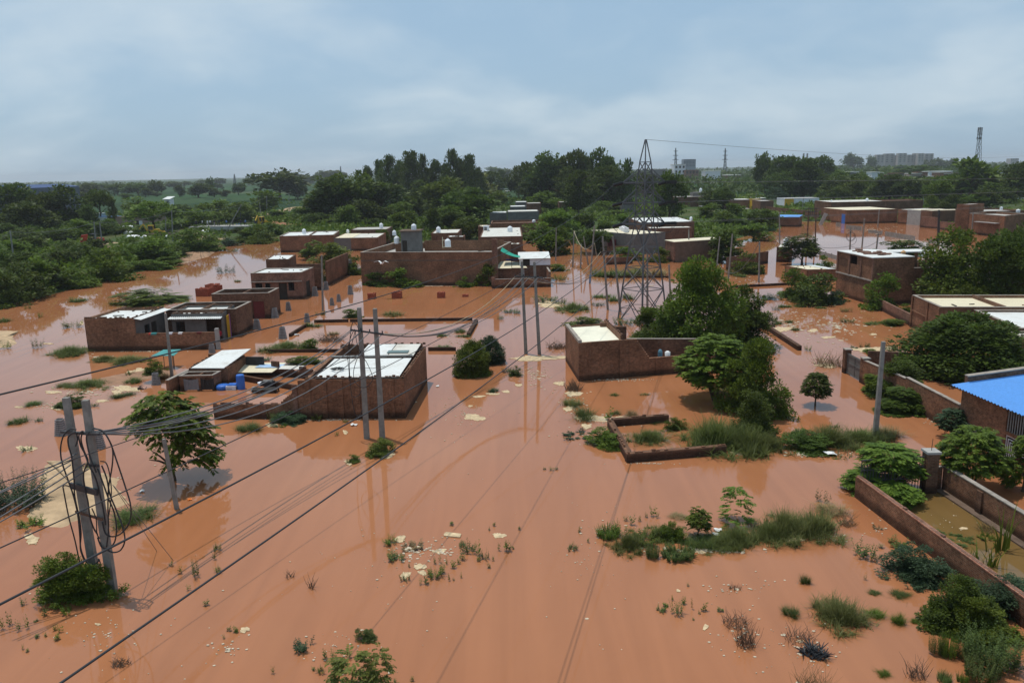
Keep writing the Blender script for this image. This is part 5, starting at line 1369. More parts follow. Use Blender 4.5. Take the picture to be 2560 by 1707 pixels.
for x,yb,yt,w,k,mt in((800,720,325,400,'broad','D'),(960,690,305,280,'broad','M'),(1130,700,380,380,'broad','D'),(640,720,500,300,'broad','D'),(1480,620,370,220,'broad','D'),(1740,670,365,330,'broad','M'),(1960,770,440,360,'broad','D'),(1000,760,540,320,'broad','D'),(1330,720,560,230,'broad','M'),(1490,680,490,170,'round','D'),(1760,800,590,230,'broad','M'),(1800,830,640,200,'broad','D'),(1950,890,690,230,'broad','D'),(400,740,600,280,'bush','M'),(530,780,660,270,'bush','D'),(650,790,700,240,'bush','M'),(170,720,620,210,'bush','M'),(1220,750,600,220,'round','D'),(2240,520,450,160,'round','D'),(2160,480,280,220,'broad','D'),(2240,430,245,100,'poplar','D'),(1130,780,690,200,'bush','D'),(900,790,700,180,'bush','D'),(1600,660,540,180,'bush','Y')):
 tr('z2',x,yb,yt,w,k,mt,'green tree in the thick wood behind the back row of houses',group=GW,lod='m')
tr('z2',830,790,580,170,'round','B','lighter green tree at the wood edge, left of the middle roof tank')
tr('z2',1345,830,630,210,'round','M','round green tree just left of the grey stair head tank')
tr('z2',1615,850,590,190,'cone','D','very dark cone shaped tree right of the stair head tank')
tr('z2',2020,520,268,290,'broad','Y','yellowish green tree standing out below the tall grove')
tr('z2',2200,580,450,150,'round','M','green tree beside the pale house roofs right of the yellowish tree')
tr('z2',140,875,745,200,'bush','M','green bush on the bank right of the yellow excavator','bush','bush')
tr('z2',60,910,775,160,'bush','M','round bush hanging over the channel left of the row house','bush','bush')
tr('z2',512,1055,878,170,'fern','M','leafy tree on a flooded lane in front of the long row house',lod='m')
tr('z2',690,1110,928,250,'broad','Y','yellowish leafy tree inside the broken courtyard walls')
tr('z2',930,1190,1040,140,'bush','M','dark bush at the left corner of the long brick building','bush','bush')
tr('z2',985,1235,1100,40,'cone','Y','yellowing creeper on the left corner of the long brick building','creeper','plant')
tr('z2',655,1255,1080,90,'cone','D','thin dark tree beside the leaning grey pole',lod='m')
tr('z2',1150,910,788,110,'round','M','small tree against the grey wall left of the stair head')
for x,yb,yt,w,mt,lb in((1340,1308,1150,260,'M','largest green bush against the long brick wall'),(1120,1295,1190,180,'D','dark low bush at the left foot of the long brick wall'),(1570,1250,1150,110,'D','dark bush at the middle of the long brick wall'),(1215,1280,1190,120,'D','low bush just left of the largest bush on the brick wall'),(1830,1280,1150,140,'D','dark leafy bush right of middle on the long brick wall'),(1905,1303,1215,120,'M','small green bush standing in water before the long brick wall'),(2115,1293,1090,170,'M','tall green bush at the right foot of the long brick wall')):
 tr('z2',x,yb,yt,w,'bush',mt,lb,'bush','bush',lod='m')
GG='big dark trees of the centre grove'
for x,yb,yt,w,k in((160,560,215,220,'broad'),(330,570,132,290,'broad'),(440,560,150,180,'poplar'),(570,570,118,240,'broad'),(690,570,125,190,'poplar'),(780,570,110,230,'broad'),(870,580,130,190,'poplar'),(240,570,280,230,'broad'),(480,580,260,240,'broad'),(820,590,250,260,'broad'),(950,590,250,170,'broad'),(60,520,250,180,'round')):
 tr('z3',x,yb,yt,w,k,'D','big dark tree in the grove on the skyline left of the pylon',group=GG,lod='m')
tr('z3',1042,590,162,130,'poplar','D','slender dark tree standing apart between the centre grove and the pylon')
tr('z3',605,660,250,280,'poplar','D','tall drooping dark tree in front of the centre grove')
tr('z3',312,640,458,260,'broad','M','yellowish green tree below the centre grove, over the grey houses')
tr('z3',425,860,615,280,'broad','B','bright green tree at the head of the flooded lane')
tr('z3',260,1005,732,370,'broad','M','large round green tree beside the white shed')
tr('z3',430,1005,780,190,'broad','M','right hand half of the dark tree pair beside the flooded lane')
tr('z3',650,830,655,170,'round','D','dark tree on the right side of the flooded lane')
tr('z3',740,1000,800,240,'broad','D','dark tree among the leaning poles')
tr('z3',850,860,715,130,'round','M','small green tree at the field edge above the leaning poles')
for x,yb,yt,w,mt in((820,640,545,220,'M'),(1000,640,580,170,'U'),(1000,830,670,180,'M'),(930,690,620,200,'M'),(110,640,560,160,'M'),(260,690,600,200,'M'),(1310,680,590,120,'M')):
 tr('z3',x,yb,yt,w,'bush',mt,'green bush in the fields left of the pylon','bush','bush','bushes in the fields by the pylon',lod='m')
tr('z3',1430,720,300,230,'broad','D','dark tree seen right behind the pylon arms')
tr('z3',1210,500,300,170,'broad','D','dark tree seen through the pylon frame')
for x,yb,yt,w,mt,k,lb in((1820,600,440,200,'D','broad','dark tree right of the small rooftop tank beyond the pylon'),(1930,620,418,150,'D','broad','upright dark tree beside the brown brick block beyond the pylon'),(1820,700,568,220,'M','bush','wide green bush below the brown brick block'),(1950,790,650,190,'M','bush','green bush between two thin poles right of the pylon'),(2030,690,550,130,'M','round','small round tree at the end of the field wall right of the pylon'),(2062,790,690,160,'D','bush','dark bush below the small round tree right of the pylon'),(2200,880,738,240,'B','broad','bright green tree above the wall right of the brown house'),(2290,790,620,220,'D','broad','dark tree left of the pond shed'),(1985,1080,828,280,'D','broad','dark tree right of the brown plastered house'),(1730,800,738,140,'M','bush','green bush over the pale yellow roof'),(2130,1185,1010,190,'M','bush','leafy bush in front of the yard wall between poles'),(1340,1080,960,150,'M','bush','bush at the left side of the brown plastered house'),(1000,1060,960,200,'M','bush','bush in front of the grey pylon house')):
 tr('z3',x,yb,yt,w,k,mt,lb,'tree' if k!='bush' else 'bush','tree' if k!='bush' else 'bush',lod='m')
GR='tall dark grove on the right skyline'
for x,yb,yt,w in((-30,700,345,160),(70,720,395,210),(200,720,375,240),(300,720,390,210),(390,720,400,180),(475,640,365,200),(130,730,500,200),(420,700,480,200)):
 tr('z4',x,yb,yt,w,'broad','D','tall dark tree in the grove on the skyline right of the pylon',group=GR,lod='m')
GM='trees scattered behind the pond houses'
for x,yb,yt,w,k,mt in((640,730,540,250,'broad','D'),(830,720,512,200,'broad','D'),(935,730,572,160,'broad','D'),(1100,745,530,210,'broad','D'),(1265,750,555,170,'broad','D'),(1370,740,600,180,'round','D'),(1560,830,600,220,'broad','M'),(1700,760,570,200,'broad','D'),(2050,780,600,220,'broad','D'),(2250,760,440,260,'broad','D'),(2330,730,412,180,'broad','D'),(2140,780,640,170,'broad','D'),(740,740,640,130,'bush','M'),(500,730,640,130,'bush','M'),(1680,880,700,140,'broad','D'),(1470,860,720,130,'bush','M'),(60,740,640,150,'bush','U'),(980,740,600,160,'broad','M'),(1960,830,660,200,'broad','D'),(770,735,560,180,'broad','D'),(1180,740,580,160,'broad','M')):
 tr('z4',x,yb,yt,w,k,mt,'dark green tree in the belt behind the pond side houses',group=GM,lod='m')
rr=random.Random(31)
for k in range(46):
 x=rr.uniform(440,2330);yb=rr.uniform(690,760);tr('z4',x,yb,yb-rr.uniform(110,210),rr.uniform(130,230),('broad','round','broad','bush')[k%4],'D' if k%3 else 'M','dark green tree in the belt behind the pond side houses',group=GM,lod='m')
tr('z4',1825,760,403,320,'broad','M','huge round topped tree below the lattice mast')
tr('z4',1600,890,768,140,'round','D','small ball shaped tree left of the brick tower block')
tr('z4',1885,830,690,250,'broad','B','bright green tree above the brick tower block')
GD_='distant trees at the far settlement'
for x,yb,yt,w in((730,450,330,60),(775,450,340,120),(690,490,420,120),(940,440,345,70),(1240,520,430,190),(1345,560,438,270),(910,520,450,120),(1030,520,430,110),(1680,440,368,100),(2020,480,430,70),(1520,440,362,140),(205,390,345,60),(880,560,500,150),(1150,500,440,100),(1440,480,430,110),(600,560,455,50),(2130,540,490,70),(2230,480,440,80),(1420,560,480,140)):
 tr('z4',x,yb,yt,w,'round','D','hazy tree rising among the far settlement on the right',group=GD_,lod='f')
tr('t',1270,600,470,350,'bush','D','wide dark bush behind the two storey house roof','bush','bush',lod='m')
tr('t',245,690,390,290,'fern','D','dark leafy tree hanging over the pond left of the two storey house',lod='m')
tr('t',450,760,620,150,'bush','M','bush leaning over the small cream roof','bush','bush',lod='m')
tr('z4',1760,1720,1022,600,'broad','M','large bright crowned tree right of the two storey house',lod='n')
tr('z4',2230,1800,1090,480,'broad','D','large dark tree at the right edge behind the white roofs',lod='n')
tr('z4',2350,1500,965,260,'broad','D','dark tree at the right edge below the balcony block',lod='m')
tr('z4',2000,1780,1380,420,'broad','M','mid green tree between the two large trees on the right',lod='n')
for x,yb,yt,w,mt,lb in((230,395,165,200,'M','green bush in front of the small cream roofed house'),(450,440,175,330,'D','big dark bush left of the two storey house'),(320,390,240,300,'M','wide low green bush along the pond wall'),(1065,490,215,230,'M','green creeper bush against the front of the two storey house'),(1235,530,440,150,'M','low bush behind the broken street wall'),(610,445,330,140,'U','pale bush at the left foot of the two storey house')):
 tr('y4',x,yb,yt,w,'bush',mt,lb,'bush','bush',lod='m')
tr('y4',1780,1160,385,1060,'dome','D','very large spreading feathery tree over the street wall on the right',lod='n')
tr('y4',1180,1300,960,440,'scrub','D','dark feathery shrub hanging over the street wall beside the grey gate','shrub','bush',lod='n')
tr('y3',1690,640,-370,660,'dome','M','tall dark feathery tree inside the yard beside the cream roofed room',lod='n')
tr('y3',2090,560,60,430,'scrub','D','dark feathery tree right of the tallest tree, over the low street wall',lod='n')
tr('y3',1270,500,195,330,'scrub','M','leafy bush under the left side of the tallest tree','bush','bush',lod='n')
tr('y3',1480,620,200,460,'scrub','D','dark lower tree under the tallest tree, over the yard wall',lod='n')
tr('y3',1850,1030,438,520,'layer','M','flat layered umbrella tree with several thin stems in the flood',lod='n',tk='multi')
tr('y3',2230,1200,490,470,'scrub','M','tall loose leafy tree right of the layered umbrella tree',lod='n')
tr('y3',2210,1390,950,420,'scrub','D','dense dark shrub below the loose leafy tree','shrub','bush',lod='n')
tr('y4',430,1365,1058,200,'layer','D','small layered tree with a thin trunk standing alone in the flood',lod='n')
tr('y3',650,350,262,260,'bush','Y','brownish green bush behind the cream roof','bush','bush',lod='m')
tr('y3',1020,340,250,160,'weed','GD','grey green weeds at the foot of the pylon','weed_clump','weeds')
tr('y1',1590,1750,900,600,'palmate','M','spreading tree with long leaf sprays standing in the flood at left',lod='n')
tr('y2',1980,810,430,330,'dome','M','dense green bush, left of the two standing in open water at centre','bush','bush',lod='n')
tr('y2',2130,700,405,250,'dome','U','airy grey green bush, right of the two standing in open water at centre','bush','bush',lod='n')
tr('r',470,1290,845,600,'fern','B','leafy bright green tree over the yard gate at lower right','tree','tree',lod='n',tk='multi')
tr('r',1270,1260,660,480,'layer','B','young layered tree with thin stems in the flooded lane by the blue roof',lod='n',tk='multi')
tr('r',1085,760,470,220,'layer','U','small pale feathery tree against the wall of the blue roofed house',lod='n')
tr('r',1790,1290,690,330,'fern','M','leafy tree cut by the right picture edge in front of the grille gate',lod='n')
tr('r',640,520,260,360,'mass','D','dark bush hanging over the brick street wall near the tall pole','bush','bush',lod='n')
tr('r',330,340,130,240,'mass','M','green bush at the foot of the street wall behind the tall pole','bush','bush',lod='n')
UG=[(1850,1490,1050,660,'meadow','GS','wide bed of long green reeds under the layered umbrella tree'),(2150,1520,1150,520,'meadow','GS','dark reed bed below the dense dark shrub'),(1240,1420,1230,380,'meadow','GS','grey green shrub inside the low plot wall'),(1490,1300,1170,160,'bush','M','small bush at the back corner of the low plot wall'),(2060,1440,1130,440,'meadow','GD','dark grass between the loose leafy tree and the low plot wall'),(2330,1500,1250,380,'meadow','GS','grass bed on the scum line right of the dense dark shrub'),(1280,1230,1160,180,'grass','GD','grass tuft growing over the back of the low plot wall'),(840,1440,1275,280,'bush','B','bright round bush at the left end of the low plot wall'),(620,1370,1290,260,'weed','U','pale grey green weeds left of the bright round bush'),(665,1200,1070,280,'grass','GD','wide grass clump on the scum line below the cream roofed room'),(545,1080,950,160,'grass','G','upright grass at the corner of the scum line'),(870,1200,1070,110,'sprig','M','young broadleaf plant on the pale scum'),(1080,1180,1090,130,'grass','DR','dry brown grass right of the young broadleaf plant'),(940,1160,1100,100,'grass','G','pale grass tuft right of the broadleaf plant'),(940,985,940,80,'grass','GD','small grass tuft in open water before the brick wall, left'),(1210,980,945,75,'grass','G','small grass tuft in open water before the brick wall, right'),(1940,960,900,260,'grass','GD','grass under the stems of the layered umbrella tree')]
for x,yb,yt,w,k,mt,lb in UG:tr('y3',x,yb,yt,w,k,mt,lb,{'bush':'bush','meadow':'reed_bed','scrub':'reed_bed','reed':'reed_bed','grass':'grass_clump','weed':'weed_clump','sprig':'plant'}[k],{'bush':'bush','meadow':'reeds','scrub':'reeds','reed':'reeds','grass':'grass','weed':'weeds','sprig':'plant'}[k],lod='n')
U4=[(370,170,-20,340,'meadow','GS','tall green reed bed left of the tall right hand pole'),(570,150,10,290,'meadow','GS','low green reeds at the foot of the tall right hand pole'),(740,110,5,200,'grass','DR','dry yellowish reeds right of the tall right hand pole'),(690,130,20,130,'reed','GD','green reeds just right of the tall pole'),(250,180,60,260,'bush','D','dark bush at the left end of the tall reed bed')]
for x,yb,yt,w,k,mt,lb in U4:tr('x4',x,yb,yt,w,k,mt,lb,'reed_bed' if k in('reed','scrub','meadow')else('bush' if k=='bush' else 'grass_clump'),'reeds' if k in('reed','scrub','meadow')else('bush' if k=='bush' else 'grass'),lod='n')
# ---------------------------------------------------------------- poles, pylon and wires
def pole(c,xb,yb,xt,yt,label,w=.30,ww=.20,mat=None,group=None,base=None,name='utility_pole',extra=()):
 b=base or g(c,xb,yb);t=top(b,c,xt,yt)
 T=thing(name,label,'pole',b,group)
 m=MB();ax=(t-b).normalized();u=Vector((1,0,0))-ax*ax.x;u.normalize();v=ax.cross(u)
 b2=b-ax*.8
 def ring(p,a,d):return[p-u*a-v*d,p+u*a-v*d,p+u*a+v*d,p-u*a+v*d]
 m.hexa(ring(b2,w/2,ww/2)+ring(t,w*.34,ww*.42));m.build('shaft',mat or CONC,T)
 return T,b,t
def arm(T,p,d,L,w=.09,mat=None,name='crossarm'):
 p,d=Vector(p),Vector(d).normalized();m=MB();m.bar(p-d*L/2,p+d*L/2,w,w);return m.build(name,mat or DSTEEL,T)
def pins(T,pts,h=.16):
 m=MB()
 for p in pts:m.lathe(p,[(.02,-.02),(.045,.03),(.03,.07),(.05,.1),(.03,h)],8)
 m.build('insulator',BLACKP,T)
def catenary(a,b,sag,n=24):
 a,b=Vector(a),Vector(b)
 return[a.lerp(b,i/n)-Vector((0,0,sag*4*(i/n)*(1-i/n)))for i in range(n+1)]
def cable(name,label,pts,r,mat,group=None,cat='cable'):
 m=MB();m.tube(pts,r,6);return m.build(name,mat,org=pts[0],smooth=True,label=label,cat=cat,group=group)
A1,a1b,a1t=pole('a',352,1452,131,98,'nearest left concrete pole of the cable hung pair, foot in a bush',.36,.25)
A2,a2b,a2t=pole('a',470,1497,272,116,'nearest right concrete pole of the cable hung pair, foot in clear water',.36,.25)
def onp(b,t,f):return Vector(b).lerp(Vector(t),f)
def fr_at(b,t,c,x,y):
 best=min(range(101),key=lambda k:abs(proj(onp(b,t,k/100))[1]-N(c,x,y)[1]));return best/100
fA=fr_at(a1b,a1t,'a',180,345);fA2=fr_at(a2b,a2t,'a',300,350)
pa1,pa2=onp(a1b,a1t,fA),onp(a2b,a2t,fA2)
dA=(pa2-pa1).normalized()
m=MB();m.bar(pa1-dA*.5-Vector((0,.2,0)),pa2+dA*.75-Vector((0,.2,0)),.1,.1);m.build('crossarm',DSTEEL,A1)
q1,q2=onp(a1b,a1t,fr_at(a1b,a1t,'a',200,730)),onp(a2b,a2t,fr_at(a2b,a2t,'a',330,770))
m=MB();m.bar(q1-dA*.45-Vector((0,.22,0)),q2+dA*.1-Vector((0,.22,0)),.09,.26);m.build('bracket',DSTEEL,A1)
q1,q2=onp(a1b,a1t,fr_at(a1b,a1t,'a',220,920)),onp(a2b,a2t,fr_at(a2b,a2t,'a',380,960))
m=MB();m.bar(q1-dA*.4-Vector((0,.22,0)),q2+dA*.2-Vector((0,.22,0)),.07,.09);m.build('bracket',RUSTY,A1)
q3=onp(a2b,a2t,fr_at(a2b,a2t,'a',385,575));m=MB();m.bar(q3-dA*.1-Vector((0,.22,0)),q3+dA*.45-Vector((0,.22,0)),.08,.1);m.build('bracket',DSTEEL,A2)
def loop(px,y0,label,r=.032,mat=None):
 pts=[at('a',x,y,y0+dy)for x,y,dy in px]
 P_=[]
 for i in range(len(pts)-1):
  p0,p1,p2,p3=pts[max(i-1,0)],pts[i],pts[i+1],pts[min(i+2,len(pts)-1)]
  for k in range(6):
   t=k/6;P_.append(.5*((2*p1)+(p2-p0)*t+(2*p0-5*p1+4*p2-p3)*t*t+(3*p1-p0-3*p2+p3)*t**3))
 P_.append(pts[-1]);cable('cable_loop',label,P_,r,mat or CABLE,'cable loops hanging on the nearest pole pair')
ya_=a2b.y-.3
LC='thick black cable loop hanging in the tangle on the nearest pole pair'
loop([(320,325,0),(390,335,0),(440,400,-.1),(470,480,0),(465,600,.1),(440,750,.1),(435,900,0),(440,1050,0),(425,1180,0)],ya_,LC)
loop([(330,318,.1),(400,345,.1),(450,420,0),(500,560,0),(560,740,0),(600,880,-.1),(595,990,0),(545,1070,0),(480,1105,0),(420,1085,.1),(395,1000,.1)],ya_,LC)
loop([(360,610,0),(400,720,-.1),(440,830,-.1),(480,930,0),(497,1040,0),(485,1140,0),(440,1190,0),(390,1180,.1),(360,1110,.2)],ya_,LC)
loop([(390,590,0),(425,680,0),(450,800,0),(490,900,0),(540,1030,-.1),(558,1130,-.1),(530,1200,0),(480,1220,0),(435,1205,.1)],ya_,LC)
loop([(380,560,0),(420,570,0),(445,640,0),(460,760,0),(455,860,.1),(440,960,.1)],ya_,LC,.025)
loop([(205,330,0),(165,325,0),(115,370,0),(92,460,0),(100,560,0),(140,680,0),(185,810,0),(215,940,0),(230,1080,0),(240,1200,0),(280,1290,0),(340,1305,.1),(375,1270,.2)],ya_+.1,LC)
loop([(200,345,0),(150,380,0),(148,440,0),(170,520,0),(180,600,0),(190,700,0),(195,820,0),(225,960,0),(240,1080,0),(235,1190,0),(262,1270,0)],ya_+.2,LC)
loop([(250,340,0),(225,370,0),(235,440,0),(265,500,0),(300,590,-.1),(345,680,-.1),(375,790,0),(400,900,0),(420,1020,0)],ya_+.1,LC)
loop([(255,340,0),(240,400,0),(260,480,0),(290,560,0),(260,640,.1),(265,740,.1),(290,850,.1),(305,960,.1),(330,1040,.1),(360,1090,.1)],ya_+.2,LC)
loop([(300,345,0),(280,380,0),(285,440,0),(310,540,-.1),(350,640,-.1)],ya_,LC)
loop([(205,350,0),(215,400,0),(200,450,0)],ya_+.2,LC)
loop([(318,900,0),(350,980,0),(355,1080,0),(375,1120,0)],ya_+.1,LC,.025)
loop([(365,1265,0),(380,1300,0),(370,1360,0),(350,1400,.1)],ya_+.2,LC,.025)
loop([(108,742,0),(130,735,0),(190,755,.1)],ya_+.1,'thin black pipe bend at the left of the nearest pole pair',.025)
loop([(108,742,0),(150,960,0),(195,1130,0),(240,1340,0)],ya_+.1,'thin straight black pipe left of the nearest pole pair',.028)
pole('x1',1142,442,1058,-8,'single leaning grey pole in front of the tree with long leaf sprays',.2,.2)
PL,plb,plt=pole('h',1032,957,957,240,'leaning grey pole in front of the far left white roofed house',.24,.2)
pole('z2',610,1522,598,1012,'grey pole with a yellow band standing among the block stacks',.24,.2)
B1,b1b,b1t=pole('y2',1011,1370,940,178,'left concrete pole of the pair before the sloping white roof',.36,.26)
B2,b2b,b2t=pole('y2',1152,1362,1084,188,'right concrete pole of the pair before the sloping white roof',.36,.26)
pb1,pb2=onp(b1b,b1t,fr_at(b1b,b1t,'y2',955,385)),onp(b2b,b2t,fr_at(b2b,b2t,'y2',1095,400))
dB_=(pb2-pb1).normalized();off=Vector((0,-.2,0))
m=MB();m.bar(pb1-dB_*.62+off,pb2+dB_*.5+off,.1,.1);m.build('crossarm',DSTEEL,B1)
BP=[pb1-dB_*.55+off,pb1+dB_*.08+off,pb1+dB_*(.62*(pb2-pb1).length)+off,pb2+dB_*.42+off]
pins(B1,[p+Vector((0,0,.05))for p in BP])
LB2='drooping service wire on the pole pair before the sloping white roof'
def loopB(px,y0,r=.022,mat=None):
 pts=[at('y2',x,y,y0)for x,y in px];P_=[]
 for i in range(len(pts)-1):
  p0,p1,p2,p3=pts[max(i-1,0)],pts[i],pts[i+1],pts[min(i+2,len(pts)-1)]
  for k in range(5):
   t=k/5;P_.append(.5*((2*p1)+(p2-p0)*t+(2*p0-5*p1+4*p2-p3)*t*t+(3*p1-p0-3*p2+p3)*t**3))
 P_.append(pts[-1]);cable('service_wire',LB2,P_,r,mat or CABLE,'drooping wires on the middle pole pair')
for px in([(900,375),(870,430),(845,520),(838,640),(848,760),(850,850)],[(905,380),(890,450),(862,560),(852,700),(860,860),(875,1000),(905,1150),(950,1155),(968,1110)],[(905,380),(920,500),(960,600),(1010,680),(1055,780),(1062,840),(1010,900),(950,900),(900,850),(890,760),(920,650),(960,570)],[(885,310),(870,350),(860,430),(850,560)],[(890,305),(920,340),(940,390)],[(880,980),(900,995),(940,975),(960,935)]):
 loopB(px,b1b.y-.25)
C1,c1b,c1t=pole('y3',127,598,89,-243,'left concrete pole of the pair on the pale scum line, centre',.34,.25)
C2,c2b,c2t=pole('y3',250,606,203,-238,'right concrete pole of the pair on the pale scum line, centre',.34,.25)
pc1,pc2=onp(c1b,c1t,fr_at(c1b,c1t,'c',700,1255)),onp(c2b,c2t,fr_at(c2b,c2t,'c',895,1265))
dC_=(pc2-pc1).normalized()
m=MB();m.bar(pc1-dC_*.8+off,pc2+dC_*.75+off,.1,.1);m.build('crossarm',DSTEEL,C1)
CP=[pc1-dC_*.72+off,pc1+dC_*.12+off,pc1+dC_*(.55*(pc2-pc1).length)+off,pc2+dC_*.3+off]
pins(C1,[p+Vector((0,0,.05))for p in CP])
LP={}
for k,(xb,yb,xt,yt,lb)in enumerate([(845,1392,805,820,'leaning grey pole left of the tall pole beside the pylon, foot in open water'),(944,1412,884,818,'leaning grey pole closest to the left leg of the pylon'),(704,1188,740,735,'tall grey pole with blue marked base, leaning right, left of the pylon'),(692,1042,655,820,'short pole leaning left behind the blue based pole'),(570,1062,580,776,'dark pole at the mouth of the flooded lane'),(632,1072,638,880,'short pole between the lane pole and the leaning pole'),(437,1010,441,750,'thin pole in front of the round tree beside the white shed'),(1480,1003,1480,765,'pole in front of the pale yellow roof, right of the pylon'),(1337,1308,1324,1040,'pole just right of the pylon legs beside the tall feathery tree'),(1432,1012,1440,850,'thin pole left of the pale yellow roof pole'),(1155,1392,1156,945,'grey pole seen through the middle of the pylon')]):
 LP[k]=pole('p',xb,yb,xt,yt,lb,.27,.22 if k!=6 else.1)
m=MB();T,b,t=LP[2];
for k in range(7):
 p=onp(b,t,.02+k*.02);m.box(p.x-.155,p.x+.155,p.y-.13,p.y+.13,p.z,p.z+.13)
m.build('painted_base',plain('pale_blue_paint',(.18,.27,.42),.7),T)
for k,(xb,yb,xt,yt,lb,r)in enumerate([(1862,1165,1895,845,'slim pole leaning right in front of the brown plastered house',.2),(1970,1252,2010,820,'slim pole leaning right beside the small plot wall',.22),(2250,1262,2258,890,'pole on the far side of the flooded lot below the bright tree',.22),(2222,592,2225,440,'thin pole in front of the tall dark grove right of the pylon',.2)]):
 LP[20+k]=pole('z3',xb,yb,xt,yt,lb,r,r)
RP,rpb,rpt=pole('x4',638,108,688,-468,'tall grey pole leaning right among reeds, right of centre',.3,.24)
for k,(xb,yb,xt,yt,lb,mt)in enumerate([(700,572,708,330,'pole with a wire ring in front of the two storey house roof',None),(815,522,840,252,'leaning pole in the bushes above the two storey house roof',None),(948,575,970,395,'short leaning pole right behind the two storey house roof',None),(965,332,980,165,'thin pole before the long pond house',None),(1537,512,1546,172,'thick black pole standing in the pond before the reddish wall',BLACKP),(1857,402,1870,192,'grey pole leaning right in front of the brick tower block',None),(35,492,32,195,'thin grey pole at the left end of the pond',None),(245,202,260,60,'thin pole in front of the white washed wall',None),(1397,162,1399,42,'thin pole behind the grey front across the pond',None)]):
 LP[40+k]=pole('t',xb,yb,xt,yt,lb,.26 if mt is None else.42,.22 if mt is None else.4,mt)
m=MB();T,b,t=LP[40];c0=onp(b,t,.62)
for rr_ in(.75,.9):m.tube([c0+Vector((rr_*math.cos(a),-.2,rr_*math.sin(a)))for a in np.linspace(0,6.283,20)],.035,5)
m.tube([c0+Vector((1.15*math.cos(a),-.2,-.7+1.0*math.sin(a)))for a in np.linspace(-1.5,1.2,12)],.03,5)
m.build('wire_ring',CABLE,T)
arm(T,onp(b,t,.85),(1,0,0),1.2)
for k in(41,42,44):T,b,t=LP[k];arm(T,onp(b,t,.93)-Vector((0,.15,0)),(1,.2,0),1.1)
f1b,f2b=g('t',308,400),g('t',372,505)
f1b=at('t',310,420,g('t',372,505).y);f1b.z=0
f2b=g('t',372,505);f1t,f2t=top(f2b,'t',312,150),top(f2b,'t',380,150)
T=thing('switch_frame','rusty two legged power frame with crossbars at the edge of the pond','power frame',f2b)
for b,t in((Vector((f1t.x,f2b.y,-.5)),f1t),(f2b,f2t)):m=MB();m.bar(b,t,.22,.22);m.build('leg',RUSTY,T)
m=MB()
for f in(.98,.9,.8,.66):m.bar(Vector((f1t.x-.8,f2b.y-.15,f1t.z*f)),Vector((f2t.x+.6,f2b.y-.15,f2t.z*f)),.12,.14)
for x in(.2,.5,.8):m.bar(Vector((f1t.x+(f2t.x-f1t.x)*x,f2b.y-.1,f1t.z*.8)),Vector((f1t.x+(f2t.x-f1t.x)*x,f2b.y-.1,f1t.z*.97)),.1,.1)
m.build('crossbar',DSTEEL,T)
for xb,yb,xt,yt,lb,w_ in[(134,968,92,645,'grey pole standing alone in bushes at the left edge'),(886,862,856,560,'left pole of the close pair on the left bank'),(944,872,908,565,'right pole of the close pair on the left bank'),(1580,802,1564,458,'tall pole on the left bank beside the bright acacia'),(1515,692,1508,510,'thin short pole behind the bright acacia'),(2192,595,2192,403,'upright pole behind the concrete bridge')]and[(134,968,92,645,'grey pole standing alone in bushes at the left edge',.3),(886,862,856,560,'left pole of the close pair on the left bank',.3),(944,872,908,565,'right pole of the close pair on the left bank',.3),(1580,802,1564,458,'tall pole on the left bank beside the bright acacia',.3),(1515,692,1508,510,'thin short pole behind the bright acacia',.22),(2192,595,2192,403,'upright pole behind the concrete bridge',.3)]:
 LP[lb]=pole('z1',xb,yb,xt,yt,lb,w_,.22)
LP['strut']=pole('z1',2020,735,2200,408,'pole leaning steeply across the end of the concrete bridge',.28,.22)
for xb,yb,xt,yt,lb in[(100,690,98,472,'pole right behind the yellow excavator'),(302,640,302,442,'pole on the earth road, left of the wood'),(440,610,440,440,'pole at the edge of the wood'),(50,668,30,530,'thin leaning pole left of the yellow excavator')]:
 LP[lb]=pole('z2',xb,yb,xt,yt,lb,.28,.22)
def hang(p,q,sag,label,r=.025,mat=None,group=None,name='overhead_wire'):
 cable(name,label,catenary(p,q,sag,16),r,mat or CABLEG,group,'wire')
tipof=lambda k:LP[k][2]
ks=['grey pole standing alone in bushes at the left edge','left pole of the close pair on the left bank','tall pole on the left bank beside the bright acacia','upright pole behind the concrete bridge','pole right behind the yellow excavator','pole on the earth road, left of the wood','pole at the edge of the wood']
off_l=at('z1',-300,780,tipof(ks[0]).y)
chain=[off_l]+[tipof(k)-Vector((0,0,.25))for k in ks]
for i in range(len(chain)-1):
 hang(chain[i],chain[i+1],.9,'grey wire sagging between the poles along the left bank',.035,group='wires along the left bank')
AP=[pa1-dA*.35+Vector((0,-.25,.02)),pa1+dA*.2+Vector((0,-.25,.02)),pa2+dA*.12+Vector((0,-.25,.02)),pa2+dA*.45+Vector((0,-.25,.02)),pa2+dA*.6+Vector((0,-.25,.02))]
G1='grey service cables between the nearest pair and the middle pair of poles'
for i,(p,q,s_)in enumerate([(AP[2],BP[0],1.0),(AP[2],BP[0]+Vector((.05,0,-.05)),1.25),(AP[3],BP[1],1.35),(AP[4],BP[2],1.6),(AP[1],BP[1]+Vector((0,0,-.05)),1.5),(AP[3],BP[3],1.9)]):
 hang(p,q,s_,'thick grey service cable sagging from the nearest pole pair to the middle pair',.028,CABLEG,G1,'service_cable')
G2='grey service cables between the middle pair and the centre pair of poles'
for i,(p,q,s_)in enumerate([(BP[3],CP[0],1.6),(BP[3],CP[1],1.9),(BP[2],CP[2],2.1),(BP[1],CP[3],2.2),(BP[2],CP[1],1.8)]):
 hang(p,q,s_,'grey service cable sagging from the middle pole pair to the centre pair',.026,CABLET if i==0 else CABLEG,G2,'service_cable')
dp=[]
T,b,t=LP[0];T2,b2,t2=LP[1]
ya2,yb2_=b.y,b2 .y
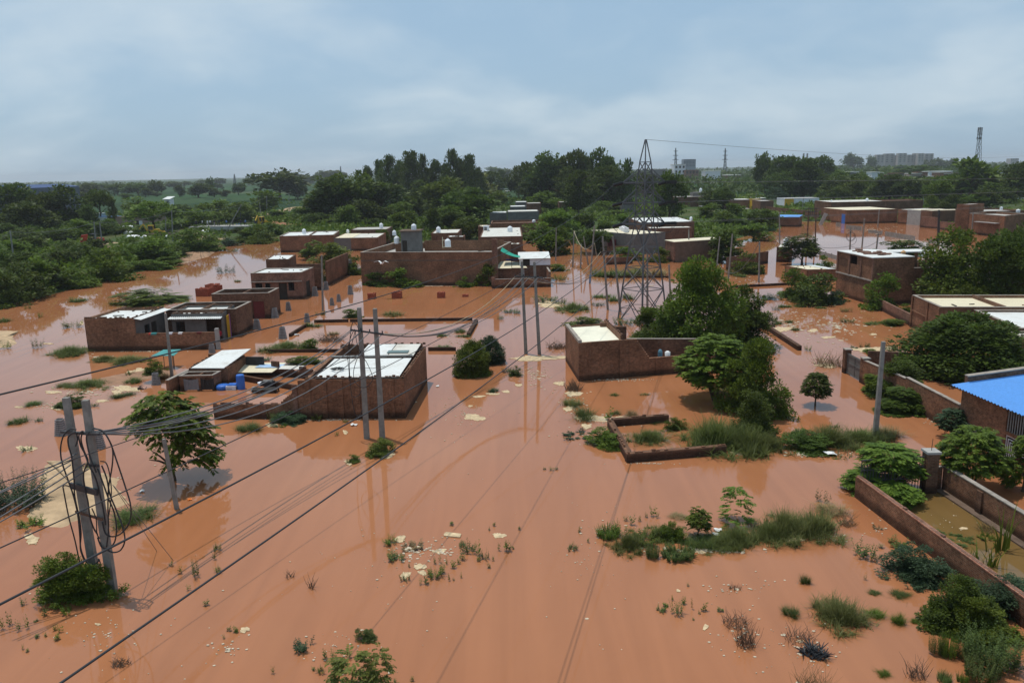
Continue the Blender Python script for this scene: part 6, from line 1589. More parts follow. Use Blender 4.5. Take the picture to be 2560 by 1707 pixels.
e=[at('c',1975,845,ya2+.5),at('c',2065,840,ya2),at('c',2145,840,(ya2+yb2_)/2),at('c',2237,838,yb2_)]
m=MB();m.bar(e[0]+off,e[3]+off,.1,.1);m.build('crossarm',DSTEEL,T)
G3='service cables between the centre pair and the leaning poles'
for i,(p,q)in enumerate(zip([CP[1],CP[2],CP[3],CP[3]+Vector((.1,0,-.06))],e)):
 hang(p,q,1.9,'service cable curving up from the centre pole pair to the leaning poles',.026,CABLET if i==0 else CABLEG,G3,'service_cable')
pE_=onp(LP[2][1],LP[2][2],.68)
hang(LP[4][2],pE_,1.7,'tan slack cable from the dark lane pole to the blue based pole',.05,CABLET,None,'slack_cable')
hang(at('c',1870,705,LP[2][1].y-.3),at('c',1925,1000,LP[2][1].y-.6),.1,'short tan wire end hanging from the blue based pole',.04,CABLET,None,'slack_cable')
G4='service cables running out of the picture at the left edge'
for i,(xp,yp_,y)in enumerate([(215,500,605),(230,525,628),(165,585,690),(270,575,742),(295,615,788)]):
 p=at('a',xp,yp_,pa1 .y-.3);tgt=at('a',0,y,p.y-1.0);q=p+(tgt-p)*3
 hang(p,q,.05,'thick grey service cable running from the nearest pole pair out to the left',.028,CABLEG,G4,'service_cable')
hang(at('a',480,740,ya_),g('n',433,1400),0,'thin guy wire slanting from the nearest pole pair into the water, right one',.012,CABLEG,None,'guy_wire')
hang(at('a',470,730,ya_),g('n',392,1377),0,'thin guy wire slanting from the nearest pole pair into the water, left one',.012,CABLEG,None,'guy_wire')
# ---- lattice pylon
pL,pF_,pR=g('p',920,1490),g('p',1075,1500),g('p',1300,1370)
D_p=g('p',1075,1500).y
cx0=at('p',1115,1400,D_p+2.6);
half=2.9
ang=rad(-10)
ptop=at('p',1143,60,D_p+2.6)
cB_=Vector((cx0 .x,D_p+2.6,0));cT=Vector((ptop.x,D_p+2.6,ptop.z))
T=thing('pylon','grey steel lattice transmission pylon standing in the flood right of centre','pylon',cB_)
lev=lambda y:at('p',1120,y,D_p+2.6).z
zs=[-.6,lev(1230),lev(1060),lev(900),lev(720),lev(555),lev(397),lev(320),lev(237),ptop.z]
ws=[2.0,1.64,1.38,1.11,.74,.70,.66,.53,.43,.04]
def cpt(k,z):
 w=np.interp(z,zs,ws);f=(z-zs[0])/(zs[-1]-zs[0]);c=cB_.lerp(cT,max(0,z/cT.z))
 a=ang+k*math.pi/2
 return Vector((c.x+w*1.414*math.cos(a),c.y+w*1.414*math.sin(a),z))
for k in range(4):
 m=MB()
 for z0,z1 in zip(zs[:-1],zs[1:]):m.bar(cpt(k,z0),cpt(k,z1),.17 if z0<8 else.13)
 m.build('leg',STEEL if k!=2 else STEEL,T)
m=MB();br=.075
zs2=sorted(set(zs[:-1]+[(zs[k]+zs[k+1])/2 for k in(4,5)]))
for k in range(4):
 for i in range(len(zs2)-1):
  z0,z1=zs2[i],zs2[i+1]
  a0,b0,a1,b1=cpt(k,z0),cpt(k+1,z0),cpt(k,z1),cpt(k+1,z1)
  m.bar(a0,b1,br);m.bar(b0,a1,br)
  if i>0:m.bar(a0,b0,br)
  if i==0:
   mid=(a1+b1)/2;q0,q1=a0 .lerp(a1,.45),b0 .lerp(b1,.45);m.bar(q0,(a0+b1)/2,br*.8);m.bar(q1,(b0+a1)/2,br*.8);m.bar(a0 .lerp(b1,.25),a0 .lerp(a1,.3),br*.7);m.bar(b0 .lerp(a1,.25),b0 .lerp(b1,.3),br*.7)
 m.bar(cpt(k,zs[-2]),cpt(k+1,zs[-2]),br)
m.build('bracing',STEEL,T)
ARM={}
for nm_,yy,xl,xr in(('top',397,965,1292),('mid',555,958,1294),('low',720,958,1292)):
 z=lev(yy)
 for sgn,x in(('l',xl),('r',xr)):
  tip=at('p',x,yy,D_p+2.6);tip.z=z
  m=MB();ks_=sorted(range(4),key=lambda k:cpt(k,z).x);ks_=ks_[:2]if sgn=='l' else ks_[2:]
  for k in ks_:
   m.bar(cpt(k,z),tip,.15);m.bar(cpt(k,z+1.5),tip+Vector((0,0,.04)),.1)
   for f in(.35,.7):m.bar(cpt(k,z).lerp(tip,f),cpt(k,z+1.5).lerp(tip,f),.05)
  m.build('cross_arm',STEEL,T)
  ARM[nm_+sgn]=tip
  for dirn in((Vector((-.75,-.62,-.12))if sgn=='l' else Vector((-.55,-.8,-.12))),Vector((.9,.35,-.02))):
   m=MB();d=dirn.normalized()
   for k in range(9):
    p=tip+d*(.18+k*.16);m.tube([p-d*.02,p+d*.05],[.2,.08],9)
   m.tube([tip,tip+d*1.7],.025,5);m.build('insulator',BLACKP,T)
  m=MB();pa=tip+Vector((-.75,-.62,-.12)).normalized()*1.6;pb_=tip+Vector((.9,.35,-.02)).normalized()*1.6
  m.tube([pa,pa.lerp(pb_,.3)-Vector((0,0,.9)),pa.lerp(pb_,.7)-Vector((0,0,.9)),pb_],.025,5);m.build('jumper',CABLE,T)
def fit(tip,track,n=40):
 end=track[0];best=(1e18,None)
 tr_=np.array(track)
 for Y in np.arange(7,34,1.0):
  q=at('n',end[0],end[1],Y)
  for s_ in np.arange(0,4.1,.25):
   P=catenary(q,tip,s_,n)
   uv=np.array([proj(p)for p in P])
   o=np.argsort(uv[:,0]);yy=np.interp(tr_[:,0],uv[o,0],uv[o,1])
   e_=float(np.sum((yy-tr_[:,1])**2))
   if e_<best[0]:best=(e_,(Y,s_))
 Y,s_=best[1];q=at('n',end[0],end[1],Y)
 P=catenary(q,tip,s_,n);d=(P[0]-P[1])
 return[P[0]+d*k for k in(6,3)]+P
dl=Vector((-.75,-.62,-.12)).normalized()*1.65;dr=Vector((-.55,-.8,-.12)).normalized()*1.65
for k,trk,lb in(('topl',[(0,986),(233,934),(425,884),(518,862),(640,831),(777,791),(917,750),(1021,720),(1216,651),(1368,583)],'highest power line, crossing the picture from the left edge to the top left pylon arm'),('midl',[(0,1207),(120,1167),(380,1079),(555,1030),(640,992),(909,869),(983,838),(1198,739),(1269,702),(1347,660),(1419,615)],'power line to the middle left pylon arm, passing behind the nearest pole tops'),('lowl',[(0,1369),(407,1181),(581,1100),(640,1074),(876,958),(1106,842),(1280,745),(1391,674),(1475,622)],'power line to the lowest left pylon arm, crossing in front of the sloping white roof'),('midr',[(0,1510),(255,1383),(449,1282),(640,1183),(887,1049),(1133,909),(1280,824),(1397,745),(1566,617)],'power line crossing the nearest poles low down, to the right side of the pylon'),('lowr',[(151,1707),(640,1373),(1027,1100),(1280,909),(1381,830),(1513,720)],'lowest power line, rising from the bottom left corner across open water')):
 P=fit(ARM[k]+(dl if k.endswith('l')else dr),trk)
 cable('power_line',lb,P,.017,CABLE)
far_t=[at('z3',1480+dx,95+dy,900)for dx in(0,40)for dy in(0,25,50)]
for i,k in enumerate(('topl','midl','lowl','topr','midr','lowr')):
 cable('power_line','thin power line leaving the pylon towards the far right',catenary(ARM[k]+Vector((.9,.35,-.02)).normalized()*1.65,Vector((520,420,19+(i%3)*-2.2)),4,30),.014,CABLEG,'power lines leaving the pylon to the right')
cable('earth_wire','thin earth wire from the pylon peak to the right edge against the sky',catenary(cT,at('z4',2600,300,330),2.0,30),.02,CABLEG,cat='wire')
hang(onp(LP[20][1],LP[20][2],.25),at('z3',2258,890,LP[22][1].y),3.0,'sagging grey wire between slim poles right of the pylon',.05,CABLEG)
hang(onp(LP[40][1],LP[40][2],.25),onp(LP[42][1],LP[42][2],.6),.8,'wire sagging between poles above the two storey house roof',.04,CABLEG)
hang(onp(LP[40][1],LP[40][2],.25),at('t',330,505,LP[40][1].y+3),.5,'wire from the ringed pole to the leafy tree by the pond',.04,CABLEG)
hang(LP[46][2],f1t,.6,'wire from the thin pond pole to the power frame',.04,CABLEG)
# ---------------------------------------------------------------- tanks, stacks and small things
def make_tank(label,mat=None):
 T=thing('water_tank',label,'water tank',(0,0,0))
 prof=[(.50,0),(.52,.03)]
 for k in range(6):prof+=[(.52,.06+k*.17),(.55,.10+k*.17),(.55,.15+k*.17),(.52,.19+k*.17)]
 prof+=[(.52,1.10),(.46,1.22),(.30,1.32),(.2,1.36)]
 m=MB();m.lathe((0,0,0),prof,18);m.build('body',mat or TANK,T)
 m=MB();m.lathe((0,0,1.362),[(.19,0),(.22,.02),(.22,.1),(.1,.14)],14);m.build('lid',mat or TANK,T)
 return T
tank0=None
def tank(c,x,yb,yt,Y,label,mat=None,wide=1.0):
 global tank0
 p=at(c,x,yb,Y);h=at(c,x,yt,Y).z-p.z
 if tank0 is None or mat:T=make_tank(label,mat);
 else:T=copy_tree(tank0)
 if tank0 is None and not mat:tank0=T
 s=h/1.5
 T.location=p;T.scale=(s*wide,s*wide,s);T['label']=label
 T['group']='rooftop water tanks'
 return T
def yroof(AB):return AB[1].y+3
tank('z2',440,820,772,hbA.y+4,'white water tank on the roof of the leftmost row house')
tank('z2',838,812,778,hbA.y+9,'small white tank behind the cream half roof, mostly hidden')
tank('z2',1143,768,720,rowh3[0].y+3,'white water tank on the frame behind the cream half roof')
tank('z2',1285,908,838,DY+5.5,'ribbed white tank standing left of the stair head on the terrace')
tank('z2',1262,835,786,DY+13,'white tank partly hidden behind the left side of the stair head')
tank('z2',1440,792,726,DSY+1.6,'white tank on top of the grey stair head')
tank('z2',1750,938,862,DY+4.5,'ribbed white tank inside a wooden frame on the terrace, right of the stair head')
tank('z2',1664,808,752,HB['tank1'][1].y+2,'white tank on the thin white roof between stair head and trees')
tank('c',490,520,425,HB['tank2'][1].y+12,'big wide white tank on the worn white roof, centre',wide=1.25)
tank('c',880,368,320,HB['brown'][1].y+1,'white dome shaped tank sunk behind the brown parapet',wide=1.7)
tank('z3',1632,698,662,M1[1][2].y+9,'white tank at the right end of the long bright white roof')
tank('z3',1720,438,402,339,'white tank on the small grey rooftop room beyond the pylon')
tank('t',862,95,58,S1[1][2].y+26,'tall white tank behind the long pond house, left of two')
tank('t',946,122,85,S1[1][2].y+24,'white tank behind the long pond house, right of two')
tank('t',524,100,75,S1[1][2].y+27,'small white dome tank at the left end behind the long pond house')
tank('t',95,508,432,g('t',100,667).y+3,'white tank on the brick block left of the pond tree')
tank('t',2176,105,72,318,'white tank in front of the pale building at the right edge')
tank('t',2295,195,163,S3b[1][1].y+14,'white tank on the dark upper block at the right edge',wide=1.6)
tank('t',2135,170,138,S3b[1][1].y+18,'white tank left of the doorway on the dark upper block',wide=1.1)
tank('t',2272,222,202,S3b[1][1].y+10,'small white tank above the curled roof edge at the right edge',wide=1.4)
tank('t',1205,608,553,E0 .y+4.5,'tan water tank on the roof of the two storey house',ORTANK,1.1)
p=at('z2',1702,935,DY+4.6);T=thing('tank_frame','thin wooden frame beside the tank on the brick terrace','frame',p)
hh=at('z2',1702,850,DY+4.6).z
for dx in(0,1.3):m=MB();m.box(p.x+dx-.04,p.x+dx+.04,p.y-.04,p.y+.04,p.z-.2,hh if dx==0 else p.z+.1);m.build('post',CREAM,T)
m=MB();m.box(p.x+.04,p.x+1.26,p.y-.03,p.y+.03,p.z-.15,p.z-.07);m.box(p.x-.04,p.x+.9,p.y-.03,p.y+.03,hh-.5,hh-.43);m.build('rail',CREAM,T)
p=at('e',940,130,HB['tank2'][1].y+17);T=thing('air_cooler','pale box cooler with a dark grille on the worn white roof','air cooler',p)
m=MB();m.box(p.x-.6,p.x+.6,p.y-.5,p.y+.5,p.z,p.z+1.2);m.build('body',WALLW,T)
m=MB();m.box(p.x-.4,p.x+.15,p.y-.53,p.y-.502,p.z+.25,p.z+.95);m.build('grille',GREY,T)
rr=random.Random(3)
for k in range(16):
 u,v=rr.uniform(.08,.6),rr.uniform(.1,.9)
 q=pE[0]+fE*(uB*u)+sE*v;m=MB()
 for j in range(rr.randint(2,6)):
  ox,oy=rr.uniform(-.35,.35),rr.uniform(-.35,.35);m.box(q.x+ox,q.x+ox+.5,q.y+oy,q.y+oy+.4,hE+.102+j*.002,hE+.2+.1*rr.random())
 m.build('brick_pile',BR3,org=(q.x,q.y,hE+.1),label='small pile of red bricks on the white roof of the two storey house',cat='bricks',group='brick piles on the two storey roof')
def make_stack():
 T=thing('block_stack','x','block stack',(0,0,0));m=MB();rr=random.Random(2)
 z=-.4
 for k in range(10):
  w=.62-.028*k;d=.42-.012*k
  n=2
  for j in range(n):
   ww_=2*w/n
   m.box(-w+j*ww_+.02,-w+(j+1)*ww_-.02,-d,d,z,z+.14,0)
  m.box(-w+.1,w-.1,-d+.1,d-.1,z+.14,z+.20,1);z+=.2
 m.build('blocks',[plain('grey_block',(.27,.27,.27),.9),plain('block_gap',(.05,.05,.05),.9)],T);return T
stack0=None
def stack(c,x,yb,yt,label,w=1.0):
 global stack0
 T=make_stack()if stack0 is None else copy_tree(stack0)
 stack0=stack0 or T
 b=g(c,x,yb);h=top(b,c,x,yt).z
 T.location=b;s=h/1.6;T.scale=(w*s*.9,w*s*.9,s);T.rotation_euler=(0,0,.1*math.sin(x));T['label']=label;T['group']='tapered block stacks in the flood'
for x,yb,yt,lb in[(245,460,352,'tapered grey block stack at the left corner of the flooded plot'),(467,312,230,'tapered block stack above the left side of the flooded plot'),(297,206,126,'tapered block stack between the roofless shells and the plot'),(175,270,178,'ribbed block stack against the roofless shell with the maroon gate'),(15,375,285,'block stack just right of the brick wall behind the ribbed tin roof'),(693,158,90,'block stack left of the pair in shiny water'),(756,124,56,'block stack right of the pair in shiny water'),(540,72,-12,'leafy block stack at the corner of the pale brown house'),(862,58,-24,'block stack beside the low brick kerb near the long wall'),(640,15,-60,'block stack in front of the broken courtyard wall')]:
 stack('y2',x,yb,yt,lb)
stack('y1',1935,590,505,'block stack at the right end of the courtyard wall with clothes')
stack('h',855,1035,900,'block stack with a bush growing on top, left of the wash rooms')
stack('h',1980,415,302,'block stack in front of the roofless brick shell with cement top')
stack('a',100,370,250,'block stack seen behind the left pole of the nearest pair')
stack('a',372,462,345,'block stack seen behind the right pole of the nearest pair')
b=g('h',840,1000);b.z=top(b,'h',845,905).z-.1
t_=top(b,'h',840,760).z-b.z;plant(b,t_,.034*b.y*.9,'bush','M','n','round bush growing out of the top of a block stack','bush','bush')
def brickstack(c,x0,x1,yb,yt,label):
 a,b=V2(g(c,x0,yb)),V2(g(c,x1,yb));h=top(g(c,x0,yb),c,x0,yt).z;d=(b-a).normalized();nn=perp(d);w=(b-a).length
 m=MB();rr=random.Random(int(x0));z=-.4;k=0;nx=max(2,int(w/.24))
 while z<h:
  for j in range(nx):
   for i in range(nx):
    if z>h-.15 and rr.random()<.45:continue
    o=a+d*(w*j/nx+rr.uniform(-.01,.01))+nn*(w*i/nx+rr.uniform(-.01,.01))
    if 0<i<nx-1 and 0<j<nx-1 and z<h-.3:continue
    m.obox((o.x,o.y,z),(d.x*w/nx*.94,d.y*w/nx*.94,0),(nn.x*w/nx*.9,nn.y*w/nx*.9,0),(0,0,.105+rr.uniform(0,.012)),0)
  z+=.12
 m.build('brick_stack',plain('fresh_brick_'+str(int(x0)),(.30,.085,.05),.9,.1,.45,5.0),org=(a.x,a.y,0),label=label,cat='brick stack',group='red brick stacks in the flood')
brickstack('z1',1785,1900,1245,1175,'red brick stack left and nearer of two in the left channel')
brickstack('z1',1872,1978,1208,1145,'red brick stack right and farther of two in the left channel')
brickstack('y2',1018,1080,102,50,'dark red brick stack leftmost of four before the long wall')
brickstack('y2',1238,1315,97,40,'second and largest brick stack of four before the long wall')
brickstack('y2',1652,1715,92,40,'third brick stack of four before the long wall')
brickstack('y2',1880,1930,82,62,'lowest and rightmost brick stack of four before the long wall')
def fence(pts,yt,label):
 a,b=V2(g('t',*pts[0])),V2(g('t',*pts[1]));h=top(g('t',*pts[0]),'t',pts[0][0],yt).z;d=(b-a);L=d.length;d.normalize();nn=perp(d)
 T=thing('precast_fence',label,'fence',(a.x,a.y,0),'grey precast fence lengths in the pond');k=max(1,int(L/2.2))
 for j in range(k+1):
  m=MB();o=a+d*(L*j/k);m.obox((o.x,o.y-.08,-.4),(d.x*.16,d.y*.16,0),(nn.x*.16,nn.y*.16,0),(0,0,h+.5));m.build('post',LGREY,T)
 m=MB()
 for z in np.arange(-.2,h-.05,.34):m.obox((a.x+nn.x*.03,a.y+nn.y*.03,z),(d.x*L,d.y*L,0),(nn.x*.06,nn.y*.06,0),(0,0,.3))
 m.build('panel',CONC,T)
fence([(565,328),(602,332)],292,'shortest grey fence length at the far side of the pond')
fence([(660,352),(805,368)],318,'grey fence length behind the ringed pole in the pond')
fence([(872,388),(998,402)],355,'grey fence length in the middle of the pond')
fence([(1030,418),(1305,466)],380,'longest grey fence length in the pond')
fence([(1445,488),(1505,492)],455,'short grey fence piece near the thick black pole')
fence([(408,598),(575,645)],555,'grey fence between the pond tree and the two storey house')
p=g('t',440,312);m=MB();m.obox((p.x-1.2,p.y,-.2),(1.6,0,3.6),(0,.15,0),(1.0,0,-.3));m.build('leaning_board',LGREY,org=p,label='pale slab tipped on edge at the far end of the pond',cat='slab')
# ---------------------------------------------------------------- bank: bridge, machines, people, huts
p0,p1=g('w',1325,440,1.0),g('w',1985,432,1.0)
d=V2(p1-p0);L=d.length;d.normalize();nn=perp(d)
zt=top(p0,'w',1325,390).z
T=thing('bridge','long flat pale concrete culvert bridge with people on it, left bank','bridge',(p0 .x,p0 .y,0))
m=MB();m.obox((p0 .x,p0 .y,zt-2.3),(d.x*L,d.y*L,0),(nn.x*6,nn.y*6,0),(0,0,2.2));m.build('deck',LGREY,T)
for f in(.12,.8):m=MB();o=V2(p0)+d*(L*f)+nn*.5;m.obox((o.x,o.y,-1),(d.x*3,d.y*3,0),(nn.x*5,nn.y*5,0),(0,0,zt-1.31));m.build('abutment',CONC,T)
BRG=(V2(p0),d,nn,L,zt-.1)
def wheel(m,c,r,w,d):
 d=Vector(d).normalized();m.tube([Vector(c)-d*w/2,Vector(c)-d*w/2,Vector(c)+d*w/2,Vector(c)+d*w/2],[r*.55,r,r,r*.55],14)
def digger(label,loc,rz,s=1.0,armup=True):
 T=thing('excavator',label,'excavator',(0,0,0))
 m=MB();m.box(-1.0,1.7,-.75,.75,.75,1.5);m.box(.9,2.3,-.6,.6,.9,1.75);m.build('body',YELLOWP,T)
 m=MB()
 for x in(-.75,.65):
  for y in(-.68,.68):m.box(x-.06,x+.06,y-.06,y+.06,1.502,2.72)
 m.box(-.85,.8,-.78,.78,2.722,2.85);cabm=m.build('cab',YELLOWP,T)
 m=MB();m.box(-.68,.58,-.66,.66,1.52,2.7);m.build('window',GLASS,cabm)
 for x,r in((-.7,.75),(1.75,.55)):
  for y in(-.95,.95):m=MB();wheel(m,(x,y,r-.05),r,.4,(0,1,0));m.build('wheel',TYRE,T)
 m=MB();m.bar((-1.05,0,1.2),(-2.0,0,3.3 if armup else 2.4),.3,.3);m.bar((-2.0,0,3.3 if armup else 2.4),(-3.2,0,1.9),.26,.26);m.build('arm',YELLOWP,T)
 m=MB();m.prism([(-3.5,-.4),(-2.9,-.4),(-2.9,.4),(-3.5,.4)],1.1,1.85);m.build('rear_bucket',DSTEEL,T)
 m=MB();m.bar((2.3,-.6,1.3),(3.4,-.6,.7),.18,.2);m.bar((2.3,.6,1.3),(3.4,.6,.7),.18,.2);m.build('loader_arm',YELLOWP,T)
 m=MB();m.add([(3.4,-1.1,.15),(3.4,1.1,.15),(4.2,1.1,.2),(4.2,-1.1,.2),(3.4,-1.1,1.1),(3.4,1.1,1.1)],[(0,1,2,3),(4,5,1,0),(0,3,4),(1,5,2),(3,2,5,4)]);m.build('loader_bucket',YELLOWP,T)
 T.location=loc;T.rotation_euler=(0,0,rz);T.scale=(s,s,s);return T
p=g('w',2150,425);p.z=gz(p.x,p.y);digger('yellow backhoe excavator on the earth ramp right of the bridge',p,rad(75),1.05)
p=g('w',905,515);p.z=gz(p.x,p.y);digger('dark cabbed yellow excavator beside the bright acacia, among white sacks',p,rad(15),1.0,True)
p=g('w',285,660);p.z=gz(p.x,p.y)+.2
T=thing('tractor','red tractor with a raised red blade on the bank behind the paired poles','tractor',(0,0,0))
m=MB();m.box(.1,1.9,-.35,.35,.9,1.5);m.box(-.7,.1,-.5,.5,.8,1.3);m.build('bonnet',REDP,T)
for x,r in((-.6,.8),(1.6,.5)):
 for y in(-.75,.75):m=MB();wheel(m,(x,y,r),r,.35,(0,1,0));m.build('wheel',TYRE,T)
m=MB()
for x in(-.9,.1):
 for y in(-.45,.45):m.box(x-.04,x+.04,y-.04,y+.04,1.302,2.3)
m.box(-1.05,.3,-.6,.6,2.302,2.4);m.build('canopy',DSTEEL,T)
m=MB();m.obox((-3.2,-1,.6),(.5,0,1.6),(0,2,0),(.14,0,-.02));m.bar((-2.9,0,.9),(-.7,0,.9),.15,.15);m.build('blade',REDP,T)
T.location=p;T.scale=(1.1,1.1,1.1);T.rotation_euler=(0,0,rad(-10))
for x,y,w_,lb in((655,505,1.6,'white sack heap on the bank, left of three'),(680,545,1.9,'white sack heap on the bank, middle of three'),(765,558,2.6,'widest white sack heap on the bank below the dark excavator'),(1490,495,1.8,'grey white slab heap below the bridge'),(1065,548,.9,'small white bag beside the tall bank pole'),(640,420,2.0,'pale flat sheet on a low frame before the brown shed')):
 p=g('w',x,y);z=gz(p.x,p.y);m=MB();rr=random.Random(x)
 for k in range(4):m.lathe((p.x+rr.uniform(-w_,w_)*.6,p.y+rr.uniform(-.5,.5),z),[(w_*.4,-.2),(w_*.5,.2),(w_*.35,.55),(w_*.1,.75)],8)
 m.build('sack_heap',LITTER,org=(p.x,p.y,z),label=lb,cat='sacks',smooth=True)
p0,p1=g('w',820,545),g('w',1200,535);T=thing('footbridge','low dark timber footway below the dark excavator','footbridge',p0);z=gz(p0 .x,p0 .y)
m=MB();m.obox((p0 .x,p0 .y,z+.5),tuple(p1-p0),(0,1.5,0),(0,0,.3));m.build('deck',BROWN,T)
for f in(.05,.5,.95):m=MB();q=p0 .lerp(p1,f);m.box(q.x-.2,q.x+.2,q.y+.3,q.y+1.2,z-1,z+.499);m.build('post',DARKIN,T)
p0=g('w',505,400);A,B=V2(p0),V2(at('w',950,425,p0 .y));h=at('w',600,285,p0 .y).z
T=house('shed','long brown plastered shed with a dark doorway on the left bank',foot(A,B,backof(A,B,10)),h,plain('pinkish_plaster',(.27,.19,.145),.9,.1,.2,.5),cat='shed',roof=(BROWN,-1),ops={0:[((B-A).length*.2,(B-A).length*.26,h*.75,h*.93,'w'),((B-A).length*.5,(B-A).length*.58,.3,h*.62,'d')]})
m=MB();a=lerp2(A,B,.59);m.box(a.x,a.x+1.2,a.y-.12,a.y-.04,.3,h*.6);m.build('door_panel',WALLW,T)
YT=p0 .y+60
A,B=V2(at('w',1040,140,YT)),V2(at('w',1112,140,YT));h=at('w',1060,85,YT).z
T=house('watch_tower','small white tower room with a tilted white roof before the green field',foot(A,B,backof(A,B,4)),h,WALLW,cat='tower',ops={0:[(1.0,2.2,h-2.0,h-.7,'o')]})
r0,r1=at('w',1020,82,YT-.6),at('w',1105,82,YT-.6);zt_=at('w',1060,55,YT).z
m=MB();m.slab([(r0 .x,r0 .y,r0 .z),(r1 .x,r1 .y,r1 .z),(r1 .x,r1 .y+6,zt_),(r0 .x,r0 .y+6,zt_)],.2);m.build('roof',WHITE,T)
A,B=V2(at('w',190,260,YT-40)),V2(at('w',262,260,YT-40));h=at('w',250,250,YT-40).z
T=house('house','pale blue and white house glimpsed behind the tall thin acacia',foot(A,B,backof(A,B,8)),h,plain('pale_blue_wall',(.35,.45,.55),.8),roof=(WHITE,-1))
A,B=V2(at('w',205,320,YT-50)),V2(at('w',520,300,YT-50));h=at('w',250,285,YT-50).z
house('house','low white house with blue trim behind the tall thin acacia',foot(A,B,backof(A,B,6)),h,WALLW,roof=(BLUE,-1))
Yb=300
A,B=V2(at('z1',-160,330,Yb)),V2(at('z1',210,330,Yb));h=at('z1',100,262,Yb).z;hr_=at('z1',0,235,Yb).z
T=house('warehouse','large dark blue gabled warehouse roof at the far left edge',foot(A,B,backof(A,B,40)),h,plain('warehouse_wall',(.12,.13,.16),.8),cat='warehouse')
m=MB();mid=lerp2(A,B,.45);o=-.5
m.hexa([(A.x,A.y+o,h+.01),(B.x,B.y+o,h+.01),(B.x,B.y+41,h+.01),(A.x,A.y+41,h+.01),(mid.x-.1,mid.y+o,hr_),(mid.x+.1,mid.y+o,hr_),(mid.x+.1,mid.y+41,hr_),(mid.x-.1,mid.y+41,hr_)]);m.build('roof',plain('navy_roof',(.02,.05,.16),.5),T)
A,B=V2(at('z1',200,310,Yb+30)),V2(at('z1',400,310,Yb+30));h=at('z1',300,264,Yb+30).z
T=house('warehouse','pale flat roofed block with dark roof units right of the blue warehouse',foot(A,B,backof(A,B,15)),h,LGREY,cat='warehouse',roof=(LGREY,-1))
for x0,x1 in((208,268),(280,340)):
 a,b=at('z1',x0,264,Yb+31),at('z1',x1,248,Yb+31);m=MB();m.box(a.x,b.x,a.y,a.y+3,a.z,b.z);m.lathe(((a.x+b.x)/2,a.y+1.5,b.z+.002),[(1.2,0),(1.2,.3),(.2,.35)],12);m.build('roof_unit',DSTEEL,T)
SHIRTS={}
def person_mesh(pose,shirt,trousers,hair=(.02,.015,.012)):
 J={'hip':(0,0,.95),'chest':(0,0,1.28),'neck':(0,0,1.48),'head0':(0,.01,1.56),'head1':(0,.02,1.70)}
 sp=pose=='stride';bend=pose=='bend';sit=pose=='sit'
 if sit:J={k:(x,y,z-.45)for k,(x,y,z)in J.items()}
 if bend:J.update(chest=(0,.28,1.14),neck=(0,.44,1.2),head0=(0,.52,1.2),head1=(0,.64,1.14))
 hz_=J['hip'][2]
 pts=[J['hip'],J['chest'],J['neck'],J['head0'],J['head1']];rad_=[(.15,.11),(.17,.11),(.065,.06),(.085,.09),(.075,.085)]
 ed=[(0,1),(1,2),(2,3),(3,4)]
 for s in(-1,1):
  k=len(pts);st=.22*s if sp else 0.03*s
  if sit:pts+=[(.1*s,.02,hz_-.03),(.13*s,.42,hz_),(.13*s,.46,.05),(.13*s,.58,.0)]
  else:pts+=[(.1*s,0,.88),(.11*s,st*.6+.03,.5),(.11*s,st,.1),(.12*s,st+.13,.03)]
  rad_+=[(.095,.095),(.068,.068),(.045,.045),(.04,.035)];ed+=[(0,k),(k,k+1),(k+1,k+2),(k+2,k+3)]
  k=len(pts);cz=J['chest']
  pts+=[(.2*s,cz[1],cz[2]+.12),(.25*s,cz[1]+.03,cz[2]-.16),(.24*s,cz[1]+.17,cz[2]-.36),(.235*s,cz[1]+.2,cz[2]-.45)]
  rad_+=[(.06,.06),(.045,.045),(.034,.034),(.03,.02)];ed+=[(1,k),(k,k+1),(k+1,k+2),(k+2,k+3)]
 me=bpy.data.meshes.new('person');me.from_pydata(pts,ed,[])
 ob=bpy.data.objects.new('tmp',me);COL.objects.link(ob)
 md=ob.modifiers.new('skin','SKIN');
 if not me.skin_vertices:me.attributes.new
 for i,v in enumerate(me.skin_vertices[0].data):v.radius=rad_[i];v.use_root=(i==0)
 ob.modifiers.new('sub','SUBSURF').levels=1
 dg=bpy.context.evaluated_depsgraph_get();ev=ob.evaluated_get(dg);m2=bpy.data.meshes.new_from_object(ev)
 bpy.data.objects.remove(ob)
 for m_ in(plain('skin',(.20,.11,.07),.6),shirt,trousers,plain('hair',hair,.7)):m2 .materials.append(m_)
 for p in m2 .polygons:
  c=p.center;z=c.z+(.45 if sit else 0)
  if bend:z=1.65 if c.y>.48 and c.z>1.05 else(1.3 if c.z>.98 else c.z)
  p.material_index=3 if(z>1.66 or(z>1.58 and c.y<0))else 0 if z>1.49 else 1 if(z>.95 and not(abs(c.x)>.2 and c.y>.13 and not bend))else(0 if(z>.75 and abs(c.x)>.19)else(2 if z>.12 else 0))
  p.use_smooth=True
 return m2
cs={'white':plain('shirt_white',(.7,.7,.7)),'dark':plain('shirt_dark',(.03,.03,.04)),'blue':plain('shirt_blue',(.12,.2,.4)),'red':plain('shirt_red',(.45,.04,.06)),'grey':plain('shirt_grey',(.2,.2,.2))}
tr_d,tr_l=plain('trousers_dark',(.03,.03,.035)),plain('trousers_pale',(.35,.32,.28))
PM={k:person_mesh(*v)for k,v in{'wd':('stand',cs['white'],tr_d),'dd':('stand',cs['dark'],tr_d),'bd':('stride',cs['blue'],tr_d),'ds':('stride',cs['dark'],tr_l),'ww':('stride',cs['white'],tr_l),'bend':('bend',cs['grey'],tr_d),'rs':('sit',cs['red'],tr_d)}.items()}
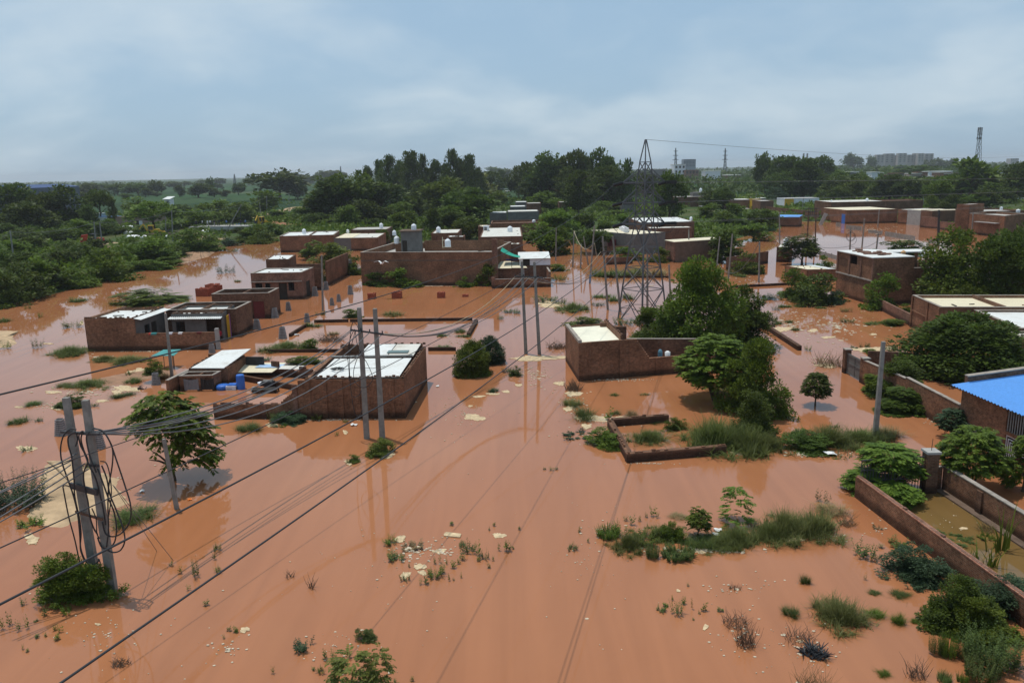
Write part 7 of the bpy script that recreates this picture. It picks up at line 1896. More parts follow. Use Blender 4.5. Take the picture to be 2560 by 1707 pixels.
def person(p,key,rz,label,s=1.0,group=None):
 o=bpy.data.objects.new('person',PM[key]);COL.objects.link(o);o.location=p;o.rotation_euler=(0,0,rz);o.scale=(s,s,s);props(o,label,'person',group)
GPB='onlookers standing on the concrete bridge'
bo,bd_,bn,bl,bz=BRG
for f,v,k in((.10,1.2,'dd'),(.20,1.5,'wd'),(.30,1.0,'ww'),(.325,1.8,'wd'),(.37,1.2,'dd'),(.39,2.2,'dd'),(.41,1.3,'ds'),(.44,2.0,'dd'),(.49,1.4,'dd'),(.62,1.2,'bd'),(.7,2.4,'dd'),(.86,1.4,'dd'),(.93,1.8,'bd')):
 q=bo+bd_*(bl*f)+bn*v;col={'dd':'dark','wd':'white','ww':'white','ds':'dark','bd':'blue'}[k]
 person((q.x,q.y,bz),k,f*40,'onlooker in a '+col+' shirt standing on the concrete bridge',1.15,GPB)
GPM='people on the mud around the bridge'
for x,y,k,lb in((1245,458,'wd','person in white on the mud left of the bridge end'),(1272,455,'dd','person in dark clothes on the mud left of the bridge end'),(1105,505,'dd','person in dark clothes beside the tall bank pole'),(1550,572,'bend','person in grey bending down at the water below the bridge'),(1612,560,'dd','person in dark clothes standing at the water below the bridge'),(1820,428,'ds','person in a dark shirt walking in front of the bridge'),(1868,455,'bd','person in blue, left of two below the right bridge end'),(1895,452,'bd','person in blue, right of two below the right bridge end'),(1955,425,'dd','person in dark clothes at the right end of the bridge'),(2052,292,'ww','person in white walking on the earth road above the excavator'),(2300,240,'bd','person in blue far up the earth road')):
 p=g('w',x,y);p.z=max(0,gz(p.x,p.y));person(p,k,x*.1,lb,1.1)
p=at('h',1570,540,g('h',1560,560).y+.8);p.z=0.05;person(p,'rs',3.3,'person in red sitting in the dark porch of the grey house')
p=at('z2',1148,1090,DY-14)
T=thing('egret','white bird in flight in front of the long brick wall','bird',p)
m=MB();m.tube([p+Vector((-.3,0,0)),p+Vector((-.15,0,.03)),p,p+Vector((.15,0,.02)),p+Vector((.28,0,.06)),p+Vector((.4,0,.05))],[.02,.07,.09,.06,.04,.008],8)
for s in(-1,1):
 w0=p+Vector((0,0,.05));w1=w0+Vector((.05,s*.3,.16));w2=w0+Vector((-.1,s*.75,.05))
 m.add([w0+Vector((.1,s*.05,0)),w0+Vector((-.12,s*.05,0)),w1+Vector((-.14,0,0)),w2,w1+Vector((.1,0,0)),*[v+Vector((0,0,.02))for v in(w0+Vector((.1,s*.05,0)),w0+Vector((-.12,s*.05,0)),w1+Vector((-.14,0,0)),w2,w1+Vector((.1,0,0)))]],[(0,1,2,4),(4,2,3),(5,9,7,6),(9,8,7),(0,4,9,5),(1,6,7,2),(2,7,8,3),(3,8,9,4)])
m.build('body',LITTER,T,smooth=True);T.scale=(1.6,1.6,1.6);T.rotation_euler=(0,0,1.2)
# ---------------------------------------------------------------- teal cloth shelter
p=g('h',1000,860);T=thing('cloth_shelter','low shelter of teal net on thin sticks behind the leaning grey pole','shelter',p)
c4=[at('h',785,800,p.y),at('h',1060,815,p.y-.3),at('h',1050,700,p.y+2),at('h',835,745,p.y+2)]
for q in((800,800),(1060,815),(1050,790),(950,780)):b=at('h',q[0],850,p.y);m=MB();m.tube([(b.x,b.y,-.3),(b.x,b.y,1.25)],.03,5);m.build('stick',DARKIN,T)
a,b=at('h',800,760,p.y-.2),at('h',1055,720,p.y-.2);m=MB();m.slab([(a.x,a.y,1.28),(b.x,b.y,1.28),(b.x,b.y+1.6,1.5),(a.x+.5,a.y+1.6,1.5)],.03);m.build('net',TEALT,T)
# ---------------------------------------------------------------- floating scum, litter and water plants
def blob(c,x,y,w,h,label=None,name='scum_patch',mat=None,seed=0,lift=.012,cat='scum'):
 rr=random.Random(int(x*7+y));n=60;pts=[];ph=[rr.uniform(0,6)for _ in range(6)]
 for k in range(n):
  a=2*math.pi*k/n;f=1+.2*math.sin(2*a+ph[0])+.13*math.sin(3*a+ph[1])+.10*math.sin(5*a+ph[2])+.07*math.sin(9*a+ph[3])+.05*math.sin(14*a+ph[4])+rr.uniform(-.07,.07)
  p=g(c,x+math.cos(a)*w/2*f,y+math.sin(a)*h/2*f);pts.append((p.x,p.y))
 m=MB();m.prism(pts,-.02,lift+.02*rr.random());ctr=g(c,x,y)
 return m.build(name,mat or FOAM,org=ctr,label=label,cat=cat)
for a_ in[('y1',1160,918,230,52,'largest cream scum patch with a black branch, left of the wash rooms'),('y1',1065,955,90,45,'cream scum patch joined to the grass tuft left of the largest patch'),('y1',1265,765,190,60,'cream scum heap beside the bush topped block stack'),('y1',930,1030,120,20,'thin scum streak above the nearest left pole'),('y1',520,1100,90,30,'pale scum just left of the nearest pole top'),('y1',240,1465,150,60,'crumbly scum patch with sprigs near the left edge'),('y1',175,1085,70,18,'thin scum strip under a grass tuft near the left edge'),('y1',440,508,80,12,'thin scum streak beside the spiky weed left of the brick house'),('y1',480,950,120,30,'scum patch at the left end of the wide grass clump'),('y1',745,320,40,30,'scum beside the pale tuft left of the far left roof'),('y2',140,1248,95,36,'round cream scum patch below the low compound wall'),('y2',815,1316,46,32,'small scum patch left of the middle pole pair'),('y2',1165,1512,215,62,'scum skirt around the small bush at the middle pole pair'),('y2',845,1590,70,40,'scum skirt beside the lower small bush near the middle poles'),('y2',1955,1076,46,15,'small oval scum patch right of the middle house'),('y2',1990,1180,175,60,'solid cream scum patch in open water right of the middle house'),('y2',2160,965,110,20,'thin scum strip below the grey tuft right of the dense bushes'),('y2',2030,990,110,18,'broken scum strip left of the grey tuft'),('y2',2280,945,80,20,'scum strip left of the centre pole pair'),('y3',240,640,480,46,'long cream scum band at the feet of the centre pole pair'),('y3',60,886,80,20,'small scum patch below the left centre pole'),('y3',435,870,80,44,'scum at the corner of the cream roofed room'),('y3',560,965,130,50,'speckled scum slanting along the brick corner'),('y3',515,1100,90,45,'scum left of the wide grass clump below the cream roof'),('y3',750,1190,260,60,'broad scum around the young broadleaf plant'),('y3',1010,1200,230,62,'solid cream scum left of the low plot wall'),('y3',680,1262,100,40,'scum piece between weeds and low plot wall'),('y3',2090,1505,170,40,'cream scum at the right end of the low plot wall'),('z3',345,1462,270,50,'sandy scum crescent under the grass left of the pylon'),('z3',560,1512,180,26,'thin scum line under the grass left of the pylon'),('y4',120,670,160,52,'cream scum near the low dark wall on the right'),('y4',410,680,95,25,'scum streak in the litter strewn water, left'),('y4',545,742,100,22,'scum streak in the litter strewn water, middle'),('y4',960,715,75,14,'scum streak in the litter strewn water, right'),('y4',960,852,340,50,'wide scum mat behind the grey gate'),('y4',530,1000,170,40,'scum under the dry reeds left of the grey gate'),('x2',930,640,75,40,'cream scum flakes at the top of the weed patch, bottom centre'),('x2',1185,716,85,26,'cream scum flake in the middle of the weed patch, bottom centre'),('x2',1060,818,70,40,'tan scum flake in the weed patch, bottom centre'),('x2',1075,856,55,30,'small tan scum flake in the weed patch, bottom centre'),('x2',965,872,62,42,'grey scum flake at the lower left of the weed patch'),('x2',1570,616,70,36,'pale scum right of the floating board'),('x3',1212,720,75,26,'cream scum under the grass island, right of centre'),('x3',1250,1208,36,32,'round cream scum piece in open water, lower right'),('x3',1073,973,22,20,'small round scum piece above the broadleaf weeds, lower right'),('x4',150,716,110,32,'cream scum strip under the grassy dome, right'),('x4',290,690,70,34,'littered scum at the right end of the grassy dome'),('x4',1035,512,80,22,'scum patch in the olive yard water, left half'),('x4',1140,528,100,22,'scum patch in the olive yard water, right half'),('x4',1165,647,44,16,'small scum patch in the middle of the olive yard water'),('x4',1028,450,66,20,'scum patch at the far corner of the olive yard water'),('x4',193,1318,28,22,'scum piece left of the black debris'),('x1',1580,1226,58,36,'cream scum piece in open water, bottom left'),('x1',205,640,95,60,'grey scum below the sand bar'),('x1',632,1190,34,15,'small tan scum piece right below the nearest poles')]:
 blob(*a_)
p0=[g('x2',1212,612),g('x2',1228,598),g('x2',1326,610),g('x2',1318,632),g('x2',1215,622)]
m=MB();m.prism([(p.x,p.y)for p in p0][::-1],-.02,.06);m.build('floating_board',FOAM,org=p0[0],label='flat cream board floating above the weed patch, bottom centre',cat='board')
m=MB();rr=random.Random(77)
for c,x,y,rx,ry,n,s_ in[('y4',620,640,520,190,300,.2),('y4',200,620,220,130,130,.2),('y3',200,780,280,140,120,.13),('y3',560,1050,130,190,150,.12),('y3',900,1200,300,70,160,.12),('y3',760,1330,320,160,60,.1),('x2',1020,720,220,110,200,.1),('x2',1200,720,160,60,80,.09),('x3',640,590,250,80,90,.09),('x3',1250,710,620,40,220,.12),('x3',1450,960,300,120,90,.07),('x3',1500,1250,320,300,140,.07),('x4',330,700,260,60,120,.1),('x4',250,1350,250,180,100,.07),('x4',260,200,380,26,200,.12),('x1',700,1250,900,320,150,.06),('x1',1480,1350,180,130,70,.08),('x1',560,280,380,160,120,.12),('x2',500,1330,420,200,110,.06),('x2',900,800,900,700,120,.045),('x3',500,800,700,700,130,.045),('y1',800,950,500,120,160,.14),('y1',500,1080,300,60,80,.12),('y1',900,640,120,40,60,.15),('y2',400,500,330,90,90,.14),('y2',1900,480,350,150,80,.12),('y2',1900,1150,400,250,110,.07),('z3',1600,1240,700,60,160,.25),('y4',480,950,130,80,90,.12),('t',900,360,500,70,160,.3),('t',1200,455,200,10,80,.3),('t',2100,480,120,20,60,.4),('z1',1650,935,110,20,60,.3),('x4',1060,600,200,140,60,.05),('y2',700,1203,650,10,160,.07),('y3',1000,838,420,14,120,.08),('h',750,668,650,7,140,.1),('x4',680,650,170,130,60,.06),('z2',1560,1296,600,5,120,.18),('r',900,600,90,60,50,.08),('y3',1250,1600,350,12,60,.06)]:
 for k in range(n if c[0]in 'yzt' else n//2):
  a=rr.uniform(0,6.283);q=abs(rr.gauss(0,.5));p=g(c,x+rx*q*math.cos(a),y+ry*q*math.sin(a))
  if p.y<5:continue
  r_=s_*rr.uniform(.3,1.0)**1.6*(1+.8*(rr.random()<.06));k_=rr.randint(4,6);ph=rr.uniform(0,6)
  m.prism([(p.x+r_*rr.uniform(.6,1.2)*math.cos(ph+j*6.283/k_),p.y+r_*.8*rr.uniform(.6,1.2)*math.sin(ph+j*6.283/k_))for j in range(k_)],-.01,.012+.03*rr.random())
m.build('floating_scum',FOAMW,kind='stuff',label='crumbs of pale scum and litter scattered over the muddy water',cat='scum')
for c,x,y,w,h,mt,lb,nm_ in[('x3',1330,585,50,24,LITTER,'crumpled white plastic sheet lying on the grass island, upper piece','plastic_sheet'),('x3',1315,612,52,30,LITTER,'crumpled white plastic tray lying on the grass island, lower piece','plastic_tray'),('x3',1050,735,26,14,LITTER,'small white scrap at the front of the grass island','litter'),('y2',892,1253,62,26,LITTER,'white torn bag floating left of the middle pole pair','plastic_bag'),('x1',918,333,36,18,LITTER,'round white scrap floating right of the sand bar','litter'),('x1',1225,386,28,22,plain('orange_plastic',(.8,.22,.03),.5),'bright orange plastic scrap floating right of the single leaning pole','plastic_bag'),('x4',921,971,18,22,LITTER,'white cup beside the bluish bushes on the brick wall','cup'),('y2',1655,898,34,20,LITTER,'white scrap floating right of the middle house','litter'),('c',1380,1172,34,18,LITTER,'white scrap by the lane weeds right of the white shed','litter'),('y2',372,430,46,26,LITTER,'white bag on the left wall of the flooded plot','plastic_bag'),('x4',370,207,75,16,LITTER,'long white scrap on the scum below the reed bed','litter')]:
 ctr=g(c,x,y);s=CR[c][2];r_=w/s*ctr.y/FPX/2;m=MB();rr=random.Random(int(x));vs=[]
 for i in range(5):
  for j in range(5):vs.append((ctr.x+(i/2-1)*r_*rr.uniform(.7,1.1),ctr.y+(j/2-1)*r_*rr.uniform(.6,1.1),.03+rr.uniform(0,.5)*r_))
 k=len(vs);vs+=[(a,b,z-.01)for a,b,z in vs]
 fs=[(i*5+j,(i+1)*5+j,(i+1)*5+j+1,i*5+j+1)for i in range(4)for j in range(4)]
 m.add(vs,fs+[tuple(q+k for q in f[::-1])for f in fs]);m.build(nm_,mt,org=ctr,label=lb,cat='litter')
def twigs(c,x,y,w,h,n,mat,label,name='twig_heap',th=.012,flat=.5):
 ctr=g(c,x,y);s=CR[c][2];rx=w/s*ctr.y/FPX/2;hh=max(.1,top(ctr,c,x,y-h).z);rr=random.Random(int(x+y));m=MB()
 for k in range(n):
  a=rr.uniform(0,6.283);q=math.sqrt(rr.random())*rx;b=Vector((ctr.x+q*math.cos(a),ctr.y+q*math.sin(a)*.9,0));a2=rr.uniform(0,6.283);L=hh*rr.uniform(.5,1.2)
  tp=b+Vector((math.cos(a2)*flat*L,math.sin(a2)*flat*L,L*rr.uniform(.25,1)))
  m.tube([b,b.lerp(tp,.5)+Vector((rr.uniform(-.1,.1)*L,0,.06*L)),tp],[th,th*.8,th*.3],4)
 m.build(name,mat,org=ctr,label=label,cat='twigs')
twigs('x4',275,1395,150,45,90,BLACKP,'heap of black burnt sticks in shallow water, lower right','burnt_heap',.035,1.1)
twigs('h',690,1085,110,45,12,DARKIN,'black forked branch lying on the largest scum patch','branch',.04,1.3)
twigs('y2',680,480,240,70,150,TWIG,'heap of grey dead twigs in the flooded plot',th=.02,flat=1.0)
twigs('y3',410,545,190,70,110,TWIG,'tangle of dead twigs and litter left of the cream roofed room',th=.018,flat=.9)
twigs('y3',560,930,150,110,150,TWIG,'grey dead shrub at the near corner of the cream roofed room','dead_shrub',.012,.5)
twigs('x3',1440,1190,170,90,90,TWIG,'thin dead shrub in open water, lower right, upper part','dead_shrub',.008,.5)
twigs('x3',1510,1320,150,180,90,TWIG,'taller dead reddish shrub in open water, lower right','dead_shrub',.008,.25)
twigs('x3',1440,960,90,40,40,TWIG,'faint dead twigs above the thin dead shrub, lower right','dead_shrub',.007,.5)
twigs('x1',785,1445,130,50,70,TWIG,'dead weed clump with scum below the nearest poles','dead_shrub',.01,.7)
twigs('x2',220,888,60,55,14,TWIG,'dead reddish stem cluster in open water, left one','dead_plant',.012,.5)
twigs('x2',358,955,40,110,14,TWIG,'dead reddish stem cluster in open water, right one','dead_plant',.012,.3)
twigs('x4',880,1530,130,110,70,TWIG,'brown dead shrub at the bottom edge, right','dead_shrub',.008,.4)
twigs('x4',190,1310,200,80,90,TWIG,'dead shrub above the burnt sticks','dead_shrub',.008,.6)
twigs('x4',275,1620,240,130,160,LDRY,'dry grassy dead shrub cut by the bottom edge','dead_shrub',.006,.5)
twigs('x4',470,1600-980,120,60,90,LDRY,'orange brown dead grass at the corner of the yard wall','dead_grass',.008,.8)
twigs('y4',550,1000,250,130,160,LDRY,'dry reddish reeds left of the grey gate','dead_reeds',.012,.5)
twigs('x4',880,470,130,45,90,LDRY,'dead grass heap in the olive water by the yard gate','dead_grass',.01,.8)
twigs('x4',1310,660,120,55,80,LDRY,'dead grass heap along the right wall of the yard','dead_grass',.01,.8)
W_=[]
def wp(c,rows):
 for r_ in rows:W_.append((c,*r_))
CATN={'grass':('grass_tuft','grass'),'weed':('weed_clump','weeds'),'bush':('bush','bush'),'sprig':('weed_sprig','weeds'),'frondbush':('shrub','shrub'),'reed':('reed_clump','reeds'),'scrub':('grass_clump','grass'),'dome':('bush','bush'),'meadow':('grass_clump','grass'),'sapl':('sapling','sapling'),'maize':('maize_plant','maize'),'layer':('sapling','sapling')}
wp('y1',[(720,128,66,150,'grass','GD','low dark grass tuft in the left channel'),(1055,162,84,105,'weed','M','spiky weed clump in the left channel above the far left roof'),(1440,138,-12,400,'frondbush','M','wide drooping green shrub island behind the far left roofs'),(40,312,258,130,'grass','GD','grass tuft at the left edge above the sand'),(660,366,285,160,'weed','Y','pale leafy tuft left of the far left roof'),(45,558,468,95,'weed','M','spiky weed on the small sand patch at the left edge'),(350,548,448,95,'weed','GD','spiky weed left of the far left brick house'),(640,618,485,320,'meadow','GS','wide grass clump at the left corner of the far left house'),(470,632,560,50,'sprig','GD','thin sprig left of the wide grass at the far left house'),(950,672,588,190,'meadow','G','yellowish grass clump below the far left house, left'),(1170,692,578,290,'meadow','G','broad pale grass clump below the far left house, right'),(800,912,800,310,'meadow','GS','dense dark grass clump on the mud left of the block stack'),(580,905,850,130,'grass','G','pale grass at the left end of the dense dark clump'),(1190,800,735,100,'weed','Y','weed clump on the mud above the olive tuft'),(1220,872,790,150,'grass','GD','olive grass tuft on the mud beside the block stack'),(1500,830,740,180,'grass','DR','dry grass on the mud at the foot of the leaning pole'),(700,1092,968,240,'bush','D','dark leafy bush between the nearest pole tops'),(850,1087,1035,100,'weed','GD','small weed right of the nearest right pole top'),(310,1072,1008,150,'grass','GD','grass tuft on the thin scum strip near the left edge'),(165,1237,1158,160,'grass','GD','lone grass tuft left of the nearest poles'),(350,1217,1168,90,'weed','GD','small grey weed left of the nearest poles'),(1110,1002,935,190,'grass','GD','grass tuft in front of the cream scum patch'),(2260,1312,1188,240,'grass','GD','round grass tuft before the low compound wall'),(250,1490,1420,90,'weed','GD','weeds in the crumbly scum patch')])
wp('z1',[(2065,1032,952,145,'weed','U','grey green spiky shrub in the left channel'),(2120,838,795,95,'weed','M','green weeds at the channel head below the bank'),(1300,1088,1028,60,'weed','M','small weed at the edge of the left bank'),(2165,1112,1085,70,'grass','GD','small flat tuft in the left channel right of the spiky shrub'),(250,1360,1310,50,'weed','M','small weed in the channel at the left edge, upper'),(370,1438,1375,45,'weed','M','small weed in the channel at the left edge, lower')])
wp('y2',[(860,278,203,130,'bush','M','small leafy bush just left of the middle pole tops'),(1250,257,183,175,'grass','G','bright grass tuft right of the middle pole tops'),(590,250,205,90,'weed','GD','faint weeds at the foot of the banded pole'),(515,358,300,150,'grass','GD','grass tuft on the corner of the plot wall'),(270,562,455,300,'meadow','GS','large grass clump on the front left of the flooded plot'),(120,590,500,200,'grass','G','pale grass spreading left of the plot wall'),(520,574,475,130,'bush','M','small bush on the front plot wall'),(430,560,470,130,'weed','G','pale weeds left of the small plot bush'),(700,430,378,110,'grass','DR','dry grass on the twig heap'),(1870,407,355,110,'grass','GD','grass tuft inside the right end of the plot, back'),(1700,442,398,100,'grass','GD','grass tuft inside the plot, middle'),(1890,452,412,120,'grass','GD','grass tuft inside the right end of the plot, front'),(1700,558,508,140,'grass','GD','grass tuft on the short front plot wall'),(2230,287,233,65,'weed','M','small green weed left of the centre poles'),(2300,225,178,110,'weed','GD','weeds near the left centre pole'),(2160,952,890,95,'grass','U','grey grass tuft on the scum strip right of the dense bushes'),(1160,1532,1355,195,'bush','Y','small yellowish bush at the foot of the right middle pole'),(880,1592,1508,100,'bush','Y','smaller yellowish bush below the left middle pole'),(180,1212,1090,130,'weed','GD','grassy weeds against the low compound wall'),(330,1225,1105,240,'bush','U','bluish leafy plant against the stepped compound wall'),(560,1205,1120,130,'weed','D','dark weeds at the foot of the wall under the white roof'),(250,1268,1235,65,'weed','M','tiny plant floating below the compound wall'),(740,1348,1298,40,'weed','Y','tiny yellowish plant left of the middle poles'),(810,1228,1193,55,'weed','Y','tiny leafy plant left of the white torn bag'),(440,700,612,230,'bush','M','green creeper behind the broken yard wall, left'),(820,700,600,180,'bush','M','green creeper behind the broken yard wall, right'),(95,662,618,110,'weed','GD','weeds behind the blackened wall'),(2300,770,700,100,'weed','GD','weed clump left of the long scum band')])
wp('y3',[(320,132,48,200,'weed','GD','dark weed clump on the sandy crescent, left'),(450,148,75,110,'weed','M','taller green weeds on the sandy crescent, middle'),(560,210,100,260,'meadow','GS','grass clump on the sandy crescent, right'),(40,232,178,100,'weed','GD','thin weeds right of the centre poles top'),(790,162,118,110,'weed','GD','weeds between the leaning poles, lower'),(820,92,42,140,'grass','GD','grass between the leaning poles, upper left'),(930,122,52,140,'grass','GD','grass between the leaning poles, upper middle'),(1060,102,38,140,'grass','GD','grass under the left pylon leg'),(30,802,708,90,'bush','GD','dark tuft left of the long scum band')])
wp('z3',[(800,1212,1110,180,'grass','GD','meadow grass at the water edge by the blue based pole'),(960,1216,1095,240,'grass','GD','meadow grass in front of the low wall by the pylon, left'),(1130,1212,1095,240,'grass','G','meadow grass in front of the low wall by the pylon, right'),(1310,1205,1110,220,'grass','DR','dry meadow grass right of the pylon'),(430,1242,1178,120,'weed','M','green weeds in the mouth of the flooded lane'),(410,1165,1105,130,'bush','M','low bush right of the white shed'),(2000,1190,1128,130,'grass','GD','grass by the slim pole'),(2290,1425,1368,190,'weed','U','grey green weeds below the small plot wall on the right'),(1890,1215,1150,90,'bush','M','small bush left of the slim pole'),(2080,1215,1170,140,'grass','GD','grass in front of the yard wall between poles')])
wp('y4',[(150,472,428,110,'grass','GD','grass tuft in the littered water, back left'),(70,497,448,70,'weed','GD','weed in the littered water, back far left'),(280,467,438,80,'grass','GD','small grass tuft in the littered water, back'),(475,482,450,100,'grass','GD','grass tuft in the littered water below the dark bush'),(715,512,458,90,'weed','GD','weed near the left foot of the two storey house'),(730,612,555,120,'weed','GD','sparse weed in the middle of the littered water'),(935,627,588,120,'grass','GD','grass tuft in the littered water, right'),(95,622,573,75,'grass','GD','spiky tuft in the littered water, left of two'),(190,612,568,75,'grass','GD','spiky tuft in the littered water, right of two'),(255,682,638,75,'grass','GD','spiky tuft in the littered water, front'),(360,867,798,65,'weed','M','weed at the end of the low dark wall'),(880,837,783,90,'weed','GD','weeds on the scum mat, left'),(780,842,815,70,'weed','GD','low weeds behind the left gate pillar'),(930,892,848,110,'bush','B','green seedling on the scum mat'),(60,407,330,140,'weed','U','grey weed clump at the end of the littered water'),(215,417,393,80,'grass','DR','brown tuft in the littered water, far back'),(1170,642,580,190,'bush','M','bush at the foot of the broken street wall')])
wp('x1',[(95,455,178,290,'reed','U','dark feathery shrub on the left of the sand bar'),(190,578,488,155,'weed','B','bright green leafy plant at the near edge of the sand bar'),(840,545,400,310,'grass','GD','grass clump between the nearest poles and the sand bar end'),(960,462,413,90,'weed','GD','weed at the right end of the sand bar grass'),(545,192,128,110,'weed','GD','weeds behind the nearest poles'),(480,1075,735,350,'scrub','M','dense green bush at the foot of the nearest left pole'),(430,1132,1045,90,'weed','M','leafy weed below the dense pole bush'),(340,850,740,160,'weed','M','loose weeds left of the dense pole bush')])
SPG=[('x1',[(1110,812,763,35),(1160,862,808,35),(1265,892,740,70),(1400,722,655,65),(1385,770,700,30),(1410,862,798,60),(1330,1062,1013,45),(1218,970,930,25)],'small weed sprig in open water right of the nearest poles','weed sprigs right of the nearest poles'),('x1',[(65,1192,1088,45),(15,1222,1138,35),(125,1232,1138,35),(185,1212,1128,35),(295,1132,1058,45),(365,1287,1243,50),(250,1272,1238,40),(390,1242,1188,35),(150,1062,1008,45),(355,1230,1195,30),(280,1000,960,40),(325,960,925,35),(215,945,925,40),(175,1365,1340,30),(290,1268,1235,25),(145,1350,1315,20),(235,1170,1155,35)],'small weed sprig in water at the bottom left','weed sprigs at the bottom left'),('x1',[(1478,1232,1195,38),(1515,1242,1208,45),(1445,1280,1245,22)],'small sprig among scum right of bottom left','sprigs among scum, bottom left'),('x2',[(1335,772,700,45),(1275,822,763,45),(1330,692,640,60),(1445,742,648,40),(1475,777,698,60),(1440,780,740,30),(1090,932,850,48),(1060,930,880,24),(965,917,850,60),(1115,880,830,45),(1150,800,735,25),(1185,790,730,22),(1230,800,750,18),(1310,800,760,30),(985,820,780,20)],'small upright sprig in the weed patch at bottom centre','sprigs of the weed patch at bottom centre'),('x2',[(1570,712,640,25),(1620,712,628,55),(1640,715,670,30),(1250,907,858,22),(1530,777,735,22),(1535,552,523,25),(1508,582,555,20),(1500,827,795,30),(1275,905,880,18),(1325,890,850,18),(1260,547,513,42)],'lone thin sprig in open water right of the weed patch','lone sprigs right of the weed patch'),('x2',[(455,1412,1323,50),(500,1407,1350,40),(605,1407,1350,45),(420,1512,1448,60),(905,1572,1523,35),(110,1502,1450,25),(370,1485,1455,30),(1005,1555,1520,30)],'broad leaved sprig at the bottom edge left of centre','broad leaved sprigs at the bottom edge'),('x3',[(210,192,172,25),(253,197,172,28),(288,190,170,25)],'tiny plant of the row of three in open water at centre','row of three tiny plants'),('x3',[(45,577,548,28),(430,592,558,28),(390,712,660,65),(10,700,678,22),(490,660,620,22),(380,690,665,30)],'lone sprig in open water left of the grass island','lone sprigs left of the grass island'),('x3',[(1070,1132,1003,75),(1105,1060,1010,40),(960,1112,1058,65),(1240,1097,1043,50),(1135,942,913,22),(1000,1072,1048,45),(1345,1102,1068,45),(1037,1035,1000,22),(1170,1160,1140,20),(1165,1090,1010,22),(1210,1120,1090,20)],'leafy sprig in open water at lower right of centre','leafy sprigs at lower right of centre'),('x3',[(775,542,453,45),(915,492,423,45),(735,522,478,30),(822,522,480,28),(863,500,460,28),(935,500,455,28)],'upright sprig behind the grass island','sprigs behind the grass island'),('x4',[(300,482,402,45),(350,492,398,45),(580,952,903,25),(640,832,790,40),(670,760,730,40),(430,700,660,30),(650,650,620,60)],'thin brownish sprig between the grassy dome and the yard wall','sprigs beside the yard wall'),('x4',[(130,1172,1083,120),(640,1182,1110,120),(790,1062,1013,110),(790,1222,1138,105),(630,1042,1008,70),(690,1532,1480,90),(220,982,900,70),(870,1210,1180,60)],'thin grass tuft in open water left of the wall bushes','thin tufts left of the wall bushes'),('x4',[(1050,1568,1488,70),(1160,1568,1498,60),(1000,1402,1240,70),(1070,1422,1258,85),(1165,1432,1278,85),(1030,1180,1060,60)],'upright reed sprig in front of the wall bushes','reed sprigs before the wall bushes')]
for c,rows,lb,grp in SPG:
 for i,(x,yb,yt,w)in enumerate(rows):
  k='sprig' if w<60 else 'weed'
  if 'tuft' in lb:k='grass'
  if 'reed' in lb:k='reed'
  tr(c,x,yb,yt,w*(1.3 if k=='sprig' else 1),k,('GD','M')[i%2]if 'brownish' not in lb else 'DR',lb,*CATN[k],group=grp,lod='n',lift=False)
wp('x2',[(870,682,600,100,'weed','B','leafy weed among scum at the top of the weed patch, bottom centre'),(1010,718,650,140,'weed','DR','brown weed clump in the weed patch, bottom centre'),(910,782,690,110,'weed','GD','grassy weed at the left of the weed patch, bottom centre'),(1165,892,790,110,'weed','M','broad leaved weed in the middle of the weed patch, bottom centre'),(1380,732,635,100,'weed','GD','tallest weed at the right of the weed patch, bottom centre'),(305,1362,1258,135,'weed','U','grey weed with scum at the bottom, left of centre'),(720,1302,1203,115,'bush','GD','soft olive weed in open water, bottom centre'),(540,1502,1380,110,'weed','B','broad leaved plant at the bottom edge, left of the yellow shrubs'),(635,1660,1345,280,'sapl','Y','feathery yellow green shrub at the bottom edge, left of two'),(800,1650,1325,200,'sapl','Y','feathery yellow green shrub at the bottom edge, right of two')])
wp('x3',[(620,635,538,120,'reed','M','reeds at the left tip of the grass island'),(690,622,503,115,'weed','B','broad leaved plant at the left tip of the grass island'),(760,718,550,240,'meadow','GS','grass on the front left of the grass island'),(860,682,570,190,'weed','M','leafy weeds in the middle of the grass island'),(980,655,505,260,'meadow','GS','tall grass in the middle of the grass island'),(1040,662,518,120,'bush','M','dark green weed bush in the middle of the grass island'),(1075,775,655,190,'reed','GD','reeds in the water before the grass island, right'),(905,768,640,80,'reed','GD','reeds in the water before the grass island, left'),(1200,625,428,135,'palmate','M','little tree with a thin trunk on the grass island'),(1445,535,288,175,'sapl','B','slender feathery young tree on the grass island'),(1200,705,580,200,'grass','GD','grass under the little tree'),(1330,705,575,260,'meadow','GS','grass below the white plastic sheet'),(1450,695,500,280,'meadow','GS','dark grass under the slender young tree'),(1075,505,470,110,'grass','DR','brown grass at the back of the grass island')])
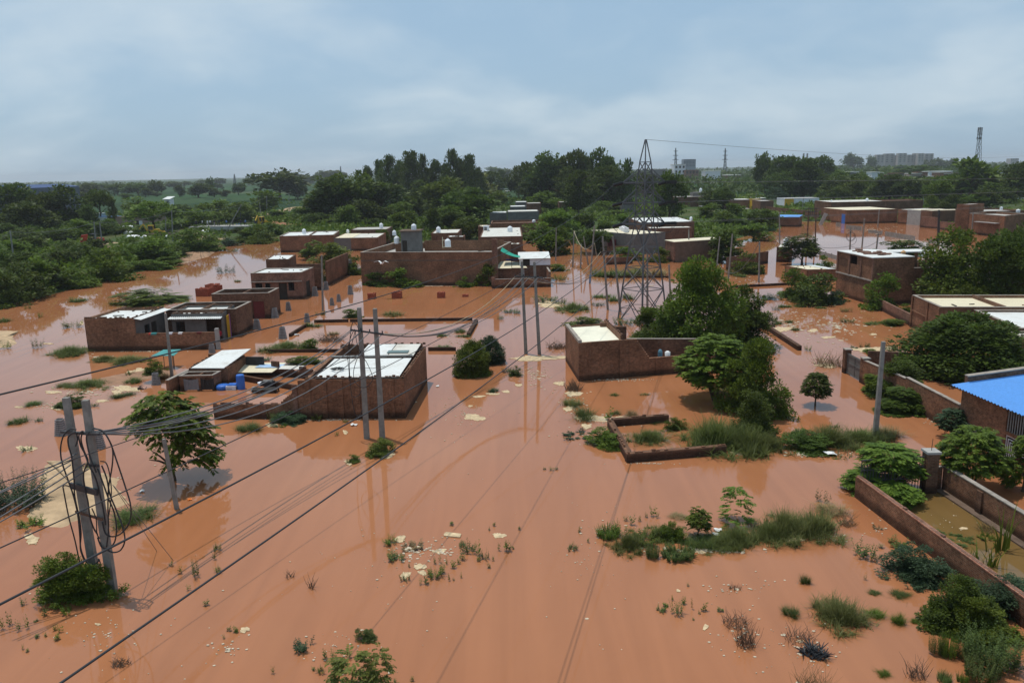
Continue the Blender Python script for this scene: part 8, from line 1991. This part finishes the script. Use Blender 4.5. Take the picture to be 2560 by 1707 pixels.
wp('x4',[(110,715,458,340,'meadow','G','grassy dome with pale top, left part'),(270,710,460,320,'meadow','G','grassy dome with pale top, right part'),(10,730,560,240,'meadow','GS','lower grass left of the grassy dome'),(375,570,478,160,'grass','DR','brownish grass behind the grassy dome'),(430,1235,985,340,'meadow','G','tall rounded grass tussock alone in water, lower right'),(580,830,690,130,'weed','GD','sparse weeds between dome and yard wall'),(760,765,680,120,'weed','GD','weeds at the foot of the yard wall, upper end'),(930,970,715,310,'bush','U','bluish broad leaved bush against the yard wall'),(880,1015,938,110,'weed','U','low weed beside the white cup'),(1120,1260,930,320,'scrub','D','dark weedy bush along the yard wall, middle'),(1250,1340,1040,310,'scrub','M','dark weedy bush along the yard wall, lower'),(1350,1150,895,280,'bush','U','weedy bush climbing the yard wall near the corner'),(1330,1490,1190,250,'reed','GD','tall weeds before the yard wall, bottom right'),(1275,1570,1350,180,'reed','GD','tall reeds at the bottom edge, right'),(1450,1330,1200,190,'weed','M','leafy weeds at the right edge below the yard wall'),(1490,1100,925,230,'bush','U','bush inside the yard at the right edge'),(1110,722,680,180,'weed','GD','low weeds in the middle of the olive yard water'),(1300,722,668,110,'weed','M','weeds at the right wall of the yard'),(1400,780,500,200,'maize','M','tallest maize plant in the flooded yard'),(1325,872,718,150,'maize','M','middle sized maize plant in the flooded yard'),(1215,832,755,70,'maize','M','smallest maize plant behind the long brick wall')])
for c,x,yb,yt,w,k,mt,lb in W_:
 nm_,ct=('bush','bush')if ' bush' in lb and k in('scrub','dome')else('sapling','sapling')if k=='palmate' else CATN[k]
 tr(c,x,yb,yt,w,k,mt,lb,nm_,ct,lod=None,lift=False,tk='multi' if k=='layer' and 'little' in lb else None)
m=MB();rr=random.Random(21);Q,T_=[],[]
r=np.random.default_rng(9)
def clump(c,w,h,n,s):
 P=np.array(c)+unit(r.normal(size=(n,3)))*np.array((w/2,w/2,h*.45))*(r.uniform(.3,1,n)**.5)[:,None]
 P[:,2]=np.maximum(P[:,2],.3)
 Q.append(leaves(P,r.normal(size=(n,3)),np.array((0,0,1.0))+r.normal(0,.7,(n,3)),s*r.uniform(.6,1.4,n),s*r.uniform(.5,1,n)))
 T_.append(np.clip(r.beta(2,2)*.7+r.uniform(0,.3,n),0,1))
k=0
while k<3000:
 az=r.uniform(-37,37);d=850*math.exp(r.uniform(0,1)*1.75)
 x,y=d*math.sin(rad(az)),d*math.cos(rad(az))
 belt=math.sin(d*.011+.004*x)+.8*math.sin(x*.006+2.0+d*.003)+.5*math.sin(x*.021-d*.006)
 if belt<(.95 if az<2 else-.35)or(az<2 and d<1150):continue
 h=r.uniform(6,13);clump((x,y,h*.5),h*r.uniform(.9,1.7),h,15,h*.42);k+=1
k=0
while k<1000:
 az=r.uniform(3,37);d=430*math.exp(r.uniform(0,.75));x,y=d*math.sin(rad(az)),d*math.cos(rad(az))
 if math.sin(x*.03+1.1)+math.sin(y*.025+x*.01)<-.7:continue
 h=r.uniform(4,10);clump((x,y,h*.5),h*r.uniform(.9,1.8),h,22,h*.3);k+=1
me=quadmesh('distant_woodland',np.concatenate(Q),np.concatenate(T_),LDARK)
ob=bpy.data.objects.new('distant_woodland',me);COL.objects.link(ob);props(ob,'hazy belts of far trees along the whole horizon','woodland',kind='stuff')
Q,T_=[],[];k=0
while k<5200:
 az=r.uniform(-38,36);d=75*math.exp(r.uniform(0,1)*1.85)
 x,y=d*math.sin(rad(az)),d*math.cos(rad(az));z=gz(x,y)
 if z<.12:continue
 if az<-8 and y>330 and r.random()<.93:continue
 if math.sin(x*.13+1)*math.sin(y*.09)+.6*math.sin(x*.05-y*.04)<-.45:continue
 u=proj((x,y,z))
 if 560<u[0]<720 and 560<u[1]<600:continue
 if 200<u[0]<640 and 540<u[1]<610 and r.random()<.75:continue
 h=r.uniform(.5,2.2)*(1+d/500)*(.55 if az>-2 else 1);clump((x,y,z+h*.3),h*2.2,h,13,.5+d*.0022);k+=1
me=quadmesh('undergrowth',np.concatenate(Q),np.concatenate(T_),LMID)
ob=bpy.data.objects.new('undergrowth',me);COL.objects.link(ob);props(ob,'low green scrub covering the dry land between the trees','undergrowth',kind='stuff')
def fbox(name,label,c,x0,x1,yb,yt,Y,dep,mat,roof=None,cat='building',group=None,wins=None):
 A,B=at(c,x0,yb,Y),at(c,x1,yb,Y);h=at(c,(x0+x1)/2,yt,Y).z
 T=thing(name,label,cat,(A.x,A.y,0),group)
 m=MB();m.box(A.x,B.x,Y,Y+dep,-1,h);m.build('wall',mat,T)
 if roof:m=MB();m.box(A.x-.3,B.x+.3,Y-.4,Y+dep+.3,h+.01,h+max(.25,Y*.0008));m.build('roof',roof,T)
 if wins:
  nx,nz,zb=wins;m=MB()
  for i in range(nx):
   for j in range(nz):
    w=(B.x-A.x)/nx;hh=(h-zb)/nz;m.box(A.x+w*(i+.25),A.x+w*(i+.75),Y-.35,Y-.02,zb+hh*(j+.3),zb+hh*(j+.8))
  m.build('window',DARKIN,T)
 return T
T=thing('apartment_block','long row of pale multi storey flats on the skyline at right','apartment block',at('z4',990,390,1500))
PALE=plain('pale_flats',(.42,.38,.36),.9)
for k,(x0,x1,yt)in enumerate([(988,1058,318),(1062,1150,308),(1120,1178,322),(1184,1260,305),(1264,1330,318),(1328,1358,305),(1364,1418,306),(1424,1505,308)]):
 Y=1500+12*(k%3);A,B=at('z4',x0,390,Y),at('z4',x1,390,Y);h=at('z4',x0,yt,Y).z;m=MB();m.box(A.x,B.x,Y,Y+9,-1,h);b=m.build('block',PALE,T)
 m=MB();nx=max(2,int((B.x-A.x)/8))
 for i in range(nx):
  for j in range(5):w=(B.x-A.x)/nx;m.box(A.x+w*(i+.3),A.x+w*(i+.7),Y-.5,Y-.03,17+(h-17)/5*(j+.3),17+(h-17)/5*(j+.75))
 m.build('window',GREY,b)
fbox('office_block','blue grey stepped tower block on the skyline right of the pylon','z3',1565,1675,195,140,1500,20,plain('blue_grey',(.22,.25,.30)),wins=(8,5,17))
fbox('office_block','faint low block on the skyline at the far right','z4',2212,2285,375,352,1700,15,PALE,wins=(5,2,17))
fbox('building','white framed building with a dark front, right of the pylon top','z3',1480,1580,300,192,1000,25,WALLW,OFFW,wins=(3,3,3))
fbox('building','grey hall seen left of the white framed building','z3',1290,1400,300,235,1010,25,GREY,DULL)
fbox('building','grey low hall beside the dark fronted white building','z3',1405,1478,300,245,1015,25,LGREY,DULL)
fbox('building','unfinished brown brick frame right of the white framed building','z3',1582,1700,300,237,990,25,BR2,wins=(4,2,1))
fbox('building','long white house among far trees right of the brown frame','z3',1762,1900,290,252,1000,20,WALLW,WHITE)
fbox('building','brown house with a pale roof edge left of the tall right grove','z3',1965,2085,345,288,800,20,BR2,OFFW)
fbox('barn','long low white roofed barn beyond the far settlement','z4',1475,1680,492,472,640,12,WALLW,WHITE)
fbox('barn','long white roofed sheds at the far right, below the lattice mast','z4',1970,2240,494,475,620,12,WALLW,WHITE)
fbox('barn','white tents or sheds in the middle of the far settlement','z4',948,1015,500,480,560,9,WALLW,WHITE)
rr=random.Random(8)
for k in range(46):
 x=rr.uniform(480,1720)if k<36 else rr.uniform(1980,2330);yb=rr.uniform(505,590);w=rr.uniform(40,110);Y=max(330,min(620,g('z4',x,yb).y))
 fbox('far_house','low brown house of the dense far settlement on the right','z4',x,x+w,yb,yb-rr.uniform(16,30),Y,rr.uniform(6,12),rr.choice((BR2,BR,BR2,GREY)),rr.choice((OFFW,DULL,DULL,BR2)),'house','low houses of the far settlement')
for k in range(14):
 x=rr.uniform(1480,2100);yb=rr.uniform(330,400);w=rr.uniform(30,90)
 fbox('far_house','low brown house among trees right of the pylon top','z3',x,x+w,yb,yb-rr.uniform(14,26),g('z3',x,yb).y,8,rr.choice((BR2,BR,GREY)),rr.choice((OFFW,DULL)),'house','low houses beyond the pylon')
for k in range(26):
 x=rr.uniform(500,2300);yb=rr.uniform(600,680);w=rr.uniform(60,150)
 fbox('far_house','low brick house half hidden in the tree belt behind the pond houses','z4',x,x+w,yb,yb-rr.uniform(20,34),g('z4',x,yb).y,9,rr.choice((BR2,BR,BR2,GREY)),rr.choice((OFFW,DULL,DULL,CREAM)),'house','low houses half hidden in the tree belt')
for k in range(14):
 x=rr.uniform(1480,2330);yb=rr.uniform(450,640);w=rr.uniform(50,130)
 fbox('far_house','low brick house in the green plots right of the pylon','z3',x,x+w,yb,yb-rr.uniform(22,36),g('z3',x,yb).y,8,rr.choice((BR2,BR,BROWN)),rr.choice((OFFW,DULL,BR2)),'house','low houses in the green plots right of the pylon')
for k in range(7):
 x=rr.uniform(2050,2330);yb=rr.uniform(395,480);fbox('far_house','pale house glimpsed between the two groves left of the pylon','z2',x,x+rr.uniform(20,70),yb,yb-16,g('z2',x,yb).y,8,rr.choice((LGREY,BR2)),OFFW,'house','houses between the groves')
def lattice(name,label,c,xb,yb,xt,yt,Y,w0,w1,arms=0,th=.3,cat='mast'):
 b=at(c,xb,yb,Y);b.z=0;t=at(c,xt,yt,Y);T=thing(name,label,cat,b);H=t.z;m=MB()
 lv=[H*(1-(1-i/9)**1.15)for i in range(10)]
 W=lambda z:w0+(w1-w0)*(z/H)**.8
 pt=lambda k,z:Vector((b.x+(t.x-b.x)*z/H+W(z)*(1 if k in(1,2)else-1),Y+W(z)*(1 if k>1 else-1),z))
 for k in range(4):
  for z0,z1 in zip(lv[:-1],lv[1:]):m.bar(pt(k,z0),pt(k,z1),th);m.bar(pt(k,z0),pt((k+1)%4,z1),th*.6);m.bar(pt(k,z1),pt((k+1)%4,z1),th*.6)
 m.build('frame',STEEL,T)
 for j in range(arms):m=MB();z=H*(.62+.14*j);L=H*(.2-.03*j);m.bar((t.x-L/2,Y,z),(t.x+L/2,Y,z),th*1.3);m.build('cross_arm',STEEL,T)
 return T,t,H
T,t,H=lattice('telecom_mast','tall lattice telephone mast with antennas on the right skyline','z4',1918,395,1936,68,700,2.6,.8,0,.28)
for j,z in enumerate((.97,.93,.87,.80)):
 m=MB()
 for a in(0,2.1,4.2):x,y=t.x+1.7*math.cos(a+j),t.y+1.7*math.sin(a+j);m.box(x-.3,x+.3,y-.2,y+.2,H*z-1.2,H*z+1.2)
 m.tube([(t.x-1.8,t.y,H*z),(t.x+1.8,t.y,H*z)],.12,5);m.build('antenna',GREY,T)
lattice('pylon','distant pylon on the skyline over the dark fronted white building','z3',1493,200,1493,38,1200,2.6,.3,3,.55,'pylon')
lattice('pylon','distant pylon on the skyline left of the tall right grove','z3',1945,190,1945,40,1200,2.6,.3,3,.55,'pylon')
lattice('pylon','distant dark pylon standing in the left fields','z1',2138,215,2136,130,1300,2.4,.3,2,.5,'pylon')
lattice('pylon','distant thin pylon above the hazy clump left of the tall grove','z2',772,280,770,205,1300,2.2,.3,1,.5,'pylon')
for x in(322,355):
 b=at('z4',x,380,1500);h=at('z4',x,306,1500).z;m=MB();m.tube([(b.x,b.y,0),(b.x,b.y,h)],[2.2,1.5],10);m.build('chimney_stack',CONC,org=b,label=('left' if x==322 else 'right')+' one of two thin chimneys on the skyline right of the pylon',cat='chimney')
hm=bpy.data.materials.new('haze');hm.use_nodes=True
hn=hm.node_tree.nodes;hn.remove(hn['Principled BSDF'])
pv=hn.new('ShaderNodeVolumePrincipled');pv.inputs['Density'].default_value=0.00013;pv.inputs['Color'].default_value=(.86,.89,.92,1);pv.inputs['Anisotropy'].default_value=0.2
hm.node_tree.links.new(pv.outputs[0],hn['Material Output'].inputs['Volume'])
m=MB();m.box(-7300,7300,-200,9200,-3,64);m.build('haze',hm,kind='stuff',label='pale air fading the far country',cat='haze')
